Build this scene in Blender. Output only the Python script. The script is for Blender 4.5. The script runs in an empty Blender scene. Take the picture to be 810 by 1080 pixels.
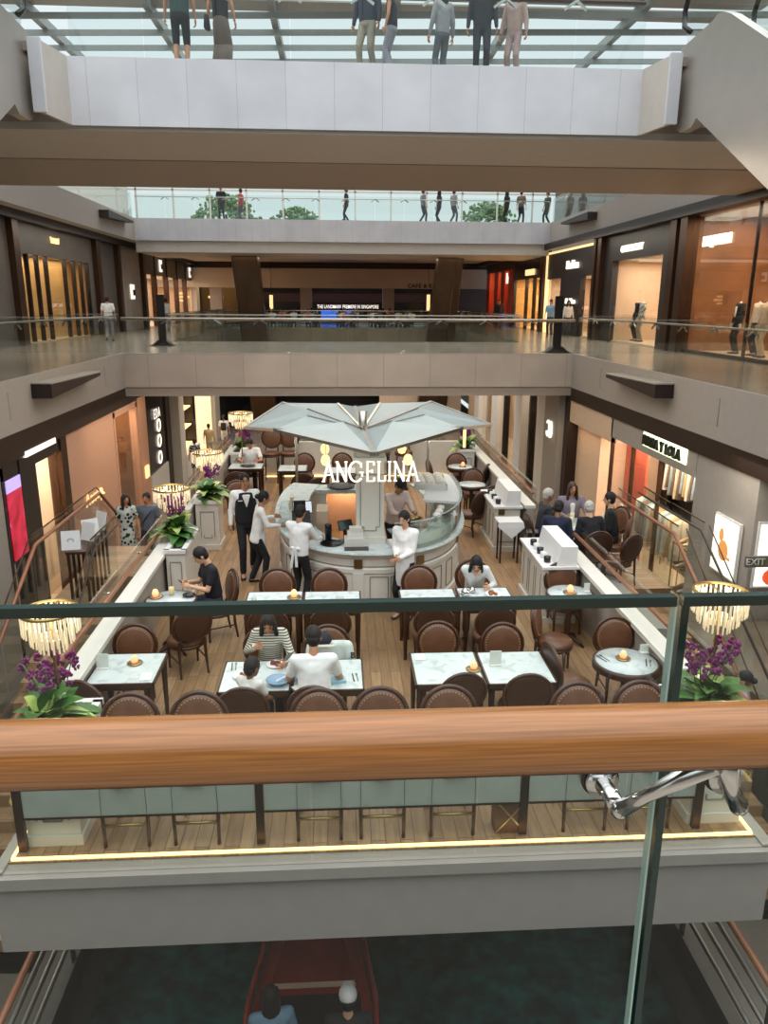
import bpy, bmesh, math, random
from mathutils import Vector, Matrix, Euler
PI = math.pi
R = math.radians
SC = bpy.context.scene
COL = SC.collection

# ------------------------------------------------------------------ camera, sky, exposure
cam_data = bpy.data.cameras.new('camera')
cam = bpy.data.objects.new('camera', cam_data)
COL.objects.link(cam)
cam_data.sensor_fit = 'VERTICAL'
cam_data.sensor_height = 36.0
cam_data.lens = 811.0 / 1080.0 * 36.0
cam_data.clip_start = 0.05
cam_data.clip_end = 400
yv = Vector((-50.0, 222.0, -811.0)).normalized()
zv = Vector((1, -0.0055, 0)).cross(yv).normalized()
xv = yv.cross(zv)
cam.matrix_world = Matrix.Translation((0, 0, 1.55)) @ Matrix((xv, yv, zv)).to_4x4()
SC.camera = cam

world = bpy.data.worlds.new('sky')
SC.world = world
world.use_nodes = True
wn, wl = world.node_tree.nodes, world.node_tree.links
bg = wn['Background']
tc = wn.new('ShaderNodeTexCoord')
sep = wn.new('ShaderNodeSeparateXYZ')
wl.new(tc.outputs['Generated'], sep.inputs[0])
rmp = wn.new('ShaderNodeValToRGB')                      # overcast sky: brighter towards the zenith
rmp.color_ramp.elements[0].position = 0.0
rmp.color_ramp.elements[0].color = (0.78, 0.88, 0.91, 1)
rmp.color_ramp.elements[1].position = 1.0
rmp.color_ramp.elements[1].color = (3.3, 3.4, 3.5, 1)
e = rmp.color_ramp.elements.new(0.34)
e.color = (0.80, 0.91, 0.95, 1)
e = rmp.color_ramp.elements.new(0.62)
e.color = (2.2, 2.3, 2.4, 1)
wl.new(sep.outputs['Z'], rmp.inputs[0])
wl.new(rmp.outputs[0], bg.inputs[0])
bg.inputs[1].default_value = 1.0

SC.view_settings.view_transform = 'Standard'
SC.view_settings.look = 'None'
SC.view_settings.gamma = 1.0
SC.view_settings.use_curve_mapping = False
SC.view_settings.exposure = 0.0
cy = SC.cycles
cy.use_denoising = True
cy.max_bounces = 10
cy.diffuse_bounces = 4
cy.glossy_bounces = 3
cy.transmission_bounces = 4
cy.transparent_max_bounces = 48
cy.sample_clamp_indirect = 4.0
cy.caustics_reflective = False
cy.caustics_refractive = False

def area(name, loc, size, power, color=(1, 0.9, 0.78), rot=(0, 0, 0), spread=PI):
    d = bpy.data.lights.new(name, 'AREA')
    d.shape = 'RECTANGLE'
    d.size, d.size_y = size
    d.energy = power
    d.color = color
    d.spread = spread
    o = bpy.data.objects.new(name, d)
    o.location = loc
    o.rotation_euler = rot
    COL.objects.link(o)
    return o

def point(name, loc, power, color=(1, 0.75, 0.45), rad=0.05):
    d = bpy.data.lights.new(name, 'POINT')
    d.energy = power; d.color = color; d.shadow_soft_size = rad
    o = bpy.data.objects.new(name, d); o.location = loc
    COL.objects.link(o)
    return o

def spot(name, loc, target, power, color=(1, 0.9, 0.76), angle=100, rad=0.25):
    d = bpy.data.lights.new(name, 'SPOT')
    d.energy = power; d.color = color; d.spot_size = R(angle); d.spot_blend = 0.8; d.shadow_soft_size = rad
    o = bpy.data.objects.new(name, d); o.location = loc
    o.rotation_euler = (Vector(target) - Vector(loc)).to_track_quat('-Z', 'Y').to_euler()
    COL.objects.link(o)
# mall lamps plus fill added to brighten the cafe: bridges, walkway ceilings, slab edges
area('bridge_downlights', (0.5, 18.5, 4.38), (9, 4), 420, (1, 0.9, 0.76))  # broad lamp for the small soffit lights, added to brighten the cafe
area('middle_bridge_fill', (0.5, 27.5, -1.32), (9, 4), 160, (1, 0.88, 0.72))  # fill added for the back part of the cafe
area('upper_bridge_downlights', (0.5, 45, 3.9), (14, 3), 160, (1, 0.88, 0.74))
for x, y, tx in ((-6.1, 18.5, 0.2), (7.0, 18.1, 0.6), (-6.1, 9.0, 0.0), (7.0, 9.0, 0.8)):
    spot('cafe_fill_spot', (x, y, -0.5), (tx, y - 3.0, -3.1), 380)  # added spots that brighten the cafe from the slab edges
for y in (24, 34):
    area('left_walkway_light', (-9.0, y, 4.35), (1.6, 8), 95, (1, 0.86, 0.68))
    area('right_walkway_light', (9.6, y, 4.35), (1.6, 8), 95, (1, 0.86, 0.68))

FZ = -3.1       # cafe platform
LZ = -5.55      # mall floor beside the canal
UZ = 5.55       # upper floor

# ------------------------------------------------------------------ materials
def s2l(c):
    return c / 12.92 if c <= 0.04045 else ((c + 0.055) / 1.055) ** 2.4
def hexc(h):
    h = h.lstrip('#')
    return tuple(s2l(int(h[i:i + 2], 16) / 255) for i in (0, 2, 4)) + (1,)

def mat(name, col, rough=0.5, metal=0.0, var=0.08, scale=6.0, emit=0.0, ecol=None, bump=0.0, stretch=None, spec=None):
    m = bpy.data.materials.new(name)
    m.use_nodes = True
    nt = m.node_tree
    b = nt.nodes['Principled BSDF']
    c = hexc(col) if isinstance(col, str) else tuple(col)
    b.inputs['Roughness'].default_value = rough
    b.inputs['Metallic'].default_value = metal
    if spec is not None:
        b.inputs['Specular IOR Level'].default_value = spec
    t = nt.nodes.new('ShaderNodeTexCoord')
    n = nt.nodes.new('ShaderNodeTexNoise')
    n.inputs['Scale'].default_value = scale
    n.inputs['Detail'].default_value = 3
    if stretch:
        mp = nt.nodes.new('ShaderNodeMapping')
        mp.inputs['Scale'].default_value = stretch
        nt.links.new(t.outputs['Object'], mp.inputs[0])
        nt.links.new(mp.outputs[0], n.inputs['Vector'])
    else:
        nt.links.new(t.outputs['Object'], n.inputs['Vector'])
    r = nt.nodes.new('ShaderNodeValToRGB')
    r.color_ramp.elements[0].position = 0.3
    r.color_ramp.elements[1].position = 0.7
    r.color_ramp.elements[0].color = tuple(max(0, x * (1 - var)) for x in c[:3]) + (1,)
    r.color_ramp.elements[1].color = tuple(min(1, x * (1 + var)) for x in c[:3]) + (1,)
    nt.links.new(n.outputs['Fac'], r.inputs[0])
    nt.links.new(r.outputs[0], b.inputs['Base Color'])
    if emit:
        e = hexc(ecol) if isinstance(ecol, str) else (ecol or c)
        b.inputs['Emission Color'].default_value = e
        b.inputs['Emission Strength'].default_value = emit
    if bump:
        bp = nt.nodes.new('ShaderNodeBump')
        bp.inputs['Strength'].default_value = bump
        nt.links.new(n.outputs['Fac'], bp.inputs['Height'])
        nt.links.new(bp.outputs[0], b.inputs['Normal'])
    return m

def glass(name, tint=(0.93, 0.97, 0.955), ior=1.45, rough=0.0, refl=1.0):
    m = bpy.data.materials.new(name)
    m.use_nodes = True
    nt = m.node_tree
    for n in list(nt.nodes):
        nt.nodes.remove(n)
    out = nt.nodes.new('ShaderNodeOutputMaterial')
    tr = nt.nodes.new('ShaderNodeBsdfTransparent')
    tr.inputs[0].default_value = tint + (1,)
    gl = nt.nodes.new('ShaderNodeBsdfGlossy')
    gl.inputs['Roughness'].default_value = rough
    # Schlick reflectance, the same from both faces of the thin pane
    f0 = ((ior - 1) / (ior + 1)) ** 2
    fr = nt.nodes.new('ShaderNodeLayerWeight')
    fr.inputs[0].default_value = 0.5
    pw = nt.nodes.new('ShaderNodeMath'); pw.operation = 'POWER'; pw.inputs[1].default_value = 5.0
    sc = nt.nodes.new('ShaderNodeMath'); sc.operation = 'MULTIPLY_ADD'; sc.inputs[1].default_value = 1 - f0; sc.inputs[2].default_value = f0
    mu = nt.nodes.new('ShaderNodeMath'); mu.operation = 'MULTIPLY'; mu.inputs[1].default_value = refl
    mx = nt.nodes.new('ShaderNodeMixShader')
    nt.links.new(fr.outputs['Facing'], pw.inputs[0])
    nt.links.new(pw.outputs[0], sc.inputs[0])
    nt.links.new(sc.outputs[0], mu.inputs[0])
    nt.links.new(mu.outputs[0], mx.inputs[0])
    nt.links.new(tr.outputs[0], mx.inputs[1])
    nt.links.new(gl.outputs[0], mx.inputs[2])
    nt.links.new(mx.outputs[0], out.inputs[0])
    return m

def planks(name, c1, c2, width=0.14, length=1.4, rough=0.45, along='Y', bump=0.15):
    m = bpy.data.materials.new(name)
    m.use_nodes = True
    nt = m.node_tree
    b = nt.nodes['Principled BSDF']
    b.inputs['Roughness'].default_value = rough
    t = nt.nodes.new('ShaderNodeTexCoord')
    mp = nt.nodes.new('ShaderNodeMapping')
    if along == 'Y':
        mp.inputs['Rotation'].default_value = (0, 0, PI / 2)
    br = nt.nodes.new('ShaderNodeTexBrick')
    br.inputs['Scale'].default_value = 1
    br.inputs['Brick Width'].default_value = length
    br.inputs['Row Height'].default_value = width
    br.inputs['Mortar Size'].default_value = 0.004
    br.inputs['Color1'].default_value = hexc(c1)
    br.inputs['Color2'].default_value = hexc(c2)
    br.inputs['Mortar'].default_value = tuple(x * 0.45 for x in hexc(c2)[:3]) + (1,)
    n = nt.nodes.new('ShaderNodeTexNoise')
    n.inputs['Scale'].default_value = 3
    n.inputs['Detail'].default_value = 4
    mp2 = nt.nodes.new('ShaderNodeMapping')
    mp2.inputs['Scale'].default_value = (1, 9, 1)
    mx = nt.nodes.new('ShaderNodeMixRGB'); mx.blend_type = 'MULTIPLY'; mx.inputs[0].default_value = 0.55
    r = nt.nodes.new('ShaderNodeValToRGB')
    r.color_ramp.elements[0].color = (0.55, 0.5, 0.45, 1); r.color_ramp.elements[0].position = 0.3
    r.color_ramp.elements[1].color = (1, 1, 1, 1); r.color_ramp.elements[1].position = 0.62
    nt.links.new(t.outputs['Object'], mp.inputs[0])
    nt.links.new(mp.outputs[0], br.inputs['Vector'])
    nt.links.new(mp.outputs[0], mp2.inputs[0])
    nt.links.new(mp2.outputs[0], n.inputs['Vector'])
    nt.links.new(n.outputs['Fac'], r.inputs[0])
    nt.links.new(br.outputs['Color'], mx.inputs[1])
    nt.links.new(r.outputs[0], mx.inputs[2])
    nt.links.new(mx.outputs[0], b.inputs['Base Color'])
    return m

def tiles(name, c1, c2, w=1.0, h=1.0, rough=0.3, mortar=0.004, dark=0.5, metal=0.0, axis='XY', offset=0.0):
    """panel or tile joints drawn in the plane named by axis"""
    m = bpy.data.materials.new(name)
    m.use_nodes = True
    nt = m.node_tree
    b = nt.nodes['Principled BSDF']
    b.inputs['Roughness'].default_value = rough
    b.inputs['Metallic'].default_value = metal
    t = nt.nodes.new('ShaderNodeTexCoord')
    sp = nt.nodes.new('ShaderNodeSeparateXYZ')
    cb = nt.nodes.new('ShaderNodeCombineXYZ')
    nt.links.new(t.outputs['Object'], sp.inputs[0])
    nt.links.new(sp.outputs[axis[0]], cb.inputs[0])
    nt.links.new(sp.outputs[axis[1]], cb.inputs[1])
    br = nt.nodes.new('ShaderNodeTexBrick')
    br.offset = offset
    br.inputs['Scale'].default_value = 1
    br.inputs['Brick Width'].default_value = w
    br.inputs['Row Height'].default_value = h
    br.inputs['Mortar Size'].default_value = mortar
    br.inputs['Color1'].default_value = hexc(c1)
    br.inputs['Color2'].default_value = hexc(c2)
    br.inputs['Mortar'].default_value = tuple(x * dark for x in hexc(c1)[:3]) + (1,)
    nt.links.new(cb.outputs[0], br.inputs['Vector'])
    n = nt.nodes.new('ShaderNodeTexNoise'); n.inputs['Scale'].default_value = 1.2; n.inputs['Detail'].default_value = 4
    nt.links.new(t.outputs['Object'], n.inputs['Vector'])
    r = nt.nodes.new('ShaderNodeValToRGB')
    r.color_ramp.elements[0].color = (0.86, 0.86, 0.86, 1); r.color_ramp.elements[0].position = 0.3
    r.color_ramp.elements[1].color = (1, 1, 1, 1); r.color_ramp.elements[1].position = 0.7
    mx = nt.nodes.new('ShaderNodeMixRGB'); mx.blend_type = 'MULTIPLY'; mx.inputs[0].default_value = 1
    nt.links.new(n.outputs['Fac'], r.inputs[0])
    nt.links.new(br.outputs['Color'], mx.inputs[1])
    nt.links.new(r.outputs[0], mx.inputs[2])
    nt.links.new(mx.outputs[0], b.inputs['Base Color'])
    return m

def marble(name, base='#ccd4d1', vein='#b4bebb'):
    m = bpy.data.materials.new(name)
    m.use_nodes = True
    nt = m.node_tree
    b = nt.nodes['Principled BSDF']
    b.inputs['Roughness'].default_value = 0.22
    t = nt.nodes.new('ShaderNodeTexCoord')
    n = nt.nodes.new('ShaderNodeTexNoise')
    n.inputs['Scale'].default_value = 5; n.inputs['Detail'].default_value = 8; n.inputs['Distortion'].default_value = 1.2
    r = nt.nodes.new('ShaderNodeValToRGB')
    r.color_ramp.elements[0].position = 0.36; r.color_ramp.elements[0].color = hexc(vein)
    r.color_ramp.elements[1].position = 0.50; r.color_ramp.elements[1].color = hexc(base)
    nt.links.new(t.outputs['Object'], n.inputs['Vector'])
    nt.links.new(n.outputs['Fac'], r.inputs[0])
    nt.links.new(r.outputs[0], b.inputs['Base Color'])
    return m

def emat(name, col, strength):
    return mat(name, col, 0.5, 0, 0.02, 4, strength, col)

M = {}
M['glass'] = glass('clear_glass', (0.95, 0.975, 0.96))
M['glass_near'] = glass('near_glass', (0.915, 0.935, 0.925), refl=0.6)
M['glass_green'] = glass('green_glass', (0.93, 0.957, 0.945), refl=0.8)
M['shop_glass'] = glass('shop_glass', (0.96, 0.965, 0.955), refl=0.9)
M['canopy_glass'] = None
M['glass_edge'] = mat('glass_edge', '#152b27', 0.15, 0, 0.1)
M['glass_edge_light'] = mat('glass_edge_polished', '#8fa79c', 0.15)
M['wood_rail'] = mat('varnished_rail_wood', '#8d5b2e', 0.25, 0, 0.28, 14, stretch=(0.5, 14, 30))
M['rail_wood'] = mat('rail_wood', '#8a5638', 0.3, 0, 0.15, 4)
M['chrome'] = mat('chrome', '#c9c9c6', 0.14, 1.0, 0.03)
M['steel'] = mat('brushed_steel', '#b9b4ac', 0.33, 1.0, 0.06, 3, stretch=(1, 1, 20))
M['bronze'] = mat('dark_bronze', '#4b3526', 0.35, 0.7, 0.1)
M['darkbrown'] = mat('dark_brown_trim', '#2b1c16', 0.4, 0.1, 0.12)
M['fascia_white'] = tiles('fascia_white', '#dcdbde', '#d6d5d9', 0.85, 3.0, 0.35, 0.006, 0.72, 0, 'XZ')
M['fascia_plain'] = mat('fascia_plaster', '#a69e96', 0.6, 0, 0.03)
M['fascia_metal'] = tiles('fascia_metal', '#d2c8c0', '#cac0b8', 1.43, 3.0, 0.34, 0.008, 0.6, 0.15, 'XZ')
M['soffit'] = mat('soffit_plaster', '#a79a8d', 0.6, 0, 0.03)
M['soffit_light'] = mat('soffit_panel', '#c6beb4', 0.55, 0, 0.03)
M['ceiling'] = mat('ceiling_plaster', '#cfc8bd', 0.7, 0, 0.03)
M['cream_paint'] = mat('cream_paint', '#d9d4c8', 0.45, 0, 0.03)
M['cream_shadowline'] = mat('cream_panel_shade', '#8d877b', 0.5)  # darker cream, shade along the panel lines put into the colour
M['white_paint'] = mat('white_paint', '#e2e0dc', 0.4, 0, 0.02)
M['grey_wall'] = mat('grey_wall', '#a39c93', 0.6, 0, 0.04)
M['stone_grey'] = tiles('grey_stone_cladding', '#645f5a', '#5b5651', 1.2, 0.9, 0.4, 0.004, 0.7, 0, 'YZ')
M['black_panel'] = mat('black_panel', '#1d1a19', 0.25, 0, 0.1)
M['cafe_floor'] = planks('oak_planks', '#b08b64', '#94714e', 0.13, 1.3)
M['landing_floor'] = planks('pale_oak_planks', '#b8946c', '#a07e5a', 0.14, 1.4, along='X')
M['mall_floor'] = tiles('mall_stone_floor', '#857a6c', '#766b5e', 0.9, 0.9, 0.22, 0.004, 0.6)
M['upper_floor'] = tiles('upper_stone_floor', '#9a8f7f', '#8b8071', 0.9, 0.9, 0.2, 0.004, 0.6)
M['shop_floor'] = mat('shop_floor', '#d8c6a8', 0.3, 0, 0.04)
M['marble'] = marble('white_marble')
M['table_wood'] = mat('table_dark_wood', '#3a2318', 0.35, 0, 0.2, 5, stretch=(1, 1, 8))
M['chair_wood'] = mat('chair_dark_wood', '#43281b', 0.32, 0, 0.2, 6)
M['leather'] = mat('brown_leather', '#66422d', 0.38, 0, 0.16, 9, bump=0.05)
M['leather_back'] = mat('dark_back_leather', '#3f271b', 0.42, 0, 0.14, 9)
M['brass'] = mat('brass', '#a48c5c', 0.28, 0.9, 0.08)
M['nail'] = mat('brass_nails', '#cdb083', 0.3, 0.8, 0.04)
M['led'] = emat('led_strip', '#ffd98e', 3.2)
M['sign_white'] = emat('sign_white', '#fff4e6', 1.05)
M['sign_warm'] = emat('sign_warm', '#ffd89a', 1.2)
M['sign_black'] = mat('sign_black', '#15140f', 0.4)
M['candle'] = emat('candle_glow', '#ffb783', 0.95)
M['bulb'] = emat('bulb_glow', '#ffe0a6', 4.0)
M['lamp_glow'] = emat('tulip_glow', '#ffd890', 1.6)
M['crystal'] = mat('crystal', '#efe6d2', 0.12, 0, 0.1, 20, 0.32, '#ffd9a0')
M['leaf'] = mat('leaf_green', '#3f6a2e', 0.4, 0, 0.4, 7)
M['leaf_light'] = mat('leaf_pale', '#9db25f', 0.4, 0, 0.25, 12)
M['orchid'] = mat('orchid_purple', '#7c2f6c', 0.5, 0, 0.3, 15)
M['soil'] = mat('soil', '#2c211a', 0.9)
M['water'] = None
M['bank_stone_shaded'] = tiles('bank_stone_shaded', '#4d473d', '#433e35', 0.9, 0.9, 0.35, 0.004, 0.6)  # mall floor darkened: the canal level's shade is in the colour
M['bank_edge'] = mat('bank_edge_shaded', '#403c35', 0.6, 0, 0.15)  # canal edge darkened too, shade put into its colour
M['rail_steel'] = mat('railing_steel', '#77746d', 0.4, 0.8, 0.06)
M['roof_grey'] = mat('roof_grey_steel', '#8d9491', 0.5, 0.1, 0.05)
# ------------------------------------------------------------------ mesh helpers
class MB:
    def __init__(self):
        self.v, self.f, self.mi, self.sm = [], [], [], []
    def add(self, verts, faces, mi=0, smooth=False):
        o = len(self.v)
        self.v += [tuple(p) for p in verts]
        for f in faces:
            self.f.append(tuple(i + o for i in f)); self.mi.append(mi); self.sm.append(smooth)
        return self
    def bx(self, x0, x1, y0, y1, z0, z1, mi=0, rz=0.0, piv=None):
        p = [(x, y, z) for z in (z0, z1) for y in (y0, y1) for x in (x0, x1)]
        if rz:
            c = piv or ((x0 + x1) / 2, (y0 + y1) / 2)
            ca, sa = math.cos(rz), math.sin(rz)
            p = [(c[0] + (x - c[0]) * ca - (y - c[1]) * sa, c[1] + (x - c[0]) * sa + (y - c[1]) * ca, z) for x, y, z in p]
        return self.add(p, [(0, 2, 3, 1), (4, 5, 7, 6), (0, 1, 5, 4), (2, 6, 7, 3), (0, 4, 6, 2), (1, 3, 7, 5)], mi)
    def cbx(self, c, s, mi=0, rz=0.0):
        return self.bx(c[0] - s[0] / 2, c[0] + s[0] / 2, c[1] - s[1] / 2, c[1] + s[1] / 2, c[2] - s[2] / 2, c[2] + s[2] / 2, mi, rz)
    def mbx(self, mtx, s, mi=0):
        p = [mtx @ Vector((x * s[0] / 2, y * s[1] / 2, z * s[2] / 2)) for z in (-1, 1) for y in (-1, 1) for x in (-1, 1)]
        return self.add(p, [(0, 2, 3, 1), (4, 5, 7, 6), (0, 1, 5, 4), (2, 6, 7, 3), (0, 4, 6, 2), (1, 3, 7, 5)], mi)
    def bar(self, a, b, w, h, mi=0):
        """box beam from a to b, width w sideways and h upwards"""
        a, b = Vector(a), Vector(b)
        d = (b - a).normalized()
        up = Vector((0, 0, 1)) if abs(d.z) < 0.95 else Vector((0, 1, 0))
        x = d.cross(up).normalized(); u = x.cross(d)
        mt = Matrix((x, d, u)).transposed().to_4x4(); mt.translation = (a + b) / 2
        return self.mbx(mt, (w, (b - a).length, h), mi)
    def tube(self, pts, r, n=8, mi=0, smooth=True, closed=False, flat=(1, 1)):
        pts = [Vector(p) for p in pts]
        k = len(pts)
        rs = r if isinstance(r, (list, tuple)) else [r] * k
        vs, fs = [], []
        prev = None
        for i, p in enumerate(pts):
            if closed:
                d = (pts[(i + 1) % k] - pts[i - 1])
            else:
                d = (pts[min(i + 1, k - 1)] - pts[max(i - 1, 0)])
            d.normalize()
            up = Vector((0, 0, 1)) if abs(d.z) < 0.9 else Vector((0, 1, 0))
            if prev is not None:
                up = prev
            x = d.cross(up)
            if x.length < 1e-4:
                x = d.cross(Vector((1, 0, 0)))
            x.normalize(); u = x.cross(d).normalized(); prev = u
            for j in range(n):
                a = 2 * PI * j / n
                vs.append(p + x * math.cos(a) * rs[i] * flat[0] + u * math.sin(a) * rs[i] * flat[1])
        m = k if closed else k - 1
        for i in range(m):
            for j in range(n):
                a, b = i * n + j, i * n + (j + 1) % n
                c, d2 = ((i + 1) % k) * n + (j + 1) % n, ((i + 1) % k) * n + j
                fs.append((a, b, c, d2))
        if not closed:
            fs.append(tuple(reversed(range(n)))); fs.append(tuple(range((k - 1) * n, k * n)))
        return self.add(vs, fs, mi, smooth)
    def cyl(self, a, b, r, n=12, mi=0, smooth=True, r2=None):
        return self.tube([a, b], [r, r if r2 is None else r2], n, mi, smooth)
    def lathe(self, prof, c=(0, 0, 0), n=20, mi=0, smooth=True, sx=1, sy=1):
        vs, fs = [], []
        for r, z in prof:
            for j in range(n):
                a = 2 * PI * j / n
                vs.append((c[0] + r * math.cos(a) * sx, c[1] + r * math.sin(a) * sy, c[2] + z))
        for i in range(len(prof) - 1):
            for j in range(n):
                fs.append((i * n + j, i * n + (j + 1) % n, (i + 1) * n + (j + 1) % n, (i + 1) * n + j))
        fs.append(tuple(reversed(range(n)))); fs.append(tuple(range((len(prof) - 1) * n, len(prof) * n)))
        return self.add(vs, fs, mi, smooth)
    def ell(self, c, r, rot=None, nu=12, nv=8, mi=0):
        c = Vector(c)
        vs, fs = [], []
        for i in range(nv + 1):
            t = PI * i / nv
            for j in range(nu):
                a = 2 * PI * j / nu
                p = Vector((r[0] * math.sin(t) * math.cos(a), r[1] * math.sin(t) * math.sin(a), r[2] * math.cos(t)))
                if rot is not None: p = rot @ p
                vs.append(c + p)
        for i in range(nv):
            for j in range(nu):
                fs.append((i * nu + j, (i + 1) * nu + j, (i + 1) * nu + (j + 1) % nu, i * nu + (j + 1) % nu))
        return self.add(vs, fs, mi, True)
    def prism(self, poly, a, b, axis='z', mi=0):
        """polygon extruded from a to b along axis; poly in the two other axes (x,y / y,z for x / x,z for y)"""
        def P(p, t):
            return {'z': (p[0], p[1], t), 'x': (t, p[0], p[1]), 'y': (p[0], t, p[1])}[axis]
        n = len(poly)
        vs = [P(p, a) for p in poly] + [P(p, b) for p in poly]
        fs = [tuple(range(n)), tuple(range(2 * n - 1, n - 1, -1))]
        for i in range(n):
            j = (i + 1) % n
            fs.append((i, i + n, j + n, j))
        return self.add(vs, fs, mi)
    def sweep(self, path, prof, mi=0, smooth=False, closed=False):
        """profile (offset outward, z) swept along a plan path [(x,y)] whose outward side is to the right"""
        n, k = len(prof), len(path)
        vs, fs = [], []
        for i, p in enumerate(path):
            a = path[i - 1] if (i > 0 or closed) else p
            b = path[(i + 1) % k] if (i < k - 1 or closed) else p
            d = Vector((b[0] - a[0], b[1] - a[1])).normalized()
            o = Vector((d.y, -d.x))
            for off, z in prof:
                vs.append((p[0] + o.x * off, p[1] + o.y * off, z))
        for i in range(k if closed else k - 1):
            for j in range(n):
                i2 = (i + 1) % k
                fs.append((i * n + j, i2 * n + j, i2 * n + (j + 1) % n, i * n + (j + 1) % n))
        if not closed:
            fs.append(tuple(range(n))); fs.append(tuple(range(k * n - 1, (k - 1) * n - 1, -1)))
        return self.add(vs, fs, mi, smooth)
    def mesh(self, name, mats):
        me = bpy.data.meshes.new(name)
        me.from_pydata(self.v, [], self.f)
        mats = mats if isinstance(mats, (list, tuple)) else [mats]
        for m in mats:
            me.materials.append(M[m] if isinstance(m, str) else m)
        me.polygons.foreach_set('material_index', self.mi)
        me.polygons.foreach_set('use_smooth', self.sm)
        bm = bmesh.new(); bm.from_mesh(me)
        bmesh.ops.recalc_face_normals(bm, faces=bm.faces)
        bm.to_mesh(me); bm.free()
        me.update()
        return me
    def build(self, name, mats, parent=None, loc=None, rz=0.0, base=None, bevel=0.0):
        """base: world point that becomes the origin (vertices given in world coordinates)"""
        if base is not None:
            self.v = [(x - base[0], y - base[1], z - base[2]) for x, y, z in self.v]
            loc = base
        o = bpy.data.objects.new(name, self.mesh(name, mats))
        COL.objects.link(o)
        if parent is not None: o.parent = parent
        if loc is not None: o.location = loc
        if rz: o.rotation_euler = (0, 0, rz)
        if bevel:
            b = o.modifiers.new('soft_edges', 'BEVEL'); b.width = bevel; b.segments = 2; b.limit_method = 'ANGLE'
        return o

def tag(o, label=None, cat=None, group=None, kind=None):
    if label: o['label'] = label
    if cat: o['category'] = cat
    if group: o['group'] = group
    if kind: o['kind'] = kind
    return o
def thing(name, label, cat, loc=(0, 0, 0), rz=0.0, group=None):
    o = bpy.data.objects.new(name, None)
    o.empty_display_size = 0.2
    COL.objects.link(o)
    o.location = loc; o.rotation_euler = (0, 0, rz)
    return tag(o, label, cat, group)
def struct(mb, name, mats, base=None):
    return tag(mb.build(name, mats, base=base), kind='structure')
KIDS = {}
def kids(o):
    return list(o.children)
def dup(root, loc, rz=0.0, label=None, group=None, scale=None):
    c = root.copy(); COL.objects.link(c)
    c.location = loc; c.rotation_euler = (0, 0, rz)
    if scale: c.scale = scale
    if label: c['label'] = label
    if group: c['group'] = group
    for ch in kids(root):
        d = ch.copy(); COL.objects.link(d); d.parent = c
        for g in kids(ch):
            e = g.copy(); COL.objects.link(e); e.parent = d
    return c

def text_obj(name, s, size, mats, parent=None, loc=(0, 0, 0), rot=(0, 0, 0), ext=0.01, sx=1.0, bold=0.0, spacing=1.0, align='CENTER'):
    cu = bpy.data.curves.new(name, 'FONT')
    cu.body = s; cu.size = size; cu.extrude = ext; cu.align_x = align; cu.align_y = 'CENTER'
    cu.offset = bold; cu.space_character = spacing
    cu.resolution_u = 3
    t = bpy.data.objects.new(name, cu)
    COL.objects.link(t)
    dg = bpy.context.evaluated_depsgraph_get()
    me = bpy.data.meshes.new_from_object(t.evaluated_get(dg))
    bpy.data.objects.remove(t)
    for m in list(mats if isinstance(mats, (list, tuple)) else [mats]):
        me.materials.append(M[m] if isinstance(m, str) else m)
    o = bpy.data.objects.new(name, me)
    COL.objects.link(o)
    if parent is not None: o.parent = parent
    o.location = loc; o.rotation_euler = rot; o.scale = (sx, 1, 1)
    return o
ROT_L = (PI / 2, 0, PI / 2)     # text on a wall that faces +x
ROT_R = (PI / 2, 0, -PI / 2)    # text on a wall that faces -x
ROT_F = (PI / 2, 0, 0)          # text that faces the viewer's bridge
# ------------------------------------------------------------------ the building shell
cgm = mat('canopy_glass', '#c9d3d3', 0.25, 0, 0.03)
nt = cgm.node_tree
tr = nt.nodes.new('ShaderNodeBsdfTransparent'); tr.inputs[0].default_value = (0.9, 0.95, 0.95, 1)
tl = nt.nodes.new('ShaderNodeBsdfTranslucent'); tl.inputs[0].default_value = (0.8, 0.86, 0.86, 1)
m1 = nt.nodes.new('ShaderNodeMixShader'); m1.inputs[0].default_value = 0.45
m2 = nt.nodes.new('ShaderNodeMixShader'); m2.inputs[0].default_value = 0.62
nt.links.new(nt.nodes['Principled BSDF'].outputs[0], m1.inputs[1]); nt.links.new(tl.outputs[0], m1.inputs[2])
nt.links.new(tr.outputs[0], m2.inputs[1]); nt.links.new(m1.outputs[0], m2.inputs[2])
nt.links.new(m2.outputs[0], nt.nodes['Material Output'].inputs[0])
M['canopy_glass'] = cgm
w = bpy.data.materials.new('canal_water'); w.use_nodes = True
b = w.node_tree.nodes['Principled BSDF']
b.inputs['Base Color'].default_value = hexc('#0a3a3b'); b.inputs['Roughness'].default_value = 0.22; b.inputs['Specular IOR Level'].default_value = 0.25
n = w.node_tree.nodes.new('ShaderNodeTexNoise'); n.inputs['Scale'].default_value = 5; n.inputs['Detail'].default_value = 3
tcw = w.node_tree.nodes.new('ShaderNodeTexCoord'); w.node_tree.links.new(tcw.outputs['Object'], n.inputs['Vector'])
bp = w.node_tree.nodes.new('ShaderNodeBump'); bp.inputs['Strength'].default_value = 0.35
w.node_tree.links.new(n.outputs['Fac'], bp.inputs['Height']); w.node_tree.links.new(bp.outputs[0], b.inputs['Normal'])
rw = w.node_tree.nodes.new('ShaderNodeValToRGB')
rw.color_ramp.elements[0].position = 0.35; rw.color_ramp.elements[0].color = hexc('#052527')
rw.color_ramp.elements[1].position = 0.7; rw.color_ramp.elements[1].color = hexc('#17504c')
w.node_tree.links.new(n.outputs['Fac'], rw.inputs[0]); w.node_tree.links.new(rw.outputs[0], b.inputs['Base Color'])
M['water'] = w

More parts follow.
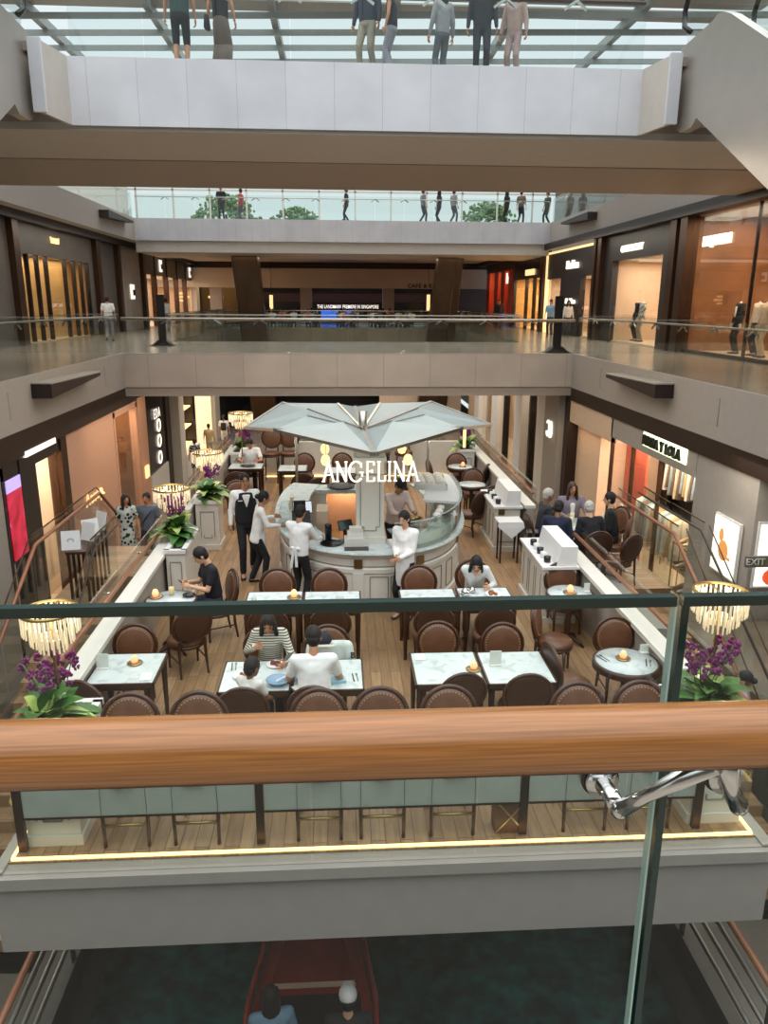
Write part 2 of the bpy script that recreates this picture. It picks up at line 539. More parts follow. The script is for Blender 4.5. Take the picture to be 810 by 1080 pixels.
# own bridge underfoot
struct(MB().bx(-7, 8, -10, 0.84, -1.0, 0), 'floor_bridge', 'upper_floor')
struct(MB().bx(-12, 12, -10.3, -10, -7.2, 4.5), 'wall_light_block', 'stone_grey')  # unseen wall added to block low sky light from behind
# own-level side slabs (atrium edges x=-6.5 and x=7.4)
struct(MB().bx(-11.6, -6.52, -6, 48, -1.0, 0).bx(-16, -7.6, 48, 67, -1.0, 0), 'floor_left', 'upper_floor')
struct(MB().bx(7.42, 11.9, -6, 48, -1.0, 0).bx(7.42, 16, 48, 67, -1.0, 0), 'floor_right', 'upper_floor')
struct(MB().bx(-6.52, -6.44, -6, 24.0, -1.02, 0.02), 'trim_1', 'fascia_plain')
struct(MB().bx(7.34, 7.42, -6, 24.0, -1.02, 0.02), 'trim_2', 'fascia_plain')
struct(MB().bx(-6.6, -6.46, -6, 48, -1.55, -1.02), 'trim_3', 'darkbrown')
struct(MB().bx(7.36, 7.5, -6, 48, -1.42, -1.02), 'trim_4', 'darkbrown')
g = MB()
for y in (11, 15.5, 22): g.bx(-6.445, -6.43, y, y + 0.12, -0.75, -0.2)
struct(g, 'trim_5', 'grey_wall')
g = MB()
for y in (10.2, 14.4, 21.3): g.bx(7.325, 7.34, y, y + 0.12, -0.75, -0.2)
struct(g, 'trim_6', 'grey_wall')
# middle bridge
struct(MB().bx(-6.5, 7.4, 24.06, 31.5, -1.0, 0), 'floor_middle', 'upper_floor')
struct(MB().bx(-6.5, 7.4, 24.0, 24.06, -1.0, 0.02), 'trim_7', 'fascia_metal')
struct(MB().bx(-6.5, 7.4, 24.04, 31.5, -1.28, -1.0), 'trim_8', 'fascia_plain')
# the hall beyond the second void
struct(MB().bx(-7.6, 7.42, 47, 49, -1.0, 0).bx(-7.6, 7.42, 49, 67.6, -1.4, -0.28), 'floor_hall', 'upper_floor')
# upper bridge
struct(MB().bx(-10.2, 11.2, 42.06, 48, UZ - 1.05, UZ), 'floor_upper_bridge', 'soffit')
struct(MB().bx(-10.2, 11.2, 42.0, 42.06, UZ - 1.05, UZ + 0.02), 'trim_9', 'fascia_white')
struct(MB().bx(-10.2, 11.2, 42.12, 47.9, UZ - 1.6, UZ - 1.05), 'ceiling_upper_bridge', 'soffit_light')
# upper side slabs
struct(MB().bx(-20, -10.26, -10, 48, UZ - 1.05, UZ).bx(-20, -4, 48, 64, UZ - 1.05, UZ), 'floor_upper_left', 'ceiling')
struct(MB().bx(11.26, 21, -10, 48, UZ - 1.05, UZ).bx(4, 21, 48, 64, UZ - 1.05, UZ), 'floor_upper_right', 'ceiling')
struct(MB().bx(-4, 4, 52, 64, UZ - 1.05, UZ), 'floor_upper_hall', 'ceiling')
struct(MB().bx(-10.26, -10.18, -10, 42, UZ - 1.08, UZ + 0.02), 'trim_10', 'fascia_plain')
struct(MB().bx(11.18, 11.26, -10, 42, UZ - 1.08, UZ + 0.02), 'trim_11', 'fascia_plain')
struct(MB().bx(-16, 16, 55, 67.6, 4.45, 4.6), 'ceiling_hall', 'ceiling')
# near upper bridge overhead
struct(MB().bx(-4.5, 5.5, 15.06, 22, UZ - 1.0, UZ), 'floor_overhead_bridge', 'soffit')
struct(MB().bx(-4.56, 5.5, 15.0, 15.06, UZ - 1.06, UZ + 0.02), 'trim_12', 'fascia_white')
struct(MB().bx(-10.2, 11.2, 15.1, 18.0, UZ - 1.12, UZ - 1.0), 'ceiling_overhead_front', 'soffit_light')
struct(MB().bx(-10.2, 11.2, 18.0, 22, UZ - 1.14, UZ - 1.0), 'ceiling_overhead_back', 'soffit')
struct(MB().bx(-10.2, -4.5, 15.1, 22, UZ - 1.0, UZ - 0.02).bx(5.5, 11.2, 15.1, 22, UZ - 1.0, UZ - 0.02), 'floor_overhead_ends', 'soffit')
# returns where the escalators land on the overhead bridge
for sx, x in ((-1, -4.56), (1, 5.5)):
    nm = ('left', 'right')[sx > 0]
    g = MB().prism([(x, 15.0), (x + sx * 0.16, 14.1), (x + sx * 0.22, 14.1), (x + sx * 0.06, 15.06)], UZ - 1.06, UZ + 0.02)
    struct(g, 'trim_%d' % (13 if sx < 0 else 14), 'soffit_light')
    x2 = x + sx * 0.1
    g = MB().bx(min(x2, x2 + sx * 0.2), max(x2, x2 + sx * 0.2), 14.02, 14.1, UZ - 1.06, UZ + 0.02)
    struct(g, 'trim_%d' % (15 if sx < 0 else 16), 'fascia_white')
    struct(MB().bx(min(x + sx * 0.3, x + sx * 5.3), max(x + sx * 0.3, x + sx * 5.3), 14.1, 15.1, UZ - 0.16, UZ - 0.02), 'floor_landing_' + nm, 'soffit')

# escalators that come down from the overhead bridge towards the viewer, outside left and right
M['escalator_skin'] = mat('escalator_cladding', '#b4ada4', 0.32, 0.6, 0.04, 2)
def escalator(label, x0, x1):
    t = thing('escalator', label, 'escalator', (x0, 12.8, UZ - 1.2))
    prof = [(1.55, 0.13), (1.55, 1.38), (0.5, 1.45), (0.3, 1.5), (0.1, 1.47), (-0.15, 1.36), (-7.0, -2.55), (-7.0, -4.2), (0.7, 0.13), (0.85, 0.02), (1.3, 0.02)]
    for a, b in ((0, 0.16), (x1 - x0 - 0.16, x1 - x0)):
        MB().prism(prof, a, b, 'x').build('side_cladding', 'escalator_skin', t)
        MB().prism([(1.5, 1.38), (0.3, 1.5), (-0.15, 1.36), (-7, -2.55), (-7, -1.7), (-0.2, 2.2), (0.4, 2.3), (1.4, 2.25), (1.7, 1.9)], (a + b) / 2 - 0.006, (a + b) / 2 + 0.006, 'x').build('glass_side', 'glass', t)
        MB().tube([((a + b) / 2, y, z) for y, z in ((1.45, 1.6), (1.72, 1.75), (1.75, 2.0), (1.6, 2.25), (1.3, 2.32), (0.4, 2.36), (-0.2, 2.25), (-7, -1.65))], 0.045, 8).build('handrail', 'black_panel', t)
    st = MB()
    for i in range(21):
        st.bx(0.16, x1 - x0 - 0.16, -0.3 - i * 0.32, 0.02 - i * 0.32, 0.7 - i * 0.183, 1.05 - i * 0.183)
    st.bx(0.16, x1 - x0 - 0.16, 0.02, 1.55, 0.9, 1.2)
    st.build('steps', 'steel', t)
    MB().prism([(0.7, 0.15), (-7, -4.18), (-7, -4.0), (0.7, 0.35), (1.5, 0.35), (1.5, 0.15)], 0.16, x1 - x0 - 0.16, 'x').build('underside', 'soffit', t)
    return t
escalator('escalator clad in grey metal rising to the overhead bridge at the picture right', 5.9, 7.27)
escalator('escalator clad in grey metal meeting the overhead bridge at the picture left', -6.36, -4.95)

# cafe platform
struct(MB().bx(-2.95, 3.85, 5.62, 22.2, FZ - 0.82, FZ - 0.02), 'floor_platform', 'fascia_plain')
struct(MB().bx(-2.86, 3.74, 5.74, 22.1, FZ - 0.02, FZ), 'floor_cafe', 'cafe_floor')
struct(MB().bx(-2.95, 3.85, 5.56, 5.62, FZ - 0.14, FZ - 0.03), 'trim_17', 'grey_wall')
struct(MB().bx(-2.95, -2.86, 5.62, 22.2, FZ - 0.14, FZ + 0.0).bx(3.74, 3.85, 5.62, 22.2, FZ - 0.14, FZ), 'trim_18', 'grey_wall')
for (x0, x1, y0, y1, lab) in ((-2.84, 3.72, 5.755, 5.775, 'warm glowing light strip along the front edge of the cafe platform'),
                              (-2.845, -2.825, 5.78, 7.2, 'short glowing light strip at the front left side edge of the cafe platform'),
                              (3.705, 3.725, 5.78, 7.2, 'short glowing light strip at the front right side edge of the cafe platform'),
                              (-2.0, 3.0, 20.76, 20.79, 'glowing light strip at the foot of the far cafe wall')):
    tag(MB().bx(x0, x1, y0, y1, FZ, FZ + 0.022).build('led_strip', 'led', base=((x0 + x1) / 2, y0, FZ)), lab, 'light strip')
# low walls with white ledges along the cafe sides
struct(MB().bx(-2.86, -2.72, 7.3, 12.65, FZ, FZ + 0.84).bx(-2.86, -2.78, 14.0, 20.7, FZ, FZ + 0.84), 'wall_left_low', 'grey_wall')
struct(MB().bx(3.6, 3.74, 7.3, 11.95, FZ, FZ + 0.84).bx(3.6, 3.74, 14.05, 22, FZ, FZ + 0.84), 'wall_right_low', 'grey_wall')
struct(MB().bx(-2.89, -2.67, 7.25, 12.65, FZ + 0.84, FZ + 0.9).bx(-2.89, -2.77, 14.0, 20.75, FZ + 0.84, FZ + 0.9), 'trim_19', 'cream_paint')
struct(MB().bx(3.55, 3.77, 7.25, 11.95, FZ + 0.84, FZ + 0.9).bx(3.55, 3.77, 14.05, 22, FZ + 0.84, FZ + 0.9), 'trim_20', 'cream_paint')
struct(MB().bx(-2.0, 3.6, 20.8, 20.95, FZ, FZ + 0.95), 'wall_back_low', 'cream_paint')

# landings and stairs outside the cafe
struct(MB().bx(-4.6, -3.77, 11.5, 14.65, FZ - 0.3, FZ).bx(-3.77, -2.95, 12.9, 14.0, FZ - 0.3, FZ), 'floor_landing_1', 'landing_floor')
struct(MB().bx(3.85, 5.6, 11.9, 14.6, FZ - 0.3, FZ), 'floor_landing_2', 'landing_floor')
def stairs(name, x0, x1, y0, y1, z0, z1, n):
    g = MB()
    for i in range(n):
        a = y0 + (y1 - y0) * i / n; b = y0 + (y1 - y0) * (i + 1) / n
        z = z0 + (z1 - z0) * (i + 1) / n
        g.bx(x0, x1, min(a, b), max(a, b), z - 0.32, z)
    struct(g, name, 'landing_floor')
stairs('floor_stairs_1', -4.6, -3.5, 14.65, 18.3, FZ, LZ, 15)
stairs('floor_stairs_2', -4.6, -3.4, 11.5, 7.0, FZ, LZ, 15)
stairs('floor_stairs_3', 4.6, 5.6, 11.9, 7.3, FZ, LZ, 15)
struct(MB().bx(4.55, 4.75, 10.0, 14.6, FZ - 0.3, FZ + 0.12), 'trim_21', 'grey_wall')

# lower mall floor and canal
struct(MB().bx(-9, 9, 13, 62, LZ - 0.4, LZ), 'floor_lower_hall', 'mall_floor')
struct(MB().bx(-9, -2.95, -4, 13, LZ - 0.4, LZ), 'floor_lower_left', 'bank_stone_shaded')
struct(MB().bx(3.9, 12, -4, 13, LZ - 0.4, LZ), 'floor_lower_right', 'bank_stone_shaded')
struct(MB().bx(-3.0, 4.0, -4, 13, -7.2, -6.5), 'floor_canal_water', 'water')
struct(MB().bx(-3.1, -2.95, -4, 13, -6.9, LZ + 0.05).bx(3.9, 4.05, -4, 13, -6.9, LZ + 0.05), 'trim_22', 'bank_edge')
struct(MB().bx(6.2, 13, 4, 12.75, LZ, -4.1), 'floor_terrace', 'mall_floor')
# lower walls
struct(MB().bx(-6.9, -6.52, -4, 14.9, LZ, -1.0), 'wall_left_lower', 'grey_wall')
struct(MB().bx(7.42, 8.0, 12.8, 15.2, LZ, -1.0), 'wall_right_lower', 'grey_wall')
struct(MB().bx(8.0, 13.5, 12.8, 13.1, LZ, -1.0), 'wall_right_alcove', 'grey_wall')
struct(MB().bx(13.0, 13.4, 0, 12.8, LZ, -1.0), 'wall_right_alcove_side', 'grey_wall')
struct(MB().bx(-9.0, -7.5, 20, 62, LZ, -1.0).bx(9.4, 9.8, 15.2, 62, LZ, -1.0), 'wall_lower_shop_backs', 'grey_wall')
struct(MB().bx(-9, 9.8, 61.6, 62, LZ, -1.0), 'wall_lower_end', 'black_panel')

# roof over the atrium: white steel and louvred panels under the open sky
g = MB()
for i in range(20):
    y = 24 + i * 2.0
    g.bar((-16, y + 1.3, 12.3), (17, y - 1.3, 12.3), 0.09, 0.22)
struct(g, 'trim_23', 'roof_grey')
g = MB()
for x in (-12, -7.2, -2.4, 2.4, 7.2, 12):
    g.bar((x, 20, 12.62), (x, 63, 12.62), 0.26, 0.36)
struct(g, 'trim_24', 'roof_grey')
g = MB()
for x0, x1 in ((-16, -7.3), (-7.1, -2.5), (-2.3, 2.3), (2.5, 7.1), (7.3, 17)):
    for k in range(7):
        y = 25.0 + k * 1.55
        g.bx(x0, x1, y, y + 1.15, 12.82, 12.88)
struct(g, 'ceiling_roof_panels', 'grey_wall')
g = MB()
for i in range(12):
    x = -15 + i * 2.75
    g.bx(x - 0.06, x + 0.06, 63, 63.14, UZ, 12.6)
for z in (7.3, 9.6): g.bx(-16, 17, 63, 63.12, z - 0.06, z + 0.06)
struct(g, 'window_1', 'soffit_light')
struct(MB().bx(-16, 17, 63.04, 63.07, UZ, 12.6), 'window_2', 'glass')
# upper-level shop fronts set back from the void
struct(MB().bx(-16, -15.6, -6, 63, UZ, 11.5), 'wall_upper_left', 'soffit_light')
struct(MB().bx(17, 17.4, -6, 63, UZ, 11.5), 'wall_upper_right', 'bronze')
# ------------------------------------------------------------------ glass balustrades
def chevron(mb, x, y, z, w=0.16, h=0.12, along='x', mi=0):
    """the two arms that meet under the rail at a joint between panes"""
    for s in (-1, 1):
        if along == 'x':
            mb.bar((x, y - 0.06, z), (x + s * w, y, z - h), 0.03, 0.04, mi)
        else:
            mb.bar((x, y, z), (x, y + s * w, z - h), 0.03, 0.04, mi)

def balustrade(label, a, b, z, n, rail_z=1.1, glass_z=1.2, rail_off=(0, 0), mats=('glass', 'steel'), rail_r=0.022, group=None, bottom=-0.02, chev=True, gm='glass_green'):
    ax, ay = a; bx_, by = b
    t = thing('glass_balustrade', label, 'balustrade', (ax, ay, z), 0, group)
    dx, dy = (bx_ - ax), (by - ay)
    L = math.hypot(dx, dy); ux, uy = dx / L, dy / L
    for i in range(n):
        s0, s1 = L * i / n + 0.01, L * (i + 1) / n - 0.01
        g = MB().bar((ux * s0, uy * s0, (bottom + glass_z) / 2), (ux * s1, uy * s1, (bottom + glass_z) / 2), 0.012, glass_z - bottom)
        g.build('glass_panel', gm, t)
    ox, oy = rail_off
    MB().tube([(ox, oy, rail_z), (dx + ox, dy + oy, rail_z)], rail_r, 8).build('handrail', mats[1], t)
    for i in range(1, n):
        s = L * i / n
        br = MB()
        if chev: chevron(br, ux * s + ox, uy * s + oy, rail_z - 0.01, 0.2, 0.12, 'x' if abs(ux) > abs(uy) else 'y')
        else: br.cyl((ux * s, uy * s, rail_z), (ux * s + ox, uy * s + oy, rail_z), 0.015, 6)
        br.build('rail_bracket', 'chrome', t)
    return t
balustrade('long glass balustrade with steel rail along the left walkway of our level', (-6.47, 5), (-6.47, 24), 0, 13, 1.1, 1.22, (-0.1, 0))
balustrade('long glass balustrade with steel rail along the right walkway of our level', (7.37, 5), (7.37, 24), 0, 13, 1.1, 1.22, (0.1, 0))
balustrade('glass balustrade with chevron brackets across the front of the middle bridge', (-6.4, 24.03), (7.3, 24.03), 0, 10, 1.02, 1.1, (0, -0.09), rail_r=0.045)
balustrade('glass balustrade across the back of the middle bridge', (-6.4, 31.4), (7.3, 31.4), 0, 10, 1.02, 1.1, (0, -0.09))
balustrade('glass balustrade across the far hall edge beyond the middle bridge', (-7.5, 47.2), (7.3, 47.2), 0, 10, 1.02, 1.1, (0, -0.09))
balustrade('glass balustrade beside the left walkway beyond the middle bridge', (-6.5, 31.6), (-6.5, 47), 0, 10, 1.02, 1.1, (-0.09, 0))
balustrade('glass balustrade beside the right walkway beyond the middle bridge', (7.38, 31.6), (7.38, 47), 0, 10, 1.02, 1.1, (0.09, 0))
balustrade('glass balustrade on the white upper bridge under the skylight hall', (-10.1, 42.03), (11.1, 42.03), UZ, 14, 1.05, 1.15, (0, 0.1))
balustrade('glass balustrade with bronze rail on the overhead white bridge', (-4.5, 15.03), (5.5, 15.03), UZ, 8, 1.1, 1.25, (0, 0.12), mats=('glass', 'bronze'), rail_r=0.035)
balustrade('glass balustrade on the upper left edge below the roof', (-10.22, 12), (-10.22, 41.9), UZ, 15, 1.1, 1.2, (-0.1, 0))
balustrade('glass balustrade on the upper right edge below the roof', (11.22, 12), (11.22, 41.9), UZ, 15, 1.1, 1.2, (0.1, 0))

# the near railing in front of the viewer
t = thing('glass_balustrade', 'nearest glass balustrade with thick varnished wooden handrail across the whole view', 'balustrade', (0.42, 0.872, 0))
def pane(x0, x1, lab=None):
    MB().bx(x0, x1, -0.0065, 0.0065, -0.9, 1.195).build('glass_panel', 'glass_near', t)
    e = MB().bx(x0, x1, -0.0068, 0.0068, 1.187, 1.2)
    MB_ = e
    if x0 > -1: MB_.bx(x0 - 0.001, x0 + 0.0085, -0.0068, 0.0068, -0.9, 1.187)
    if x1 < 1: MB().bx(x1 - 0.002, x1 + 0.001, -0.0068, 0.0068, -0.9, 1.187).build('polished_edge', 'glass_edge_light', t)
    MB_.build('pane_edge', 'glass_edge', t)
pane(-4.4, -0.003); pane(0.005, 3.5)
prof = []
for k in range(20):
    a = 2 * PI * k / 20
    ca, sa = math.cos(a), math.sin(a)
    prof.append((0.034 * math.copysign(abs(ca) ** 0.8, ca) - 0.15, 1.0965 + 0.0335 * math.copysign(abs(sa) ** 0.8, sa)))
hr = MB().prism(prof, -4.4, 3.5, 'x')
hr.sm = [len(f) == 4 for f in hr.f]
hr.build('handrail', 'wood_rail', t)
MB().bx(-4.4, 3.5, -0.160, -0.140, 1.059, 1.066).build('rail_channel', 'darkbrown', t)
for s in (-1, 1):
    br = MB()
    dx = s * 0.082
    zz = 0.948
    br.cyl((dx, -0.012, zz), (dx, -0.022, zz), 0.0215, 24)
    br.cyl((dx, -0.022, zz), (dx - s * 0.006, -0.066, zz - 0.004), 0.0115, 16)
    br.ell((dx - s * 0.006, -0.068, zz - 0.004), (0.0125, 0.0125, 0.0125))
    br.tube([(dx - s * 0.006, -0.068, zz - 0.004), (dx - s * 0.03, -0.088, zz + 0.03), (s * 0.008, -0.146, 1.058)], [0.012, 0.0085, 0.013], 12)
    br.cyl((dx, 0.007, zz), (dx, 0.018, zz), 0.0225, 24)
    MB().cyl((dx, -0.007, zz), (dx, -0.012, zz), 0.025, 24).build('rubber_washer', 'black_panel', t)
    br.build('rail_bracket', 'chrome', t)

# cafe balustrade and counter posts along the platform front
t = thing('glass_balustrade', 'clear glass balustrade along the front of the cafe platform', 'balustrade', (0.44, 5.66, FZ))
xs = [-3.35, -2.06, -0.7, 0.72, 2.02, 3.37]
for i in range(5):
    MB().bx(xs[i] + 0.008, xs[i + 1] - 0.008, -0.008, 0.008, -0.12, 0.92).build('glass_panel', 'glass', t)
for i in range(1, 5):
    for s in (-1, 1): MB().cyl((xs[i] + s * 0.09, -0.02, 0.86), (xs[i] + s * 0.09, 0.02, 0.86), 0.018, 8).build('glass_clamp', 'chrome', t)
# glass screens that stand on the outer edge of the cafe sides, with wooden rails
def side_rail(label, x, y0, y1, z, sgn, n, rz=1.0):
    return balustrade(label, (x, y0), (x, y1), z, n, rz, rz + 0.14, (sgn * 0.07, 0), mats=('glass', 'rail_wood'), rail_r=0.03, chev=False, gm='glass')
side_rail('wooden-railed glass screen outside the left cafe wall, in front of the landing', -3.0, 6.2, 12.8, FZ, 1, 4)
side_rail('wooden-railed glass screen outside the left cafe wall, beyond the landing', -3.0, 14.1, 20.9, FZ, 1, 4)
side_rail('wooden-railed glass screen outside the right cafe wall, in front of the landing', 3.92, 6.2, 11.85, FZ, -1, 4)
side_rail('wooden-railed glass screen outside the right cafe wall, beyond the landing', 3.92, 14.65, 22, FZ, -1, 4)
def stair_rail(label, pts, wood='rail_wood', rr=0.03):
    """pts: rail path; glass hangs 1 m below it"""
    b0 = Vector(pts[0])
    t = thing('stair_balustrade', label, 'balustrade', b0 - Vector((0, 0, 1.05)))
    q = [Vector(p) - b0 + Vector((0, 0, 1.05)) for p in pts]
    MB().tube(q, rr, 8).build('handrail', wood, t)
    for i in range(len(q) - 1):
        a, b = q[i], q[i + 1]
        n = max(1, round((b - a).length / 1.6))
        for k in range(n):
            p0 = a.lerp(b, k / n + 0.01); p1 = a.lerp(b, (k + 1) / n - 0.01)
            e = 0.006
            x = p0.x + (0.06 if x_out(label) else -0.06)
            poly = [(p0.y, p0.z - 1.02), (p1.y, p1.z - 1.02), (p1.y, p1.z + 0.12), (p0.y, p0.z + 0.12)]
            MB().prism(poly, x - e, x + e, 'x').build('glass_panel', 'glass', t)
            MB().tube([(x, p0.y, p0.z + 0.125), (x, p1.y, p1.z + 0.125)], 0.012, 6).build('pane_edge', 'bronze', t)
    return t
def x_out(label): return 'right' in label
stair_rail('wooden-railed glass balustrade with a peak around the left landing', [(-4.62, 7.4, LZ + 1.15), (-4.6, 11.4, FZ + 1.07), (-4.62, 14.75, FZ + 1.05), (-4.6, 18.3, LZ + 1.05)])
stair_rail('short glass balustrade on the inner side of the left landing', [(-3.75, 8.4, LZ + 1.5), (-3.75, 11.5, FZ + 0.98), (-3.75, 12.8, FZ + 0.98)], 'darkbrown', 0.016)
stair_rail('wooden-railed glass balustrade beside the right landing and stair', [(5.75, 7.6, -4.86), (5.42, 11.6, FZ + 1.05), (5.36, 14.3, FZ + 1.05)])
stair_rail('dark-railed outer glass balustrade of the right stair', [(6.1, 7.6, -4.8), (5.95, 11.8, FZ + 1.05), (5.9, 14.4, FZ + 1.05)], 'darkbrown', 0.02)
# canal-side rails at the bottom of the view
for sg, x, lab in ((-1, -2.98, 'left'), (1, 3.92, 'right')):
    t = thing('canal_railing', 'steel and wood railing on the %s bank of the canal' % lab, 'railing', (x, 2, LZ))
    MB().tube([(0, 0, 1.05), (0, 12, 1.05)], 0.035, 8).build('handrail', 'rail_wood', t)
    for z in (0.85, 0.6, 0.35): MB().tube([(0, 0, z), (0, 12, z)], 0.028, 8).build('rail_bar', 'rail_steel', t)
    for k in range(8): MB().bx(-0.012, 0.012, k * 1.7 - 0.04, k * 1.7 + 0.04, 0, 1.02).build('post', 'darkbrown', t)

# wedge light fittings on the slab edges
def wedge(label, x, y0, y1, z, sgn):
    t = thing('uplight_wedge', label, 'light fitting', (x, y0, z))
    L = y1 - y0
    g = MB()
    g.prism([(0, -0.3), (0.02, 0.0), (L, -0.06), (L, -0.14)], 0 if sgn > 0 else -0.42, 0.42 if sgn > 0 else 0, 'x')
    g.build('housing', 'darkbrown', t)
    MB().prism([(0, 0.0), (0, 0.03), (L, -0.03), (L, -0.06)], 0 if sgn > 0 else -0.44, 0.44 if sgn > 0 else 0, 'x').build('top_panel', 'fascia_plain', t)
wedge('dark wedge-shaped light fitting on the left slab edge before the middle bridge', -6.44, 16.7, 20.2, -0.16, 1)
wedge('dark wedge-shaped light fitting on the right slab edge before the middle bridge', 7.34, 16.5, 19.7, -0.16, -1)
wedge('unseen wedge-shaped light fitting added on the left slab edge near the viewer', -6.44, 7.2, 10.7, -0.16, 1)  # added out of view to carry a fill spot
wedge('unseen wedge-shaped light fitting added on the right slab edge near the viewer', 7.34, 7.2, 10.4, -0.16, -1)  # its counterpart, also added for a fill spot
wedge('dark wedge-shaped light fitting on the upper left slab edge', -10.18, 36.0, 40.2, 5.3, 1)
wedge('dark wedge-shaped light fitting on the upper right slab edge', 11.18, 34.5, 38.6, 5.3, -1)
for x, y, lab in ((-6.2, 28.5, 'tall dark signboard stand at the left end of the middle bridge'), (7.05, 24.9, 'tall dark signboard stand at the right end of the middle bridge')):
    t = thing('directory_stand', lab, 'stand', (x, y, 0))
    MB().bx(-0.13, 0.13, -0.04, 0.04, 0.1, 1.75).build('panel', 'black_panel', t)
    MB().prism([(-0.45, 0.0), (0.45, 0.0), (0.3, 0.06), (0.14, 0.2), (-0.14, 0.2), (-0.3, 0.06)], -0.22, 0.22, 'y').build('foot', 'black_panel', t)
# slanted bronze columns beyond the middle bridge
M['column_bronze'] = mat('column_bronze', '#4e3a2a', 0.3, 0.8, 0.15, 3, stretch=(1, 1, 0.3))
def slant(name, lab, xb, xt, y, wdt):
    o = MB().add([(xb - wdt / 2, y, -5.5), (xb + wdt / 2, y, -5.5), (xb + wdt / 2, y + wdt * 0.8, -5.5), (xb - wdt / 2, y + wdt * 0.8, -5.5),
                  (xt - wdt / 2, y, 4.5), (xt + wdt / 2, y, 4.5), (xt + wdt / 2, y + wdt * 0.8, 4.5), (xt - wdt / 2, y + wdt * 0.8, 4.5)],
                 [(0, 1, 2, 3), (4, 5, 6, 7), (0, 1, 5, 4), (1, 2, 6, 5), (2, 3, 7, 6), (3, 0, 4, 7)]).build(name, 'column_bronze', bevel=0.05)
    tag(o, kind='structure')
slant('column_left', '', -4.2, -5.1, 44.8, 1.45)
slant('column_right', '', 5.1, 6.3, 44.8, 1.1)
slant('column_right_twin', '', 6.0, 6.9, 45.6, 0.8)
# ------------------------------------------------------------------ shops of our level and of the lower mall
def wb(mb, sd, X, y0, y1, z0, z1, d0=0.0, d1=0.15, mi=0):
    a, b = sd * (X + d0), sd * (X + d1)
    return mb.bx(min(a, b), max(a, b), y0, y1, z0, z1, mi)
SHOPN = [0]
def shell(sd, X, y0, y1, z0, z1, depth, wall, floor='shop_floor', power=60, col=(1, 0.82, 0.6), ceil='ceiling', lampz=None):
    """the room behind a shop window: back, sides, ceiling, floor and the shop's own ceiling light"""
    SHOPN[0] += 1
    k = SHOPN[0]
    g = MB()
    wb(g, sd, X, y0 - 0.1, y1 + 0.1, z0, z1, depth, depth + 0.1)
    wb(g, sd, X, y0 - 0.1, y0, z0, z1, 0.16, depth)
    wb(g, sd, X, y1, y1 + 0.1, z0, z1, 0.16, depth)
    struct(g, 'wall_shop_%d' % k, wall)
    struct(wb(MB(), sd, X, y0, y1, z1, z1 + 0.1, 0.16, depth), 'ceiling_shop_%d' % k, ceil)
    struct(wb(MB(), sd, X, y0, y1, z0 - 0.02, z0 + 0.03, 0.16, depth), 'floor_shop_%d' % k, floor)
    if power:
        area('shop_light', (sd * (X + depth * 0.45), (y0 + y1) / 2, z1 - 0.06), (depth * 0.6, (y1 - y0) * 0.8), power, col)
def sign(s, sd, X, y, z, size, m, label, ext=0.03, sx=1.0, bold=0.0, spacing=1.0):
    o = text_obj('shop_sign', s, size, m, None, (sd * (X - 0.05), y, z), ROT_L if sd < 0 else ROT_R, ext, sx, bold, spacing)
    return tag(o, label, 'sign')

M['warm_wall'] = mat('warm_shop_wall', '#d9ac6c', 0.5, 0, 0.1, 2)
M['copper_wall'] = mat('copper_wall', '#8b5f40', 0.35, 0.1, 0.25, 1.2)
M['blush'] = mat('blush_wall', '#c99a80', 0.6, 0, 0.03)
M['pink_beige'] = mat('pink_beige_wall', '#e0c3a6', 0.55, 0, 0.04)
M['coral'] = mat('coral_wall', '#c9553d', 0.5, 0, 0.06)
M['orange_red'] = mat('orange_red', '#b5432a', 0.4, 0, 0.1)
M['flute'] = tiles('fluted_white_panel', '#c7c0b6', '#b9b2a8', 0.22, 0.75, 0.5, 0.02, 0.75, 0, 'YZ', 0.0)
M['slat_wood'] = tiles('gilded_slats', '#9a7a48', '#86693c', 0.12, 6, 0.4, 0.012, 0.5, 0, 'YZ')
M['charcoal'] = mat('charcoal_stone', '#2b2826', 0.4, 0, 0.12)
M['dim_hall'] = mat('dim_hall_wall', '#4a3a3d', 0.5)

LX, RX = 11.1, 11.3
# left shop with the golden curtain window
t = thing('storefront', 'grey stone shop front with amber lit window behind dark vertical fins', 'shop front', (-LX, 33, 0))
def part(name, sd, X, boxes, mats, t, base):
    g = MB()
    for bx_ in boxes: wb(g, sd, X, *bx_)
    g.v = [(x - base[0], y - base[1], z - base[2]) for x, y, z in g.v]
    return g.build(name, mats, t)
B0 = (-LX, 33, 0)
part('stone_lintel', -1, LX, [(28.7, 37.6, 3.15, 4.42, 0, 0.2)], 'stone_grey', t, B0)
part('stone_jamb', -1, LX, [(28.7, 29.0, 0, 3.15, 0, 0.2)], 'stone_grey', t, B0)
part('stone_jamb', -1, LX, [(36.85, 37.6, 0, 3.15, 0, 0.2)], 'stone_grey', t, B0)
for y in (29.0, 29.75, 30.7, 31.65, 33.75, 34.85, 35.8, 36.75):
    part('fin', -1, LX, [(y, y + 0.1, 0.05, 3.15, -0.03, 0.12)], 'black_panel', t, B0)
part('window_pane', -1, LX, [(29.0, 36.85, 0.05, 3.15, 0.1, 0.12)], 'shop_glass', t, B0)
shell(-1, LX, 28.9, 37.0, 0, 3.2, 0.8, 'warm_wall', power=85, col=(1, 0.8, 0.55))
for k, y in enumerate((32.3, 33.0)):
    pass
o = tag(MB().prism([(-0.45, 0.14), (-0.3, 0.05), (-0.15, 0.12), (0, 0.05), (0.15, 0.12), (0.3, 0.05), (0.45, 0.14), (0.38, -0.1), (-0.38, -0.1)], -0.03, 0.03, 'x').build('shop_sign', 'sign_warm', loc=(-LX + 0.06, 32.7, 3.78)), 'small glowing crown-shaped sign on the grey stone shop front', 'sign')
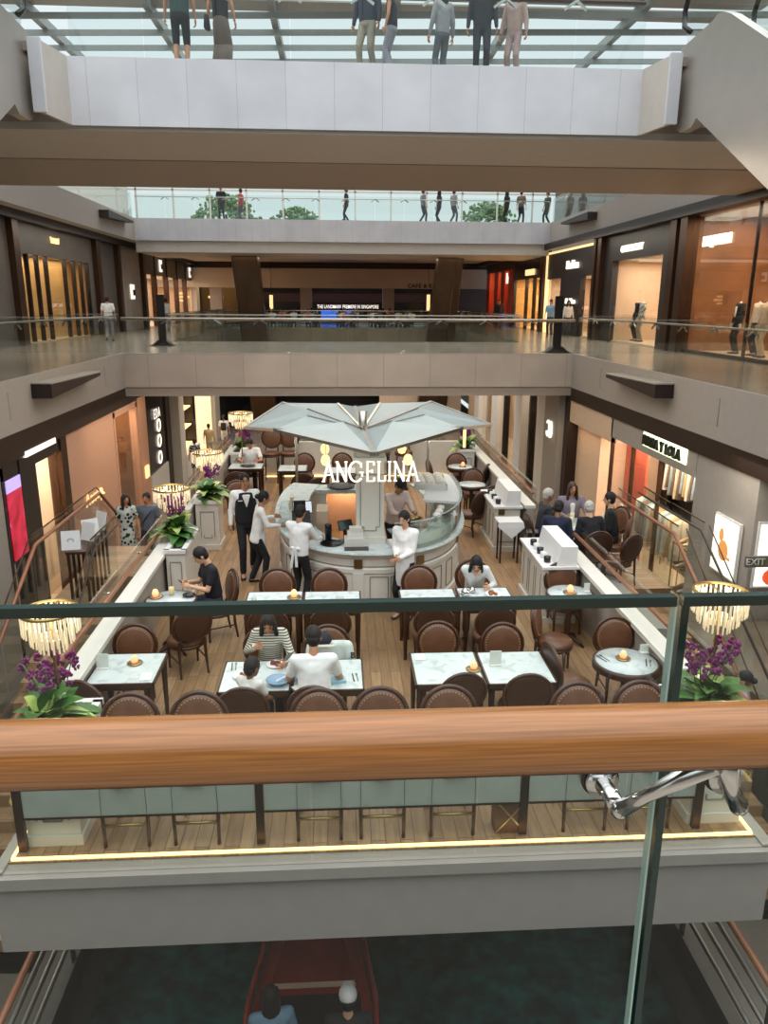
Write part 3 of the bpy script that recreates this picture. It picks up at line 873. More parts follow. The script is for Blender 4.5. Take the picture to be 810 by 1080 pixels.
# bronze pillars of the own level
n = 0
def pillar(sd, X, y0, y1, z0=0.0, z1=4.45, m='bronze'):
    global n
    n += 1
    struct(wb(MB(), sd, X, y0, y1, z0, z1, -0.22, 0.2), 'column_%d' % n, m)
for y0, y1 in ((28.2, 28.7), (37.6, 38.2), (41.2, 41.7), (46.3, 46.9)): pillar(-1, LX, y0, y1)
struct(wb(MB(), -1, LX, -4, 28.2, 0, 4.42, 0.0, 0.2), 'wall_left_own', 'stone_grey')
struct(wb(MB(), -1, LX, 38.2, 41.2, 0, 4.42, 0.0, 0.2), 'wall_left_stone', 'stone_grey')
struct(wb(MB(), -1, LX, 41.7, 46.3, 0, 4.42, 0.0, 0.2), 'wall_left_fluted', 'flute')
struct(wb(MB(), -1, LX, -4, 66, 4.2, 4.52, -0.35, 0.0), 'trim_31', 'darkbrown')
def cmark(sd, X, y, z, s, label):
    t = thing('shop_sign', label, 'sign', (sd * (X - 0.05), y, z))
    MB().bx(-0.02, 0.02, -s, s, -s, s).build('plate', 'sign_white', t)
    MB().bx(-0.035, 0.035, -0.1 * s, 1.02 * s, -0.5 * s, 0.3 * s).build('emblem', 'sign_black', t)
cmark(-1, LX, 44.2, 2.0, 0.38, 'glowing square C-shaped emblem on the pale fluted wall panel')
cmark(-1, LX, 51.6, 3.65, 0.36, 'glowing C-shaped emblem above the pink window, nearer of two')
cmark(-1, LX, 61.6, 3.6, 0.36, 'glowing C-shaped emblem above the pink window, farther of two')
t = thing('storefront', 'shop front with pink lit window under grey panels beyond the fluted wall', 'shop front', (-LX, 55, 0)); B0 = (-LX, 55, 0)
for y in (46.9, 50.2, 53.6, 56.9, 60.0):
    part('lintel_panel', -1, LX, [(y, y + 3.0, 3.05, 4.3, 0, 0.2)], 'stone_grey', t, B0)
    part('mullion', -1, LX, [(y - 0.25, y + 0.05, 0, 4.3, -0.05, 0.25)], 'bronze', t, B0)
part('window_pane', -1, LX, [(46.9, 63, 0, 3.05, 0.08, 0.1)], 'shop_glass', t, B0)
shell(-1, LX, 46.9, 63, 0, 3.1, 3.0, 'pink_beige', power=800, col=(1, 0.8, 0.66))
struct(MB().bx(-11.3, -10.9, 63.2, 64.4, 0, 4.4), 'column_40', 'ceiling')
struct(MB().bx(-11, -7.6, 66.0, 66.4, 0, 3.1), 'wall_slats', 'slat_wood')
o = MB()
for z, wd in ((0.28, 0.35), (0.0, 0.6), (-0.28, 0.3)):
    o.cbx((0, 0, z), (wd * 2, 0.06, 0.18))
tag(o.build('shop_sign', 'sign_warm', loc=(-9.85, 65.97, 1.85)), 'glowing three-line oval sign on the gilded slatted wall', 'sign')
area('slat_wall_light', (-9.4, 64.6, 4.2), (2.0, 0.6), 60, (1, 0.75, 0.42), (R(-20), 0, 0))

# right: three big fronts and the small ones beyond
struct(wb(MB(), 1, RX, -4, 17.5, 0, 4.42, 0.0, 0.2), 'wall_right_own', 'charcoal')
struct(wb(MB(), 1, RX, -4, 66, 4.2, 4.52, -0.35, 0.0), 'trim_32', 'darkbrown')
for y0, y1 in ((25.2, 25.7), (26.0, 26.5), (33.4, 33.8), (34.1, 34.4), (42.7, 43.3)): pillar(1, RX, y0, y1)
t = thing('storefront', 'tall copper-lit shop front with MQUEEN sign and dressed mannequins', 'shop front', (RX, 21.4, 0)); B0 = (RX, 21.4, 0)
part('window_pane', 1, RX, [(17.5, 25.2, 0.1, 4.2, 0.05, 0.07)], 'shop_glass', t, B0)
part('sill', 1, RX, [(17.5, 25.2, 0, 0.1, -0.02, 0.2)], 'black_panel', t, B0)
part('mullion', 1, RX, [(21.3, 21.36, 0.1, 4.2, 0.02, 0.1)], 'black_panel', t, B0)
shell(1, RX, 17.4, 25.25, 0.02, 4.2, 3.6, 'copper_wall', power=330, col=(1, 0.78, 0.56))
sign('MQUEEN', 1, RX + 0.075, 23.6, 3.37, 0.42, 'sign_white', 'white glowing MQUEEN sign on the copper shop window', 0.04, 0.95, 0.004, 1.12)
t = thing('storefront', 'black shop front with GIVENCHY sign and cream lit window', 'shop front', (RX, 30, 0)); B0 = (RX, 30, 0)
part('lintel', 1, RX, [(26.5, 33.4, 3.2, 4.42, 0, 0.25)], 'charcoal', t, B0)
part('jamb', 1, RX, [(26.5, 27.4, 0, 3.2, 0, 0.25)], 'charcoal', t, B0)
part('jamb', 1, RX, [(32.4, 33.4, 0, 3.2, 0, 0.25)], 'charcoal', t, B0)
part('window_pane', 1, RX, [(27.4, 32.4, 0.05, 3.2, 0.08, 0.1)], 'shop_glass', t, B0)
shell(1, RX, 27.2, 32.6, 0.02, 3.2, 3.0, 'pink_beige', power=190, col=(1, 0.83, 0.66))
sign('GIVENCHY', 1, RX, 30.3, 3.58, 0.36, 'sign_white', 'white glowing GIVENCHY sign on the black shop front', 0.04, 1.1, 0.002, 1.2)
t = thing('storefront', 'charcoal shop front edged by a glowing line with stacked MaxMara signs', 'shop front', (RX, 38.5, 0)); B0 = (RX, 38.5, 0)
part('lintel', 1, RX, [(34.4, 42.6, 2.75, 4.0, 0, 0.25)], 'charcoal', t, B0)
part('pier', 1, RX, [(36.6, 39.9, 0, 2.75, 0, 0.25)], 'charcoal', t, B0)
part('glowing_edge', 1, RX, [(34.4, 42.7, 4.0, 4.1, -0.04, 0.1)], 'sign_warm', t, B0)
part('glowing_edge', 1, RX, [(42.5, 42.68, 0, 4.0, -0.06, 0.1)], 'sign_warm', t, B0)
part('window_pane', 1, RX, [(34.4, 36.6, 0.05, 2.75, 0.08, 0.1)], 'shop_glass', t, B0)
part('window_pane', 1, RX, [(39.9, 42.5, 0.05, 2.75, 0.08, 0.1)], 'shop_glass', t, B0)
shell(1, RX, 34.4, 42.5, 0.02, 2.8, 2.4, 'pink_beige', power=260, col=(1, 0.8, 0.62))
sign('MaxMara', 1, RX, 37.9, 3.3, 0.55, 'sign_white', 'large white MaxMara sign above the charcoal pier', 0.04, 0.85, 0.004, 1.1)
sign('MaxMara', 1, RX, 37.9, 1.62, 0.36, 'sign_white', 'small white MaxMara sign low on the charcoal pier', 0.04, 1.0, 0.002, 1.1)
t = thing('storefront', 'warm lit shop front with dark framed shelves under a yellow sign', 'shop front', (RX, 47, 0)); B0 = (RX, 47, 0)
part('lintel', 1, RX, [(43.3, 50.6, 2.9, 4.3, 0, 0.2)], 'black_panel', t, B0)
for y in (43.3, 45.3, 47.2, 50.4): part('mullion', 1, RX, [(y, y + 0.18, 0, 2.9, -0.03, 0.15)], 'black_panel', t, B0)
part('window_pane', 1, RX, [(43.3, 50.6, 0.05, 2.9, 0.08, 0.1)], 'shop_glass', t, B0)
shell(1, RX, 43.3, 50.6, 0.02, 2.95, 2.5, 'warm_wall', power=420, col=(1, 0.76, 0.48))
tag(wb(MB(), 1, 0, -1.0, 1.0, -0.16, 0.16, -0.05, 0.03).build('shop_sign', 'sign_warm', loc=(RX - 0.03, 46.3, 3.25)), 'yellow glowing bar sign above the dark framed window', 'sign')
t = thing('storefront', 'orange-red lit shop front at the far right of our level', 'shop front', (RX, 55, 0)); B0 = (RX, 55, 0)
part('lintel', 1, RX, [(50.6, 60, 3.6, 4.4, 0, 0.2)], 'darkbrown', t, B0)
for y in (50.8, 53.2, 55.4, 58.4): part('panel', 1, RX, [(y, y + 1.2, 0, 3.6, -0.05, 0.2)], 'orange_red', t, B0)
part('window_pane', 1, RX, [(50.8, 59.6, 0.05, 3.6, 0.1, 0.12)], 'shop_glass', t, B0)
shell(1, RX, 50.8, 59.8, 0.02, 3.7, 2.0, 'orange_red', power=260, col=(1, 0.6, 0.3))
sign('h', 1, RX, 52.4, 3.05, 0.9, 'sign_white', 'small white letter sign on the orange-red shop front', 0.04, 1.0, 0.03)

# far hall: bulkhead, dark food counter zone, lit sign
struct(MB().bx(-16, 16, 62.4, 62.8, 2.55, 4.45), 'wall_hall_bulkhead', 'soffit_light')
struct(MB().bx(-16, 16, 62.2, 62.5, 4.0, 4.5), 'trim_33', 'darkbrown')
struct(MB().bx(-16, 16, 67.4, 67.8, 0, 4.45), 'wall_hall_back', 'dim_hall')
for x in (-9.4, -2.4, 4.1): struct(MB().bx(x - 0.45, x + 0.45, 62.9, 63.8, 0, 4.45), 'column_%d' % (60 + int(x)), 'grey_wall')
tt = text_obj('shop_sign', 'THE LANDMARK PREMIERE IN SINGAPORE', 0.4, 'sign_white', None, (0.95, 66.96, 1.12), ROT_F, 0.03, 0.68, 0.004)
tag(tt, 'long row of white glowing capital letters across the far food hall', 'sign')
tt = text_obj('shop_sign', 'CAFE & EATERY', 0.42, 'sign_black', None, (7.2, 62.36, 2.75), ROT_F, 0.02, 1.0, 0.01, 1.15)
tag(tt, 'dark lettering on the pale bulkhead above the far hall', 'sign')
struct(MB().bx(-9, 8, 67, 67.3, 0, 1.5).bx(-9, 8, 67, 67.3, 2.3, 4.45), 'wall_hall_counter', 'black_panel')
struct(MB().bx(-9, 8, 67.1, 67.3, 1.5, 2.3), 'trim_34', 'dim_hall')
area('hall_light', (0, 65, 4.3), (16, 2), 90, (1, 0.72, 0.62))
o = tag(MB().bx(-1.6, 1.2, -0.04, 0.04, -0.55, 0.55).build('screen', emat('blue_screen', '#2b62d8', 1.4), loc=(0.3, 66.3, 0.3)), 'bright blue advertising screen in the far food hall', 'screen')
for x, z0, z1 in ((-5.0, 0.8, 2.0), (7.1, 0.9, 2.1)):
    o = thing('light_tube', 'x', 'lamp', (x, 61.5, z0))
    MB().cyl((0, 0, 0), (0, 0, z1 - z0), 0.13, 10).build('lamp_body', 'sign_warm', o)
    MB().cyl((0, 0, z1 - z0), (0, 0, 4.45 - z0), 0.015, 6).build('cord', 'black_panel', o)
    tag(o, 'upright glowing light tube hanging in the far hall, %s of two' % ('left' if x < 0 else 'right'), 'lamp')
for x, s in ((-12.5, 1), (9.0, 2)):
    pass
for k, x in enumerate((-8.5, -7.9)):
    o = thing('screen', 'x', 'screen', (x + k * 1.4, 66.6 - k * 0.2, -0.28))
    MB().bx(-0.35, 0.35, -0.04, 0.04, 1.0, 2.1).build('display', emat('lilac_screen', '#cfc6f2', 1.1), o)
    MB().bx(-0.4, 0.4, 0.04, 0.1, 0, 2.15).build('casing', 'black_panel', o)
    tag(o, 'pale lilac screen near the slatted wall, %s of two' % ('nearer the wall' if k == 0 else 'farther from the wall'))

# ---- lower mall, left side
DX = 6.5
t = thing('storefront', 'dark shop front with glowing white bar sign and red advertising screen', 'shop front', (-DX, 16.7, LZ)); B0 = (-DX, 16.7, LZ)
part('lintel', -1, DX, [(14.9, 18.5, -1.85, -1.5, 0, 0.3)], 'black_panel', t, B0)
part('jamb', -1, DX, [(14.9, 15.0, LZ, -1.6, 0, 0.3)], 'black_panel', t, B0)
part('jamb', -1, DX, [(15.75, 16.05, LZ, -1.6, -0.02, 0.3)], 'black_panel', t, B0)
part('jamb', -1, DX, [(18.15, 18.55, LZ, -1.5, -0.03, 0.3)], 'bronze', t, B0)
part('door_leaf', -1, DX, [(16.35, 16.95, LZ, -1.85, 0.12, 0.2)], 'black_panel', t, B0)
part('window_pane', -1, DX, [(16.95, 18.15, LZ + 0.9, -1.9, 0.1, 0.12)], 'shop_glass', t, B0)
part('sign_bar', -1, DX, [(16.05, 17.8, -1.6, -1.48, -0.06, 0.02)], 'sign_white', t, B0)
scr = bpy.data.materials.new('red_screen'); scr.use_nodes = True
nt = scr.node_tree; b = nt.nodes['Principled BSDF']
tx = nt.nodes.new('ShaderNodeTexCoord'); wv = nt.nodes.new('ShaderNodeTexNoise'); wv.inputs['Scale'].default_value = 1.6; wv.inputs['Distortion'].default_value = 1.5
rr = nt.nodes.new('ShaderNodeValToRGB')
rr.color_ramp.elements[0].position = 0.35; rr.color_ramp.elements[0].color = hexc('#b5122b')
rr.color_ramp.elements[1].position = 0.62; rr.color_ramp.elements[1].color = hexc('#ea2f52')
e2 = rr.color_ramp.elements.new(0.72); e2.color = hexc('#d9a7f0')
nt.links.new(tx.outputs['Object'], wv.inputs['Vector']); nt.links.new(wv.outputs['Fac'], rr.inputs[0]); nt.links.new(rr.outputs[0], b.inputs['Emission Color']); b.inputs['Emission Strength'].default_value = 0.9
b.inputs['Base Color'].default_value = (0.02, 0.02, 0.02, 1)
t = thing('advertising_screen', 'tall red and lilac advertising screen beside the dark shop door', 'screen', (-DX + 0.02, 15.38, LZ + 2.0))
MB().bx(-0.1, -0.02, -0.36, 0.36, -0.02, 1.7).build('casing', 'black_panel', t)
MB().bx(-0.02, 0.0, -0.35, 0.35, 0.03, 1.42).build('display', scr, t)
MB().bx(-0.02, 0.0, -0.35, 0.35, 1.42, 1.67).build('banner', emat('lilac_banner', '#b9a6f0', 0.9), t)
shell(-1, DX, 15.9, 18.4, LZ, -1.85, 2.2, 'pink_beige', floor='shop_floor', power=140, col=(1, 0.86, 0.7))
o = thing('display_counter', 'glass-fronted white display counter inside the dark shop', 'counter', (-7.5, 17.6, LZ))
MB().bx(-0.3, 0.3, -0.45, 0.45, 0, 1.0).build('cabinet', 'white_paint', o); MB().bx(-0.31, 0.31, -0.46, 0.46, 1.0, 1.9).build('glass_case', 'glass_green', o)
tag(MB().bx(-0.05, 0.05, -0.18, 0.18, 0, 0.4).build('gift_box', mat('pink_box', '#d9476a', 0.5), loc=(-7.5, 17.9, LZ + 1.9)), 'pink patterned box on the white counter of the dark shop', 'box')
struct(wb(MB(), -1, DX, 18.55, 22.6, LZ, -1.5, 0.0, 0.3), 'wall_left_blush', 'blush')
sign("Aesop.", -1, DX, 20.25, -3.44, 0.5, 'sign_warm', 'glowing amber Aesop. lettering on the blush pink wall', 0.015, 1.0, 0.0, 1.15)
t = thing('shop_window', 'tall shop window with brown interior beside the blush wall', 'window', (-DX, 24, LZ)); B0 = (-DX, 24, LZ)
part('frame', -1, DX, [(22.6, 22.75, LZ, -1.6, -0.02, 0.2), (25.1, 25.25, LZ, -1.6, -0.02, 0.2), (22.6, 25.25, -1.75, -1.5, -0.02, 0.2)], 'blush', t, B0)
part('window_pane', -1, DX, [(22.75, 25.1, LZ, -1.75, 0.08, 0.1)], 'shop_glass', t, B0)
shell(-1, DX, 22.7, 25.2, LZ, -1.7, 1.2, 'copper_wall', power=60, col=(1, 0.75, 0.5))
struct(wb(MB(), -1, DX, 25.25, 26.3, LZ, -1.5, -0.05, 0.4), 'column_50', 'blush')
tag(MB().bx(0, 0.05, -0.2, 0.2, -0.2, 0.2).build('shop_sign', 'sign_warm', loc=(-DX + 0.06, 25.75, -4.0)), 'small glowing square sign on the blush column', 'sign')
t = thing('poster_panel', 'black poster panel with white lettering and round emblems by the lower walkway', 'poster', (-DX, 28, LZ)); B0 = (-DX, 28, LZ)
part('panel', -1, DX, [(26.5, 29.2, LZ + 1.2, -1.6, 0.0, 0.2)], 'black_panel', t, B0)
part('base', -1, DX, [(26.5, 29.2, LZ, LZ + 1.2, -0.05, 0.2)], 'white_paint', t, B0)
text_obj('lettering', 'EDA', 0.5, 'sign_white', t, (0.04, -0.1, 3.2), ROT_L, 0.006, 1.0, 0.0, 1.15)
for k, z in enumerate((2.75, 2.2, 1.6)):
    g = MB()
    for a in range(20):
        aa = 2 * PI * a / 20
        g.cbx((0.03, 0.1 + math.cos(aa) * 0.26 - k * 0.05, z + math.sin(aa) * 0.2), (0.02, 0.09, 0.07))
    g.build('emblem', 'sign_white', t)
struct(wb(MB(), -1, DX, 29.3, 30.0, LZ, -1.5, -0.05, 0.4), 'column_51', 'darkbrown')
struct(wb(MB(), -1, DX, 30.2, 31.2, LZ, -1.5, -0.35, 0.4), 'column_52', 'ceiling')
t = thing('wall_shelf', 'lit shelves with white goods behind the pale lower column', 'shelf', (-DX, 33, LZ)); B0 = (-DX, 33, LZ)
part('back', -1, DX, [(31.3, 34.6, LZ, -1.5, 0.4, 0.5)], 'pink_beige', t, B0)
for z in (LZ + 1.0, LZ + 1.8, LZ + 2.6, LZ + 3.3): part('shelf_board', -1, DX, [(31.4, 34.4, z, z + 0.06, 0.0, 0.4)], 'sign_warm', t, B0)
part('base_cabinet', -1, DX, [(31.3, 34.6, LZ, LZ + 0.95, -0.3, 0.4)], 'cream_paint', t, B0)
struct(wb(MB(), -1, DX, 34.7, 35.3, LZ, -1.5, -0.05, 0.4), 'column_53', 'black_panel')
tag(wb(MB(), -1, 0, -2.0, 2.0, 0, 3.9, 0, 0.1).build('glowing_wall_sign', emat('cream_light_panel', '#ffdfae', 1.0), loc=(-DX, 38, LZ + 0.05)), 'tall cream glowing wall panel far along the lower left walkway', 'light panel')
struct(wb(MB(), -1, DX, 40.1, 41.6, LZ, -1.5, -0.2, 0.4), 'column_54', 'grey_wall')
struct(wb(MB(), -1, DX, 41.6, 61, LZ, -1.2, 0.0, 0.3), 'wall_left_far_low', 'black_panel')
tag(MB().bx(-0.25, 0.25, -0.05, 0.05, -0.7, 0.7)  .build('violet_lamp', emat('violet_light', '#4a2fc4', 1.6), loc=(-5.9, 50, -3.2)), 'small violet glowing light in the far dark passage', 'light panel')
area('walkway_light', (-4.9, 33, -1.2), (1.6, 10), 170, (1, 0.85, 0.66))
area('walkway_light', (-5.4, 23, -1.3), (1.2, 6), 70, (1, 0.82, 0.62))
area('far_walkway_light', (1, 45, -1.2), (10, 10), 160, (1, 0.82, 0.66))

# ---- lower mall, right side
EX = 7.4
struct(wb(MB(), 1, EX, 24.5, 26.2, LZ, -1.3, -0.25, 0.5), 'column_55', 'grey_wall')
t = thing('shop_sign', 'glowing pair of looped letters on the grey lower column at the right', 'sign', (EX - 0.3, 25.4, -2.55))
for y0 in (-0.2, 0.1):
    g = MB()
    for a in range(14):
        aa = R(40) + 2 * PI * a / 17
        ab = R(40) + 2 * PI * (a + 1) / 17
        g.bar((0, y0 + 0.15 * math.cos(aa), 0.26 * math.sin(aa)), (0, y0 + 0.15 * math.cos(ab), 0.26 * math.sin(ab)), 0.06, 0.05)
    g.build('letter', 'sign_white', t)
struct(wb(MB(), 1, EX, 24.1, 24.5, LZ, -1.3, -0.05, 0.3), 'column_56', 'darkbrown')
struct(wb(MB(), 1, EX, 20.2, 24.1, -2.1, -1.4, 0.0, 0.3).bx(EX + 0.3, EX + 0.35, 21.6, 24.1, LZ, -2.1), 'wall_right_pink', 'pink_beige')
area('pink_wall_wash', (EX - 0.1, 22.8, -2.05), (0.5, 2.4), 14, (1, 0.72, 0.45), (0, R(25), 0))
t = thing('storefront', 'lit clothes shop with backlit black BIMBA Y LOLA sign and glass front', 'shop front', (EX, 18, LZ)); B0 = (EX, 18, LZ)
part('lintel', 1, EX, [(15.2, 20.3, -1.95, -1.42, 0, 0.3)], 'grey_wall', t, B0)
for y in (17.0, 18.7, 20.2): part('mullion', 1, EX, [(y, y + 0.05, LZ, -1.95, 0.0, 0.1)], 'bronze', t, B0)
part('window_pane', 1, EX, [(15.2, 20.3, LZ, -1.95, 0.06, 0.08)], 'shop_glass', t, B0)
shell(1, EX, 15.25, 21.5, LZ, -1.9, 2.0, 'pink_beige', power=330, col=(1, 0.8, 0.6))
struct(MB().bx(8.3, 8.36, 19.9, 21.4, LZ, -1.95), 'wall_coral', 'coral')
g = sign('BIMBA Y LOLA', 1, EX - 0.06, 16.8, -1.6, 0.34, 'sign_black', 'black BIMBA Y LOLA letters with a bright halo on the grey lintel', 0.03, 0.85, 0.002, 1.12)
tag(wb(MB(), 1, 0, -1.15, 1.22, -0.17, 0.17, -0.03, 0.0).build('sign_halo', emat('sign_halo', '#f4ffd8', 1.5), loc=(EX, 16.8, -1.6)), 'bright halo panel behind the black BIMBA Y LOLA letters', 'light panel')
# light boxes on the grey wall, hanging exit sign
M['poster_white'] = emat('poster_white', '#fff6e8', 1.25)
M['poster_tan'] = emat('poster_tan', '#c98a4a', 0.9)
M['poster_red'] = emat('poster_red', '#d9552f', 0.9)
t = thing('light_box', 'glowing poster light box with a tan figure on the grey wall', 'light box', (EX, 13.6, -3.5))
MB().bx(-0.06, 0.0, -0.5, 0.45, 0, 1.14).build('casing', 'white_paint', t)
MB().bx(-0.075, -0.06, -0.46, 0.41, 0.04, 1.1).build('display', 'poster_white', t)
g = MB(); g.ell((-0.078, 0.1, 0.78), (0.006, 0.09, 0.13)); g.ell((-0.078, -0.02, 0.5), (0.006, 0.19, 0.2)); g.bx(-0.08, -0.075, -0.3, -0.1, 0.36, 0.42)
g.build('picture', 'poster_tan', t)
t = thing('light_box', 'glowing poster light box with a red shape facing the canal', 'light box', (8.2, 12.78, -3.45))
MB().bx(-0.72, 0.8, -0.05, 0.0, 0, 1.25).build('casing', 'white_paint', t)
MB().bx(-0.68, 0.76, -0.065, -0.05, 0.04, 1.2).build('display', 'poster_white', t)
g = MB(); g.ell((-0.25, -0.068, 0.22), (0.3, 0.006, 0.2)); g.build('picture', 'poster_red', t)
t = thing('exit_sign', 'small dark hanging sign reading EXIT 2 beside the light boxes', 'sign', (7.72, 12.4, -2.82))
MB().bx(-0.6, 0.6, -0.03, 0.03, -0.1, 0.1).build('panel', mat('sign_grey', '#6b6a5c', 0.5), t)
text_obj('lettering', 'EXIT 2', 0.17, 'white_paint', t, (-0.37, -0.04, 0), ROT_F, 0.006)
MB().cyl((0, 0, 0.1), (0, 0, 1.8), 0.015, 6).build('hanger', 'steel', t)
area('right_wall_wash', (6.7, 12.2, -1.15), (1.2, 3.0), 40, (1, 0.88, 0.74))
# shops farther along the lower right walkway
t = thing('storefront', 'far lower shop front with white piers and clothes in a glass window', 'shop front', (EX, 33, LZ)); B0 = (EX, 33, LZ)
for y in (26.6, 30.2, 35.0, 39.6): part('pier', 1, EX, [(y, y + 1.2, LZ, -1.3, -0.1, 0.4)], 'white_paint', t, B0)
for y in (29.0, 33.6): part('mullion', 1, EX, [(y, y + 0.2, LZ, -1.3, -0.05, 0.2)], 'black_panel', t, B0)
part('window_pane', 1, EX, [(26.6, 44, LZ, -1.4, 0.1, 0.12)], 'shop_glass', t, B0)
shell(1, EX, 26.6, 44, LZ, -1.4, 1.9, 'pink_beige', power=260, col=(1, 0.82, 0.62))
struct(MB().bx(2.5, 7.4, 46, 46.3, LZ, -1.2), 'wall_right_far_low', 'pink_beige')
area('walkway_light', (6, 32, -1.2), (1.6, 12), 110, (1, 0.86, 0.68))
# ------------------------------------------------------------------ cafe furniture
def chair_proto(name, label, cat, seat_z, back_c, loc, rz, group, back_r=0.25, foot=False):
    """front of the chair is +y; back ring at y=-0.21"""
    t = thing(name, label, cat, loc, rz, group)
    s = MB()
    s.lathe([(0.0, -0.07), (0.225, -0.07), (0.245, -0.045), (0.245, -0.015), (0.21, 0.015), (0.0, 0.022)], (0, 0.02, seat_z), 20, sx=1.0, sy=0.95)
    s.build('seat', 'leather', t)
    MB().lathe([(0.0, -0.105), (0.235, -0.105), (0.24, -0.07), (0.0, -0.068)], (0, 0.02, seat_z), 20, sx=1, sy=0.95).build('seat_rail', 'chair_wood', t)
    tilt = Matrix.Rotation(R(10), 3, 'X')
    c = Vector((0, -0.235, back_c))
    b = MB(); b.ell(c + Vector((0, 0.012, 0)), (back_r * 0.93, 0.04, back_r * 0.93), tilt, 22, 10)
    cushion = b.build('backrest', 'leather', t)
    b = MB(); b.ell(c + Vector((0, -0.016, 0)), (back_r * 0.94, 0.022, back_r * 0.94), tilt, 22, 8)
    b.build('back_panel', 'leather_back', t)
    ring = [c + tilt @ Vector((back_r * math.cos(2 * PI * k / 28), 0, back_r * math.sin(2 * PI * k / 28))) for k in range(28)]
    MB().tube(ring, 0.021, 6, closed=True).build('back_frame', 'chair_wood', t)
    nl = MB()
    for k in range(40):
        a = 2 * PI * k / 40
        p = c + tilt @ Vector((back_r * 0.82 * math.cos(a), 0.038, back_r * 0.82 * math.sin(a)))
        nl.ell(p, (0.0065, 0.005, 0.0065), None, 5, 4)
    nl.build('nailhead_trim', 'nail', cushion)
    for sx in (-1, 1):
        MB().tube([(sx * 0.19, 0.17, seat_z - 0.08), (sx * 0.195, 0.175, seat_z * 0.55), (sx * 0.19, 0.18, 0.06), (sx * 0.19, 0.18, 0)], [0.026, 0.021, 0.015, 0.018], 8).build('leg', 'chair_wood', t)
        MB().tube([(sx * 0.155, -0.225, back_c - back_r * 0.72), (sx * 0.17, -0.19, seat_z), (sx * 0.175, -0.2, seat_z * 0.5), (sx * 0.18, -0.235, 0)], [0.018, 0.022, 0.02, 0.015], 8).build('leg', 'chair_wood', t)
        MB().tube([(sx * 0.19, 0.175, seat_z * 0.42), (sx * 0.176, -0.205, seat_z * 0.42)], 0.011, 6).build('stretcher', 'chair_wood', t)
    if foot:
        MB().tube([(-0.19, 0.178, 0.22), (0.19, 0.178, 0.22)], 0.015, 6).build('foot_rail', 'brass', t)
    return t

def rect_table(label, x0, x1, y0, y1, group=None):
    t = thing('dining_table', label, 'table', ((x0 + x1) / 2, (y0 + y1) / 2, FZ), 0, group)
    w, d = (x1 - x0) / 2, (y1 - y0) / 2
    MB().bx(-w + 0.02, w - 0.02, -d + 0.02, d - 0.02, 0.732, 0.755).build('table_top', 'marble', t, bevel=0.003)
    g = MB()
    for a in ((-w, w, -d, -d + 0.02), (-w, w, d - 0.02, d), (-w, -w + 0.02, -d, d), (w - 0.02, w, -d, d)): g.bx(a[0], a[1], a[2], a[3], 0.71, 0.752)
    g.build('top_edge', 'table_wood', t)
    g = MB().bx(-w + 0.03, w - 0.03, -d + 0.03, d - 0.03, 0.66, 0.715)
    g.build('apron_frame', 'table_wood', t)
    for sx in (-1, 1):
        for sy in (-1, 1):
            MB().tube([(sx * (w - 0.05), sy * (d - 0.05), 0.68), (sx * (w - 0.05), sy * (d - 0.05), 0)], [0.036, 0.022], 4, smooth=False).build('leg', 'table_wood', t)
    return t
def round_table(label, x, y, r=0.35, group=None, ped=True):
    t = thing('round_table', label, 'table', (x, y, FZ), 0, group)
    MB().lathe([(0, 0.73), (r - 0.03, 0.73), (r - 0.03, 0.755), (0, 0.757)], n=32).build('table_top', 'marble', t)
    MB().lathe([(r - 0.035, 0.66), (r, 0.67), (r, 0.75), (r - 0.03, 0.752), (r - 0.035, 0.73)], n=32).build('top_edge', 'table_wood', t)
    MB().lathe([(0.0, 0.7), (0.05, 0.68), (0.035, 0.5), (0.05, 0.3), (0.04, 0.1), (0.06, 0.06), (0, 0.06)], n=12).build('pedestal', 'table_wood', t)
    for k in range(4):
        a = PI / 4 + k * PI / 2
        MB().tube([(0.03 * math.cos(a), 0.03 * math.sin(a), 0.12), (0.2 * math.cos(a), 0.2 * math.sin(a), 0.06), (0.27 * math.cos(a), 0.27 * math.sin(a), 0.0)], [0.03, 0.025, 0.018], 6).build('foot', 'table_wood', t)
    return t

TG = 'marble-topped cafe tables'
TABLES = {}
for key, lab, *r in (
    ('T1', 'marble-topped table by the left wall with a candle and menu stand', -2.70, -1.97, 7.48, 8.22),
    ('T2a', 'marble-topped table half in front of the small boy and the woman in stripes', -1.28, -0.52, 7.24, 7.96),
    ('T2b', 'marble-topped table half in front of the man in a white t-shirt', -0.51, 0.25, 7.24, 7.96),
    ('T3', 'empty marble-topped table with a candle near its corner, left of a front pair', 0.79, 1.545, 7.3, 8.08),
    ('T4', 'empty marble-topped table with a clear menu holder, right of a front pair', 1.56, 2.31, 7.28, 8.06),
    ('T5', 'marble-topped table with a candle behind the woman in stripes', -1.27, -0.5, 9.38, 10.1),
    ('T6', 'bare marble-topped table nearest the waiter with the apron bow', -0.49, 0.29, 9.38, 10.08),
    ('T7', 'bare marble-topped table nearest the waitress with clasped hands', 0.82, 1.6, 9.38, 10.1),
    ('T8', 'marble-topped table with dishes before the long-haired woman', 1.63, 2.37, 9.38, 10.12)):
    TABLES[key] = rect_table(lab, *r, TG)
far_l = rect_table('dark-legged table before the seated man in a white t-shirt', -2.66, -1.84, 18.3, 18.95, TG)
rect_table('table beyond the counter beside the twin bar stools', -1.45, -0.75, 18.0, 18.7, TG)
rect_table('table with a candle between backs of chairs beyond the counter', -0.3, 0.6, 17.7, 18.4, TG)
round_table('round marble table with a candle beside the white service cabinet', 3.2, 9.87, 0.33)
round_table('round marble table set with cutlery and a candle at the right front', 3.22, 7.75, 0.37)
round_table('round marble table before the man in a black t-shirt', -2.28, 9.88, 0.35)
round_table('small round table farthest along the right wall with a candle', 3.0, 18.4, 0.33)
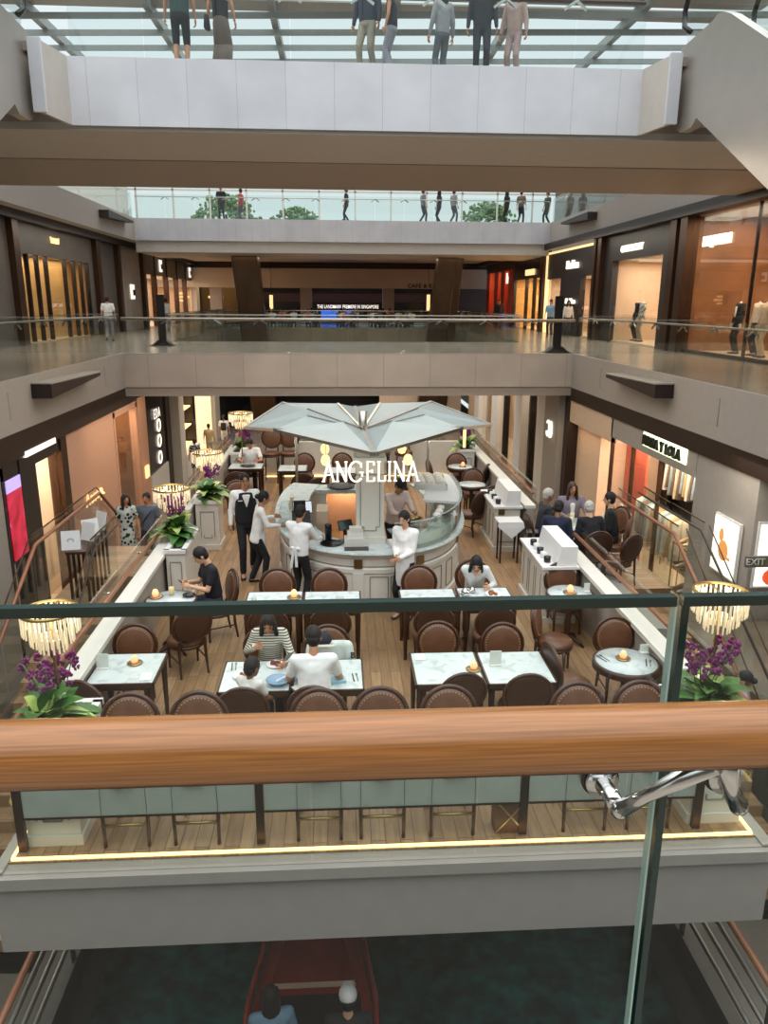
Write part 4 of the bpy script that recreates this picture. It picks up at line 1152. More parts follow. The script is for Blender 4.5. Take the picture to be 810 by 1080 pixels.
round_table('small round table in the middle of the right wall row', 2.95, 16.5, 0.33)
round_table('round table with drinks among the four seated guests at the right', 4.35, 13.25, 0.45)

# chairs ---------------------------------------------------------------
CH = chair_proto('dining_chair', 'x', 'chair', 0.46, 0.70, (0, 0, FZ), 0, 'round-backed brown leather cafe chairs')
first = [True]
def chair(x, y, rz, label):
    """x, y: centre of the seat; rz 0 faces away from the viewer's bridge"""
    if first[0]:
        first[0] = False
        CH.location = (x, y, FZ); CH.rotation_euler = (0, 0, rz); CH['label'] = label
        return CH
    return dup(CH, (x, y, FZ), rz, label)
BK = 0.235
F_ = PI
# rows from front to back; y is that of the backrest, moved by BK to the seat
chair(-2.43, 8.55 - BK, F_, 'brown leather chair on the far side of the left wall table')
chair(-2.5, 7.2 + BK, R(-25), 'dark-backed chair turned in at the near side of the left wall table')
chair(-0.98, 7.0 + BK, 0, 'dark-backed chair in which the small boy sits')
chair(-0.28, 7.0 + BK, 0, 'chair in which the man in a white t-shirt sits')
chair(-0.88, 8.42 - BK, F_, 'chair in which the woman in stripes sits')
chair(-0.14, 8.42 - BK, F_, 'chair holding a white jacket and cap across from the man in white')
chair(1.25, 7.2 + BK, R(6), 'dark-backed chair at the near side of the empty candle table')
chair(1.95, 7.15 + BK, 0, 'dark-backed chair at the near side of the menu holder table')
chair(1.17, 8.46 - BK, F_, 'brown leather chair on the far side of the empty candle table')
chair(1.94, 8.38 - BK, F_, 'brown leather chair on the far side of the menu holder table')
chair(-0.9, 9.05 + BK, 0, 'dark-backed chair directly behind the woman in stripes')
chair(-0.12, 9.05 + BK, 0, 'dark-backed chair directly behind the white jacket chair')
chair(1.2, 9.05 + BK, 0, 'dark-backed chair with its back to the empty candle table')
chair(1.98, 9.0 + BK, 0, 'dark-backed chair across the dishes from the long-haired woman')
chair(-0.89, 10.46 - BK, F_, 'bright brown chair in front of the waitress with black hair in a bun')
chair(-0.15, 10.43 - BK, F_, 'bright brown chair in front of the waiter with the apron bow')
chair(1.16, 10.5 - BK, F_, 'bright brown chair in front of the waitress with clasped hands')
chair(1.95, 10.72 - BK, R(172), 'brown chair in which the long-haired woman sits')
chair(3.28, 10.55 - BK, F_, 'nailhead-trimmed chair between the service cabinet and its round table')
chair(2.75, 9.0, R(-115), 'side-on chair with its seat toward the candle-lit round table')
chair(3.35, 8.5 - BK, F_, 'nailhead-trimmed chair on the far side of the set round table')
chair(2.62, 7.85, R(-80), 'side-on chair left of the set round table')
chair(-1.98, 9.3, R(30), 'side-on chair with its back to the family, near the round left table')
chair(-1.75, 10.35, R(115), 'orange-brown chair in which the man in a black t-shirt sits')
for x, y, a, lab in (
    (-2.1, 15.9, R(200), 'red-brown chair just beyond the left white planter'),
    (-2.35, 17.3, R(10), 'red-brown chair with its back toward the waiter in the black vest'),
    (-0.85, 19.2 - BK, F_, 'upright chair beyond the counter nearest the twin bar stools'),
    (-0.8, 17.1, 0, 'chair directly beyond the screens on the counter'),
    (-0.55, 16.6, R(20), 'low chair half hidden behind the counter screens'),
    (0.1, 19.2 - BK, F_, 'chair beyond the sign letters in the far row'),
    (0.15, 17.0, 0, 'chair behind the round tray on the counter'),
    (3.0, 19.05 - BK, F_, 'chair at the farthest round table by the right wall'),
    (3.3, 17.85, R(60), 'chair between the two small round tables, nearer the wall'),
    (2.45, 18.3, R(-80), 'chair on the aisle side of the farthest round table'),
    (3.1, 17.2 - BK, F_, 'chair on the far side of the middle round table'),
    (2.4, 16.6, R(-85), 'chair on the aisle side of the middle round table'),
    (3.15, 15.75, R(15), 'chair with its back to the farther service cabinet'),
    (2.75, 15.2, R(35), 'chair standing nearest the cloth-covered stand'),
    (3.68, 12.35, R(-20), 'chair in which the man in a navy suit sits'),
    (3.7, 13.35, R(-85), 'chair in which the man in a grey suit sits'),
    (4.4, 14.0, F_, 'chair in which the person in a lilac jacket sits'),
    (4.35, 12.4, R(5), 'chair in which the grey-haired man in black sits'),
    (4.95, 13.0, R(70), 'chair in which the dark-haired man in black sits'),
    (4.75, 12.15, R(30), 'empty chair with a white cloth on the right landing'),
    (5.1, 13.6, R(110), 'chair standing by the glass of the right landing')):
    chair(x, y, a, lab)
# counter stools facing out over the front edge
SG = 'counter stools along the front of the cafe'
ST = chair_proto('counter_stool', 'brown leather counter stool farthest left, beside the left planter', 'stool', 0.74, 1.0, (-1.89, 6.07, FZ), F_, SG, foot=True)
for x, lab in ((-1.28, 'counter stool between the left planter stool and the boy'), (-0.2, 'counter stool right in front of the man in a white t-shirt'),
               (0.36, 'counter stool right of the man in white, before the gap in the tables'), (0.99, 'counter stool in front of the empty candle table'),
               (2.2, 'counter stool in front of the right edge of the menu holder table'), (2.79, 'counter stool farthest right, beside the set round table')):
    dup(ST, (x, 6.07, FZ), F_, lab)
# front counter: bronze posts, frosted modesty panels, top
t = thing('bar_counter', 'long bar counter with frosted glass front and bronze posts along the platform edge', 'counter', (0.4, 5.95, FZ))
MB().bx(-3.2, 2.8, -0.1, 0.1, 0.98, 1.01).build('counter_top', 'marble', t)
M['frosted'] = mat('frosted_glass', '#bfc4bb', 0.55, 0, 0.05)
fm = M['frosted'].node_tree
tr = fm.nodes.new('ShaderNodeBsdfTransparent'); tr.inputs[0].default_value = (0.84, 0.87, 0.85, 1)
mx = fm.nodes.new('ShaderNodeMixShader'); mx.inputs[0].default_value = 0.72
fm.links.new(tr.outputs[0], mx.inputs[1]); fm.links.new(fm.nodes['Principled BSDF'].outputs[0], mx.inputs[2])
fm.links.new(mx.outputs[0], fm.nodes['Material Output'].inputs[0])
px = [-3.18, -1.12, 1.23, 2.84]
for k, x in enumerate(px): MB().bx(x - 0.035, x + 0.035, -0.09, -0.04, 0, 0.98).build('post', 'bronze', t)
for k in range(3):
    MB().bx(px[k] + 0.04, px[k + 1] - 0.04, -0.075, -0.06, 0.33, 0.97).build('frosted_panel', 'frosted', t)
    MB().bx(px[k] + 0.04, px[k + 1] - 0.04, -0.08, -0.055, 0.315, 0.335).build('panel_rail', 'bronze', t)

# paper and light on the tables
def candle(x, y, z, label, s=1.0):
    t = thing('table_candle', label, 'candle', (x, y, z), 0, 'table candles')
    MB().lathe([(0, 0), (0.075 * s, 0), (0.085 * s, 0.012), (0.07 * s, 0.016), (0, 0.016)], n=18).build('dish', 'brass', t)
    MB().lathe([(0, 0.016), (0.032 * s, 0.016), (0.042 * s, 0.05 * s), (0.03 * s, 0.085 * s), (0.018 * s, 0.1 * s), (0, 0.1 * s)], n=14).build('glass_cup', 'candle', t)
    return t
TZ = FZ + 0.757
for x, y, lab in ((-2.28, 7.95, 'glowing candle on the table by the left wall'), (1.46, 7.62, 'glowing candle on the empty front table'),
                  (-0.62, 9.85, 'glowing candle on the table behind the woman in stripes'), (3.2, 9.85, 'glowing candle on the round table by the service cabinet'),
                  (3.2, 7.8, 'glowing candle on the set round table at the right front'), (-2.5, 9.95, 'glowing candle before the man in a black t-shirt'),
                  (3.05, 18.35, 'glowing candle on the farthest round table'), (0.5, 18.0, 'glowing candle on the table beyond the counter')):
    candle(x, y, TZ, lab, 1.15 if y > 9 else 1.0)
def plain(name, mb, m, loc, label, cat, rz=0.0, group=None):
    o = mb.build(name, m, loc=loc, rz=rz); return tag(o, label, cat, group)
def napkin(x, y, rz, label, w=0.12, d=0.17, z=TZ):
    plain('napkin', MB().bx(-w / 2, w / 2, -d / 2, d / 2, 0, 0.008), 'white_paint', (x, y, z), label, 'napkin', rz, 'white napkins')
napkin(-2.08, 7.62, 0.1, 'white napkin at the right corner of the left wall table')
napkin(0.9, 7.95, 0.0, 'pale napkin on the far corner of the empty candle table')
for k, (x, y, lab) in enumerate(((-1.17, 9.45, 'white napkin at the left corner of the row behind the family'), (-0.42, 9.45, 'white napkin at the near left of the bare table by the bow-tied waiter'),
                 (0.2, 9.45, 'white napkin at the near right of the bare table by the bow-tied waiter'), (0.95, 9.45, 'white napkin at the near left of the bare table by the clasped waitress'),
                 (1.5, 9.45, 'white napkin at the near right of the bare table by the clasped waitress'), (2.27, 9.45, 'white napkin at the near right of the dishes table'))):
    napkin(x, y, 0, lab, 0.13, 0.09)
def cutlery(x, y, rz, label, z=TZ):
    t = thing('cutlery_set', label, 'cutlery', (x, y, z), rz, 'cutlery settings')
    MB().bx(-0.03, -0.018, -0.09, 0.09, 0.0, 0.004).build('knife', 'darkbrown', t)
    f = MB().bx(0.015, 0.022, -0.09, 0.05, 0.0, 0.004)
    for k in range(3): f.bx(0.008 + k * 0.009, 0.012 + k * 0.009, 0.05, 0.09, 0, 0.004)
    f.build('fork', 'darkbrown', t)
for a in ((2.98, 7.82, 0.35, 'dark knife and fork at the left of the set round table'), (3.45, 7.68, -0.35, 'dark knife and fork at the right of the set round table'),
          (-1.17, 7.82, 0.1, 'dark knife and fork at the left end of the family table'), (0.16, 7.5, 0.1, 'dark knife and fork at the right end of the family table'),
          (-1.15, 9.75, 0.1, 'dark knife and fork on the table behind the woman in stripes')):
    cutlery(*a)
def menu_stand(x, y, label, m='glass', w=0.13, h=0.17):
    t = thing('menu_stand', label, 'menu holder', (x, y, TZ))
    MB().bx(-w / 2, w / 2, -0.035, 0.035, 0, 0.012).build('base', 'white_paint', t)
    MB().bx(-w / 2, w / 2, -0.005, 0.005, 0.012, h).build('card', 'menu_card', t)
M['menu_card'] = mat('menu_card', '#d4d8cf', 0.4)
menu_stand(-2.6, 7.85, 'clear menu holder on the table by the left wall')
menu_stand(1.72, 7.72, 'clear menu holder on the empty right front table')
menu_stand(3.5, 7.95, 'small white card on the set round table', h=0.1, w=0.1)
menu_stand(3.45, 9.9, 'small white card on the round table by the cabinet', h=0.12, w=0.08)
menu_stand(0.0, 9.72, 'small white card on the bare table by the bow-tied waiter', h=0.06, w=0.12)
def plate(x, y, r, label, food=None, z=TZ):
    t = thing('plate', label, 'plate', (x, y, z), 0, 'plates of food')
    MB().lathe([(0, 0), (r * 0.6, 0.002), (r, 0.016), (r * 0.97, 0.02), (r * 0.6, 0.008), (0, 0.007)], n=22).build('dish', 'white_paint', t)
    if food:
        rr = random.Random(int(x * 100)); g = MB()
        for k in range(7): g.ell((rr.uniform(-.4, .4) * r, rr.uniform(-.4, .4) * r, 0.02), (r * 0.22, r * 0.2, 0.02 + 0.02 * rr.random()), None, 8, 6)
        g.build('food', food, t)
M['food_brown'] = mat('food_brown', '#8c5a30', 0.6, 0, 0.3, 20)
M['food_red'] = mat('food_red', '#7a2f2b', 0.5, 0, 0.3, 20)
M['blue_dish'] = mat('blue_dish', '#7f9db8', 0.35)
M['blue_paper'] = mat('blue_paper', '#8fb6c4', 0.6)
plate(-1.05, 7.58, 0.11, 'small white plate with brown food at the left end of the family table', 'food_brown')
plate(-0.72, 7.83, 0.1, 'white plate with red fruit before the woman in stripes', 'food_red')
plate(-0.45, 7.72, 0.14, 'large white plate with a leftover dessert before the woman in stripes', 'food_red')
plate(2.12, 9.83, 0.12, 'white plate of food before the long-haired woman', 'food_brown')
for x, y, lab in ((-0.66, 7.4, 'pale blue serving bowl beside the boy'), (-0.36, 7.46, 'pale blue serving bowl by the left arm of the man in white')):
    t = thing('bowl', lab, 'bowl', (x, y, TZ), 0, 'pale blue bowls')
    MB().lathe([(0, 0.0), (0.06, 0.0), (0.12, 0.05), (0.125, 0.055), (0.112, 0.052), (0.05, 0.012), (0, 0.01)], n=20).build('bowl_body', 'blue_dish', t)
    MB().bar((-0.02, 0, 0.03), (0.12, 0.05, 0.08), 0.018, 0.006).build('spoon', 'white_paint', t)
plain('drink_glass', MB().lathe([(0, 0), (0.035, 0), (0.042, 0.12), (0.036, 0.12), (0.03, 0.01), (0, 0.01)], n=14), mat('red_drink', '#7c3138', 0.3), (-0.3, 7.72, TZ), 'glass of dark red drink in the hand of the woman in stripes', 'glass')
napkin(-0.42, 7.3, 0.6, 'crumpled white napkin beside the boy', 0.15, 0.12)
plain('paper_wrap', MB().bx(-0.08, 0.08, -0.06, 0.06, 0, 0.03), 'blue_paper', (-0.03, 7.42, TZ), 'pale blue folded paper at the right of the man in white', 'paper', 0.2)
for k, (x, y, lab) in enumerate(((1.72, 9.8, 'silver teapot at the left end of the dishes table'), (1.84, 9.92, 'silver milk jug beside the teapot'))):
    t = thing('teapot' if k == 0 else 'milk_jug', lab, 'teapot' if k == 0 else 'jug', (x, y, TZ))
    s = 1.0 if k == 0 else 0.7
    MB().lathe([(0, 0), (0.04 * s, 0), (0.06 * s, 0.04 * s), (0.05 * s, 0.09 * s), (0.03 * s, 0.1 * s), (0.02 * s, 0.115 * s), (0, 0.12 * s)], n=14).build('pot_body', 'chrome', t)
    MB().tube([(0.05 * s, 0, 0.05 * s), (0.09 * s, 0, 0.09 * s)], [0.014 * s, 0.008 * s], 6).build('spout', 'chrome', t)
    MB().tube([(-0.05 * s, 0, 0.08 * s), (-0.09 * s, 0, 0.07 * s), (-0.08 * s, 0, 0.03 * s), (-0.055 * s, 0, 0.03 * s)], 0.007 * s, 6).build('handle', 'chrome', t)
plain('tumbler', MB().lathe([(0, 0), (0.033, 0), (0.04, 0.11), (0.036, 0.11), (0.03, 0.01), (0, 0.01)], n=12), mat('amber_drink', '#d8c290', 0.2), (-2.3, 10.03, TZ), 'tumbler of iced drink before the man in a black t-shirt', 'glass')
plain('folded_cap', MB().ell((0, 0, 0.03), (0.09, 0.07, 0.03)), 'black_panel', (-2.05, 9.95, TZ), 'black pouch on the round table before the man in a black t-shirt', 'pouch')
for k, (x, y, lab) in enumerate(((4.2, 13.15, 'tumbler nearest the man in a navy suit'), (4.3, 13.45, 'tumbler before the person in a lilac jacket'), (4.6, 13.4, 'tumbler by the right hand of the person in lilac'))):
    plain('tumbler', MB().lathe([(0, 0), (0.033, 0), (0.045, 0.15), (0.04, 0.15), (0.03, 0.01), (0, 0.01)], n=12), mat('pale_drink', '#d9cfa6', 0.2), (x, y, TZ), lab, 'glass', 0, 'tumblers on the guests\' table')
plain('dinner_dish', MB().lathe([(0, 0), (0.12, 0.005), (0.2, 0.03), (0.19, 0.035), (0.1, 0.012), (0, 0.01)], n=20, sy=0.7), 'black_panel', (-2.2, 18.55, TZ), 'black oval dish before the man in a white t-shirt far left', 'dish')
# ------------------------------------------------------------------ the round serving counter, its column, canopy and sign
CXc, CYc, CA, CB, CN = 0.55, 14.0, 1.62, 2.9, 2.4
def cpt(th, k=1.0):
    c, s = math.cos(th), math.sin(th)
    r = (abs(c) ** CN + abs(s) ** CN) ** (-1 / CN)
    return (CXc + CA * k * r * c, CYc + CB * r * s)
def cpath(a0, a1, n):
    return [cpt(R(a0 + (a1 - a0) * i / n)) for i in range(n + 1)]
t = thing('serving_counter', 'curved cream panelled serving counter with brass squares in the middle of the cafe', 'counter', (0, 0, FZ))
path = cpath(-215, 35, 90)          # runs left side, front, right side; outward is to the right of travel
MB().sweep(path, [(-0.08, 0), (0.03, 0), (0.03, 0.1), (0.0, 0.12), (0.0, 0.62), (0.02, 0.64), (0.02, 0.7), (0.0, 0.72), (0.0, 0.86), (0.03, 0.88), (0.05, 0.94), (-0.08, 0.94)]).build('counter_body', 'cream_paint', t)
MB().sweep(path, [(-0.5, 0.94), (0.09, 0.94), (0.1, 0.96), (0.09, 0.985), (-0.5, 0.985)]).build('counter_top', 'marble', t)
MB().sweep(path, [(0.001, 0.735), (0.006, 0.735), (0.006, 0.75), (0.001, 0.75)]).build('shadow_line', 'cream_shadowline', t)
for k in range(21):
    th = R(-200 + k * 11.2)
    p = cpt(th); q = cpt(th + 0.01)
    tx, ty = q[0] - p[0], q[1] - p[1]
    L = math.hypot(tx, ty); tx /= L; ty /= L
    nx, ny = ty, -tx
    mt = Matrix(((tx, nx, 0), (ty, ny, 0), (0, 0, 1))).to_4x4()
    def mbox(g, u, o, z, su, so, sz, mi=0):
        m = mt.copy(); m.translation = Vector((p[0] + tx * u + nx * o, p[1] + ty * u + ny * o, z)); g.mbx(m, (su, so, sz), mi)
    if k % 3 == 0:
        g = MB(); mbox(g, 0, 0.012, 0.38, 0.17, 0.03, 0.52); g.build('pilaster', 'cream_paint', t)
        g = MB(); mbox(g, 0, 0.02, 0.79, 0.13, 0.03, 0.13); g.build('brass_square', 'brass', t)
    else:
        g = MB()
        for u, z, su, sz in ((-0.14, 0.37, 0.014, 0.42), (0.14, 0.37, 0.014, 0.42), (0, 0.58, 0.28, 0.014), (0, 0.16, 0.28, 0.014)): mbox(g, u, 0.004, z, su, 0.012, sz)
        g.build('panel_moulding', 'cream_shadowline', t)
# service side
struct(MB().bx(-0.6, 1.65, 12.2, 16.8, FZ, FZ + 0.012), 'floor_service', 'cafe_floor')
t = thing('back_counter', 'lower working counter with an arched lit niche inside the serving island', 'counter', (0.1, 15.2, FZ))
g = MB().bx(-0.75, 0.75, 0, 0.5, 0.88, 0.96)
g.build('counter_top', 'marble', t)
MB().bx(-0.75, -0.35, 0.02, 0.5, 0, 0.88).build('cabinet', 'cream_paint', t)
MB().bx(0.45, 0.75, 0.02, 0.5, 0, 0.88).build('cabinet', 'cream_paint', t)
MB().bx(-0.35, 0.45, 0.44, 0.5, 0, 0.88).build('niche_back', 'blush', t)
area('niche_light', (0.15, 15.45, FZ + 0.85), (0.6, 0.3), 5, (1, 0.75, 0.45))
# column with panels
t = thing('counter_column', 'square cream panelled column rising from the counter under the glass canopy', 'column', (0.485, 11.72, FZ))
MB().bx(-0.215, 0.215, -0.215, 0.215, 0.98, 2.5).build('shaft', 'cream_paint', t)
MB().bx(-0.24, 0.24, -0.24, 0.24, 0.98, 1.1).build('base_block', 'cream_paint', t)
MB().bx(-0.25, 0.25, -0.25, 0.25, 2.3, 2.36).bx(-0.28, 0.28, -0.28, 0.28, 2.46, 2.52).build('capital', 'cream_paint', t)
g = MB()
for u, z, su, sz in ((-0.15, 1.68, 0.012, 0.84), (0.15, 1.68, 0.012, 0.84), (0, 2.1, 0.3, 0.012), (-0.12, 1.26, 0.06, 0.012), (0.12, 1.26, 0.06, 0.012), (0, 1.2, 0.2, 0.012), (-0.095, 1.23, 0.012, 0.06), (0.095, 1.23, 0.012, 0.06)):
    g.cbx((u, -0.218, z), (su, 0.012, sz))
g.build('panel_moulding', 'cream_shadowline', t)
MB().cyl((0, 0.3, 2.5), (0.0, 1.15, 2.62), 0.05, 8).build('canopy_arm', 'steel', t)
# canopy: eight folded glass fields on a steel star
cz, cx0, cy0 = 2.68, 0.42, 12.9
t = thing('glass_canopy', 'folded star-shaped glass canopy on steel ribs over the serving counter', 'canopy', (cx0, cy0, FZ + cz))
rim = []
for k in range(8):
    a = R(-90 + k * 45 + 2)
    rr = (2.45, 2.2)[k % 2]
    rim.append(Vector((rr * math.cos(a) * (0.8 if math.cos(a) < -0.8 else 0.9), rr * math.sin(a), -0.06 if k % 2 == 0 else 0.14)))
top = Vector((0, 0, 0.3)); low = Vector((0, 0, -0.12))
for k in range(8):
    a, b = rim[k], rim[(k + 1) % 8]
    m = (a + b) / 2 * 0.55 + Vector((0, 0, 0.16))
    for tri in ((low, a, m), (low, m, b), (a, b, m)):
        tri = [Vector(p) for p in tri]
        nrm = (tri[1] - tri[0]).cross(tri[2] - tri[0]).normalized() * 0.006
        MB().add([p + nrm for p in tri] + [p - nrm for p in tri], [(0, 1, 2), (5, 4, 3), (0, 3, 4, 1), (1, 4, 5, 2), (2, 5, 3, 0)]).build('glass_field', 'canopy_glass', t)
    MB().bar(low, a, 0.13 if k == 0 else 0.07, 0.06).build('rib', 'steel', t)
    MB().bar(a, b, 0.035, 0.045).build('rim_bar', 'bronze' if k in (3, 4) else 'steel', t)
    MB().bar(low, m, 0.04, 0.04).build('rib', 'steel', t)
MB().cyl((0, 0, -0.3), (0, 0, 0.2), 0.07, 10).build('hub', 'steel', t)
# back posts that carry the canopy
for k, (x, y) in enumerate(((-0.9, 16.4), (1.95, 16.4))):
    tag(MB().cyl((0, 0, 0), (0, 0, 2.5), 0.03, 8).build('canopy_post', 'steel', loc=(x, y - 2.1, FZ + 0.98) if 0 else (x, y, FZ + 0.0)), 'thin steel post behind the counter, %s of the canopy pair' % ('left' if k == 0 else 'right'), 'post')
# hanging tulip lamps under the canopy
for k, (x, y, z, lab) in enumerate(((-0.22, 12.6, 2.3, 'upper glowing tulip lamp left of the column'), (-0.2, 11.9, 2.25, 'lower glowing tulip lamp left of the column'),
                                    (1.06, 12.6, 2.3, 'upper glowing tulip lamp right of the column'), (1.1, 11.9, 2.25, 'lower glowing tulip lamp right of the column'))):
    t = thing('pendant_lamp', lab, 'lamp', (x, y, FZ + z), 0, 'tulip lamps under the canopy')
    MB().lathe([(0, -0.1), (0.05, -0.08), (0.075, -0.02), (0.06, 0.05), (0.03, 0.08), (0, 0.08)], n=14).build('lamp_shade', 'lamp_glow', t)
    MB().cyl((0, 0, 0.08), (0, 0, 0.5), 0.006, 6).build('cord', 'brass', t)
# letters of the sign
def stroke(g, a, b, w):
    g.bar((a[0], 0, a[1]), (b[0], 0, b[1]), 0.03, w) if abs(a[0] - b[0]) > 1e-6 or abs(a[1] - b[1]) > 1e-6 else None
def glyph(ch, h):
    g = MB(); T = 0.036 * h / 0.32 * 1.0; t_ = T * 0.45
    K = 0.8
    def S(x0, z0, x1, z1, w): g.bar((x0 * h * K, 0, z0 * h), (x1 * h * K, 0, z1 * h), 0.03, w)
    def serif(x, z, w=0.2): g.cbx((x * h * K, 0, z * h), (w * h * K, 0.03, t_))
    if ch == 'A':
        S(0.05, 0, 0.36, 1, t_ * 1.1); S(0.36, 1, 0.68, 0, T); S(0.17, 0.34, 0.54, 0.34, t_); serif(0.06, 0.02); serif(0.68, 0.02); wd = 0.74
    elif ch == 'N':
        S(0.1, 0, 0.1, 1, t_ * 1.2); S(0.08, 1, 0.62, 0, T); S(0.62, 0, 0.62, 1, t_ * 1.2); serif(0.1, 0.02); serif(0.06, 0.98, 0.16); serif(0.62, 0.98); wd = 0.74
    elif ch == 'G':
        pts = [(0.42 + 0.42 * math.cos(R(a)), 0.5 + 0.5 * math.sin(R(a))) for a in range(48, 331, 15)]
        for p, q in zip(pts, pts[1:]):
            S(p[0], p[1], q[0], q[1], T * (0.55 + 0.5 * abs(0.42 - (p[0] + q[0]) / 2) / 0.42))
        S(0.78, 0.25, 0.78, 0.46, T); serif(0.74, 0.46, 0.26); S(0.73, 0.7, 0.73, 0.93, t_); wd = 0.92
    elif ch == 'E':
        S(0.12, 0, 0.12, 1, T); S(0.05, 0.02, 0.54, 0.02, t_); S(0.05, 0.98, 0.52, 0.98, t_); S(0.12, 0.52, 0.4, 0.52, t_)
        S(0.53, 0.02, 0.53, 0.2, t_); S(0.51, 0.98, 0.51, 0.8, t_); S(0.4, 0.44, 0.4, 0.6, t_); wd = 0.62
    elif ch == 'L':
        S(0.12, 0, 0.12, 1, T); S(0.05, 0.02, 0.52, 0.02, t_); S(0.51, 0.02, 0.51, 0.24, t_); serif(0.12, 0.98, 0.22); wd = 0.58
    elif ch == 'I':
        S(0.12, 0, 0.12, 1, T); serif(0.12, 0.02, 0.24); serif(0.12, 0.98, 0.24); wd = 0.3
    return g, wd * h * K
H = 0.31
t = thing('cafe_sign', 'white glowing serif letters spelling ANGELINA in front of the column', 'sign', (-0.24, 11.36, FZ + 2.02))
glyphs = [glyph(c, H) for c in 'ANGELINA']
tot = sum(w_ for _, w_ in glyphs); gap = (1.46 - tot) / 7
x = 0
for g, w_ in glyphs:
    g.build('letter', 'sign_white', t, loc=(x, 0, 0)); x += w_ + gap
MB().bx(0, 1.46, 0.02, 0.04, 0.09, 0.105).build('sign_rail', 'steel', t)
for x in (0.5, 0.95): MB().bx(x - 0.01, x + 0.01, 0.02, 0.16, 0.09, 0.105).build('sign_bracket', 'steel', t)

# display case on the right half of the counter
t = thing('display_case', 'curved glass pastry case on the right half of the serving counter', 'display case', (0, 0, FZ))
dp = cpath(-80, 12, 34)
MB().sweep(dp, [(0.02, 0.99), (0.035, 0.99), (0.035, 1.42), (0.02, 1.42)]).build('front_glass', glass('case_glass', (0.86, 0.9, 0.86), 1.5, 0.05, 1.6), t)
MB().sweep(dp, [(0.01, 1.42), (0.045, 1.42), (0.045, 1.44), (0.01, 1.44)]).build('glass_rim', 'chrome', t)
MB().sweep(dp, [(-0.42, 0.99), (0.0, 0.99), (0.0, 1.05), (-0.42, 1.05)]).build('case_base', 'white_paint', t)
MB().sweep(dp, [(-0.45, 1.2), (-0.02, 1.2), (-0.02, 1.22), (-0.45, 1.22)]).build('shelf', 'glass_green', t)
MB().sweep(cpath(-30, 12, 16), [(-0.6, 1.36), (0.01, 1.36), (0.01, 1.4), (-0.6, 1.4)]).build('top_shelf', 'white_paint', t)
t = thing('pastry_tray', 'white slatted tray filled with white domes on the pastry case', 'tray', (1.68, 13.75, FZ + 1.4), R(-4))
MB().bx(-0.27, 0.27, -0.42, 0.42, 0, 0.02).build('tray_base', 'white_paint', t)
g = MB().bx(-0.29, -0.27, -0.44, 0.44, 0, 0.11).bx(0.27, 0.29, -0.44, 0.44, 0, 0.11).bx(-0.29, 0.29, -0.44, -0.42, 0, 0.11).bx(-0.29, 0.29, 0.42, 0.44, 0, 0.11)
g.build('tray_side', 'white_paint', t)
for i in range(3):
    for j in range(4):
        o = MB().lathe([(0, 0), (0.07, 0.0), (0.085, 0.05), (0.075, 0.11), (0.03, 0.14), (0, 0.145)], n=14).build('meringue_dome', mat('meringue', '#f1e9de', 0.6) if (i + j) == 0 else bpy.data.materials['meringue'], loc=(1.68 - 0.18 + i * 0.18, 13.75 - 0.3 + j * 0.2, FZ + 1.42))
        tag(o, 'round white dome among the rows in the slatted tray', 'pastry', 'white domes in the tray')
for k in range(9):
    a = R(-38 + k * 5.0)
    p = cpt(a, 0.86)
    o = MB().ell((0, 0, 0.05), (0.07, 0.07, 0.05), None, 12, 8).build('bread_bun', bpy.data.materials['meringue'] if k < 6 else 'food_brown', loc=(p[0] - 0.1, p[1], FZ + 1.22))
    tag(o, ('white iced bun' if k < 6 else 'brown baked bun') + ' lying on the glass shelf of the pastry case', 'pastry', 'white buns on the shelf' if k < 6 else 'brown buns on the shelf')
t = thing('bread_basket', 'wire basket of brown pastries under the hands of the server', 'basket', (1.2, 12.35, FZ + 0.99))
MB().lathe([(0.12, 0), (0.17, 0.16), (0.18, 0.17), (0.165, 0.165), (0.11, 0.012), (0, 0.01)], n=18, sx=1.2).build('basket_body', 'food_brown', t)
for k in range(5): MB().ell((0.09 * math.cos(k * 1.26), 0.07 * math.sin(k * 1.26), 0.17), (0.07, 0.05, 0.04), None, 8, 6).build('pastry', 'brass', t)

# tills and small things on the counter
def screen_till(x, y, rz, label, w=0.34, h=0.22, lit=True, z=0.985):
    t = thing('till_screen', label, 'till', (x, y, FZ + z), rz)
    MB().bx(-0.09, 0.09, -0.08, 0.08, 0, 0.02).build('foot', 'black_panel', t)
    MB().bar((0, 0, 0.02), (0, 0.02, 0.2), 0.05, 0.03).build('stem', 'black_panel', t)
    mt = Matrix.Rotation(R(-28), 4, 'X'); mt.translation = Vector((0, 0, 0.27))
    cs = MB().mbx(mt, (w, 0.025, h)).build('case', 'black_panel', t)
    m2 = mt.copy(); m2.translation = Vector((0, 0, 0.27)) + (mt.to_3x3() @ Vector((0, -0.0135, 0)))
    MB().mbx(m2, (w * 0.92, 0.003, h * 0.88)).build('display', SCREEN if lit else 'glass_edge', cs)
SCREEN = emat('till_display', '#cdd2dc', 0.75)
screen_till(-0.62, 12.75, R(8), 'bright till screen above the black till on the left counter')
t = thing('cash_register', 'bulky black till between the two waitresses on the counter', 'till', (-0.62, 12.28, FZ + 0.985), R(5))
MB().bx(-0.2, 0.2, -0.17, 0.17, 0, 0.12).build('drawer', 'black_panel', t)
MB().prism([(-0.15, 0.12), (0.15, 0.12), (0.15, 0.3), (-0.02, 0.22)], -0.15, 0.15, 'x').build('keyboard', 'sign_black', t)
MB().bx(-0.12, 0.08, 0.1, 0.14, 0.3, 0.48).build('printer', 'black_panel', t)
screen_till(0.1, 11.65, R(25), 'small tilted tablet till beside the tall black canister', 0.24, 0.16, False)
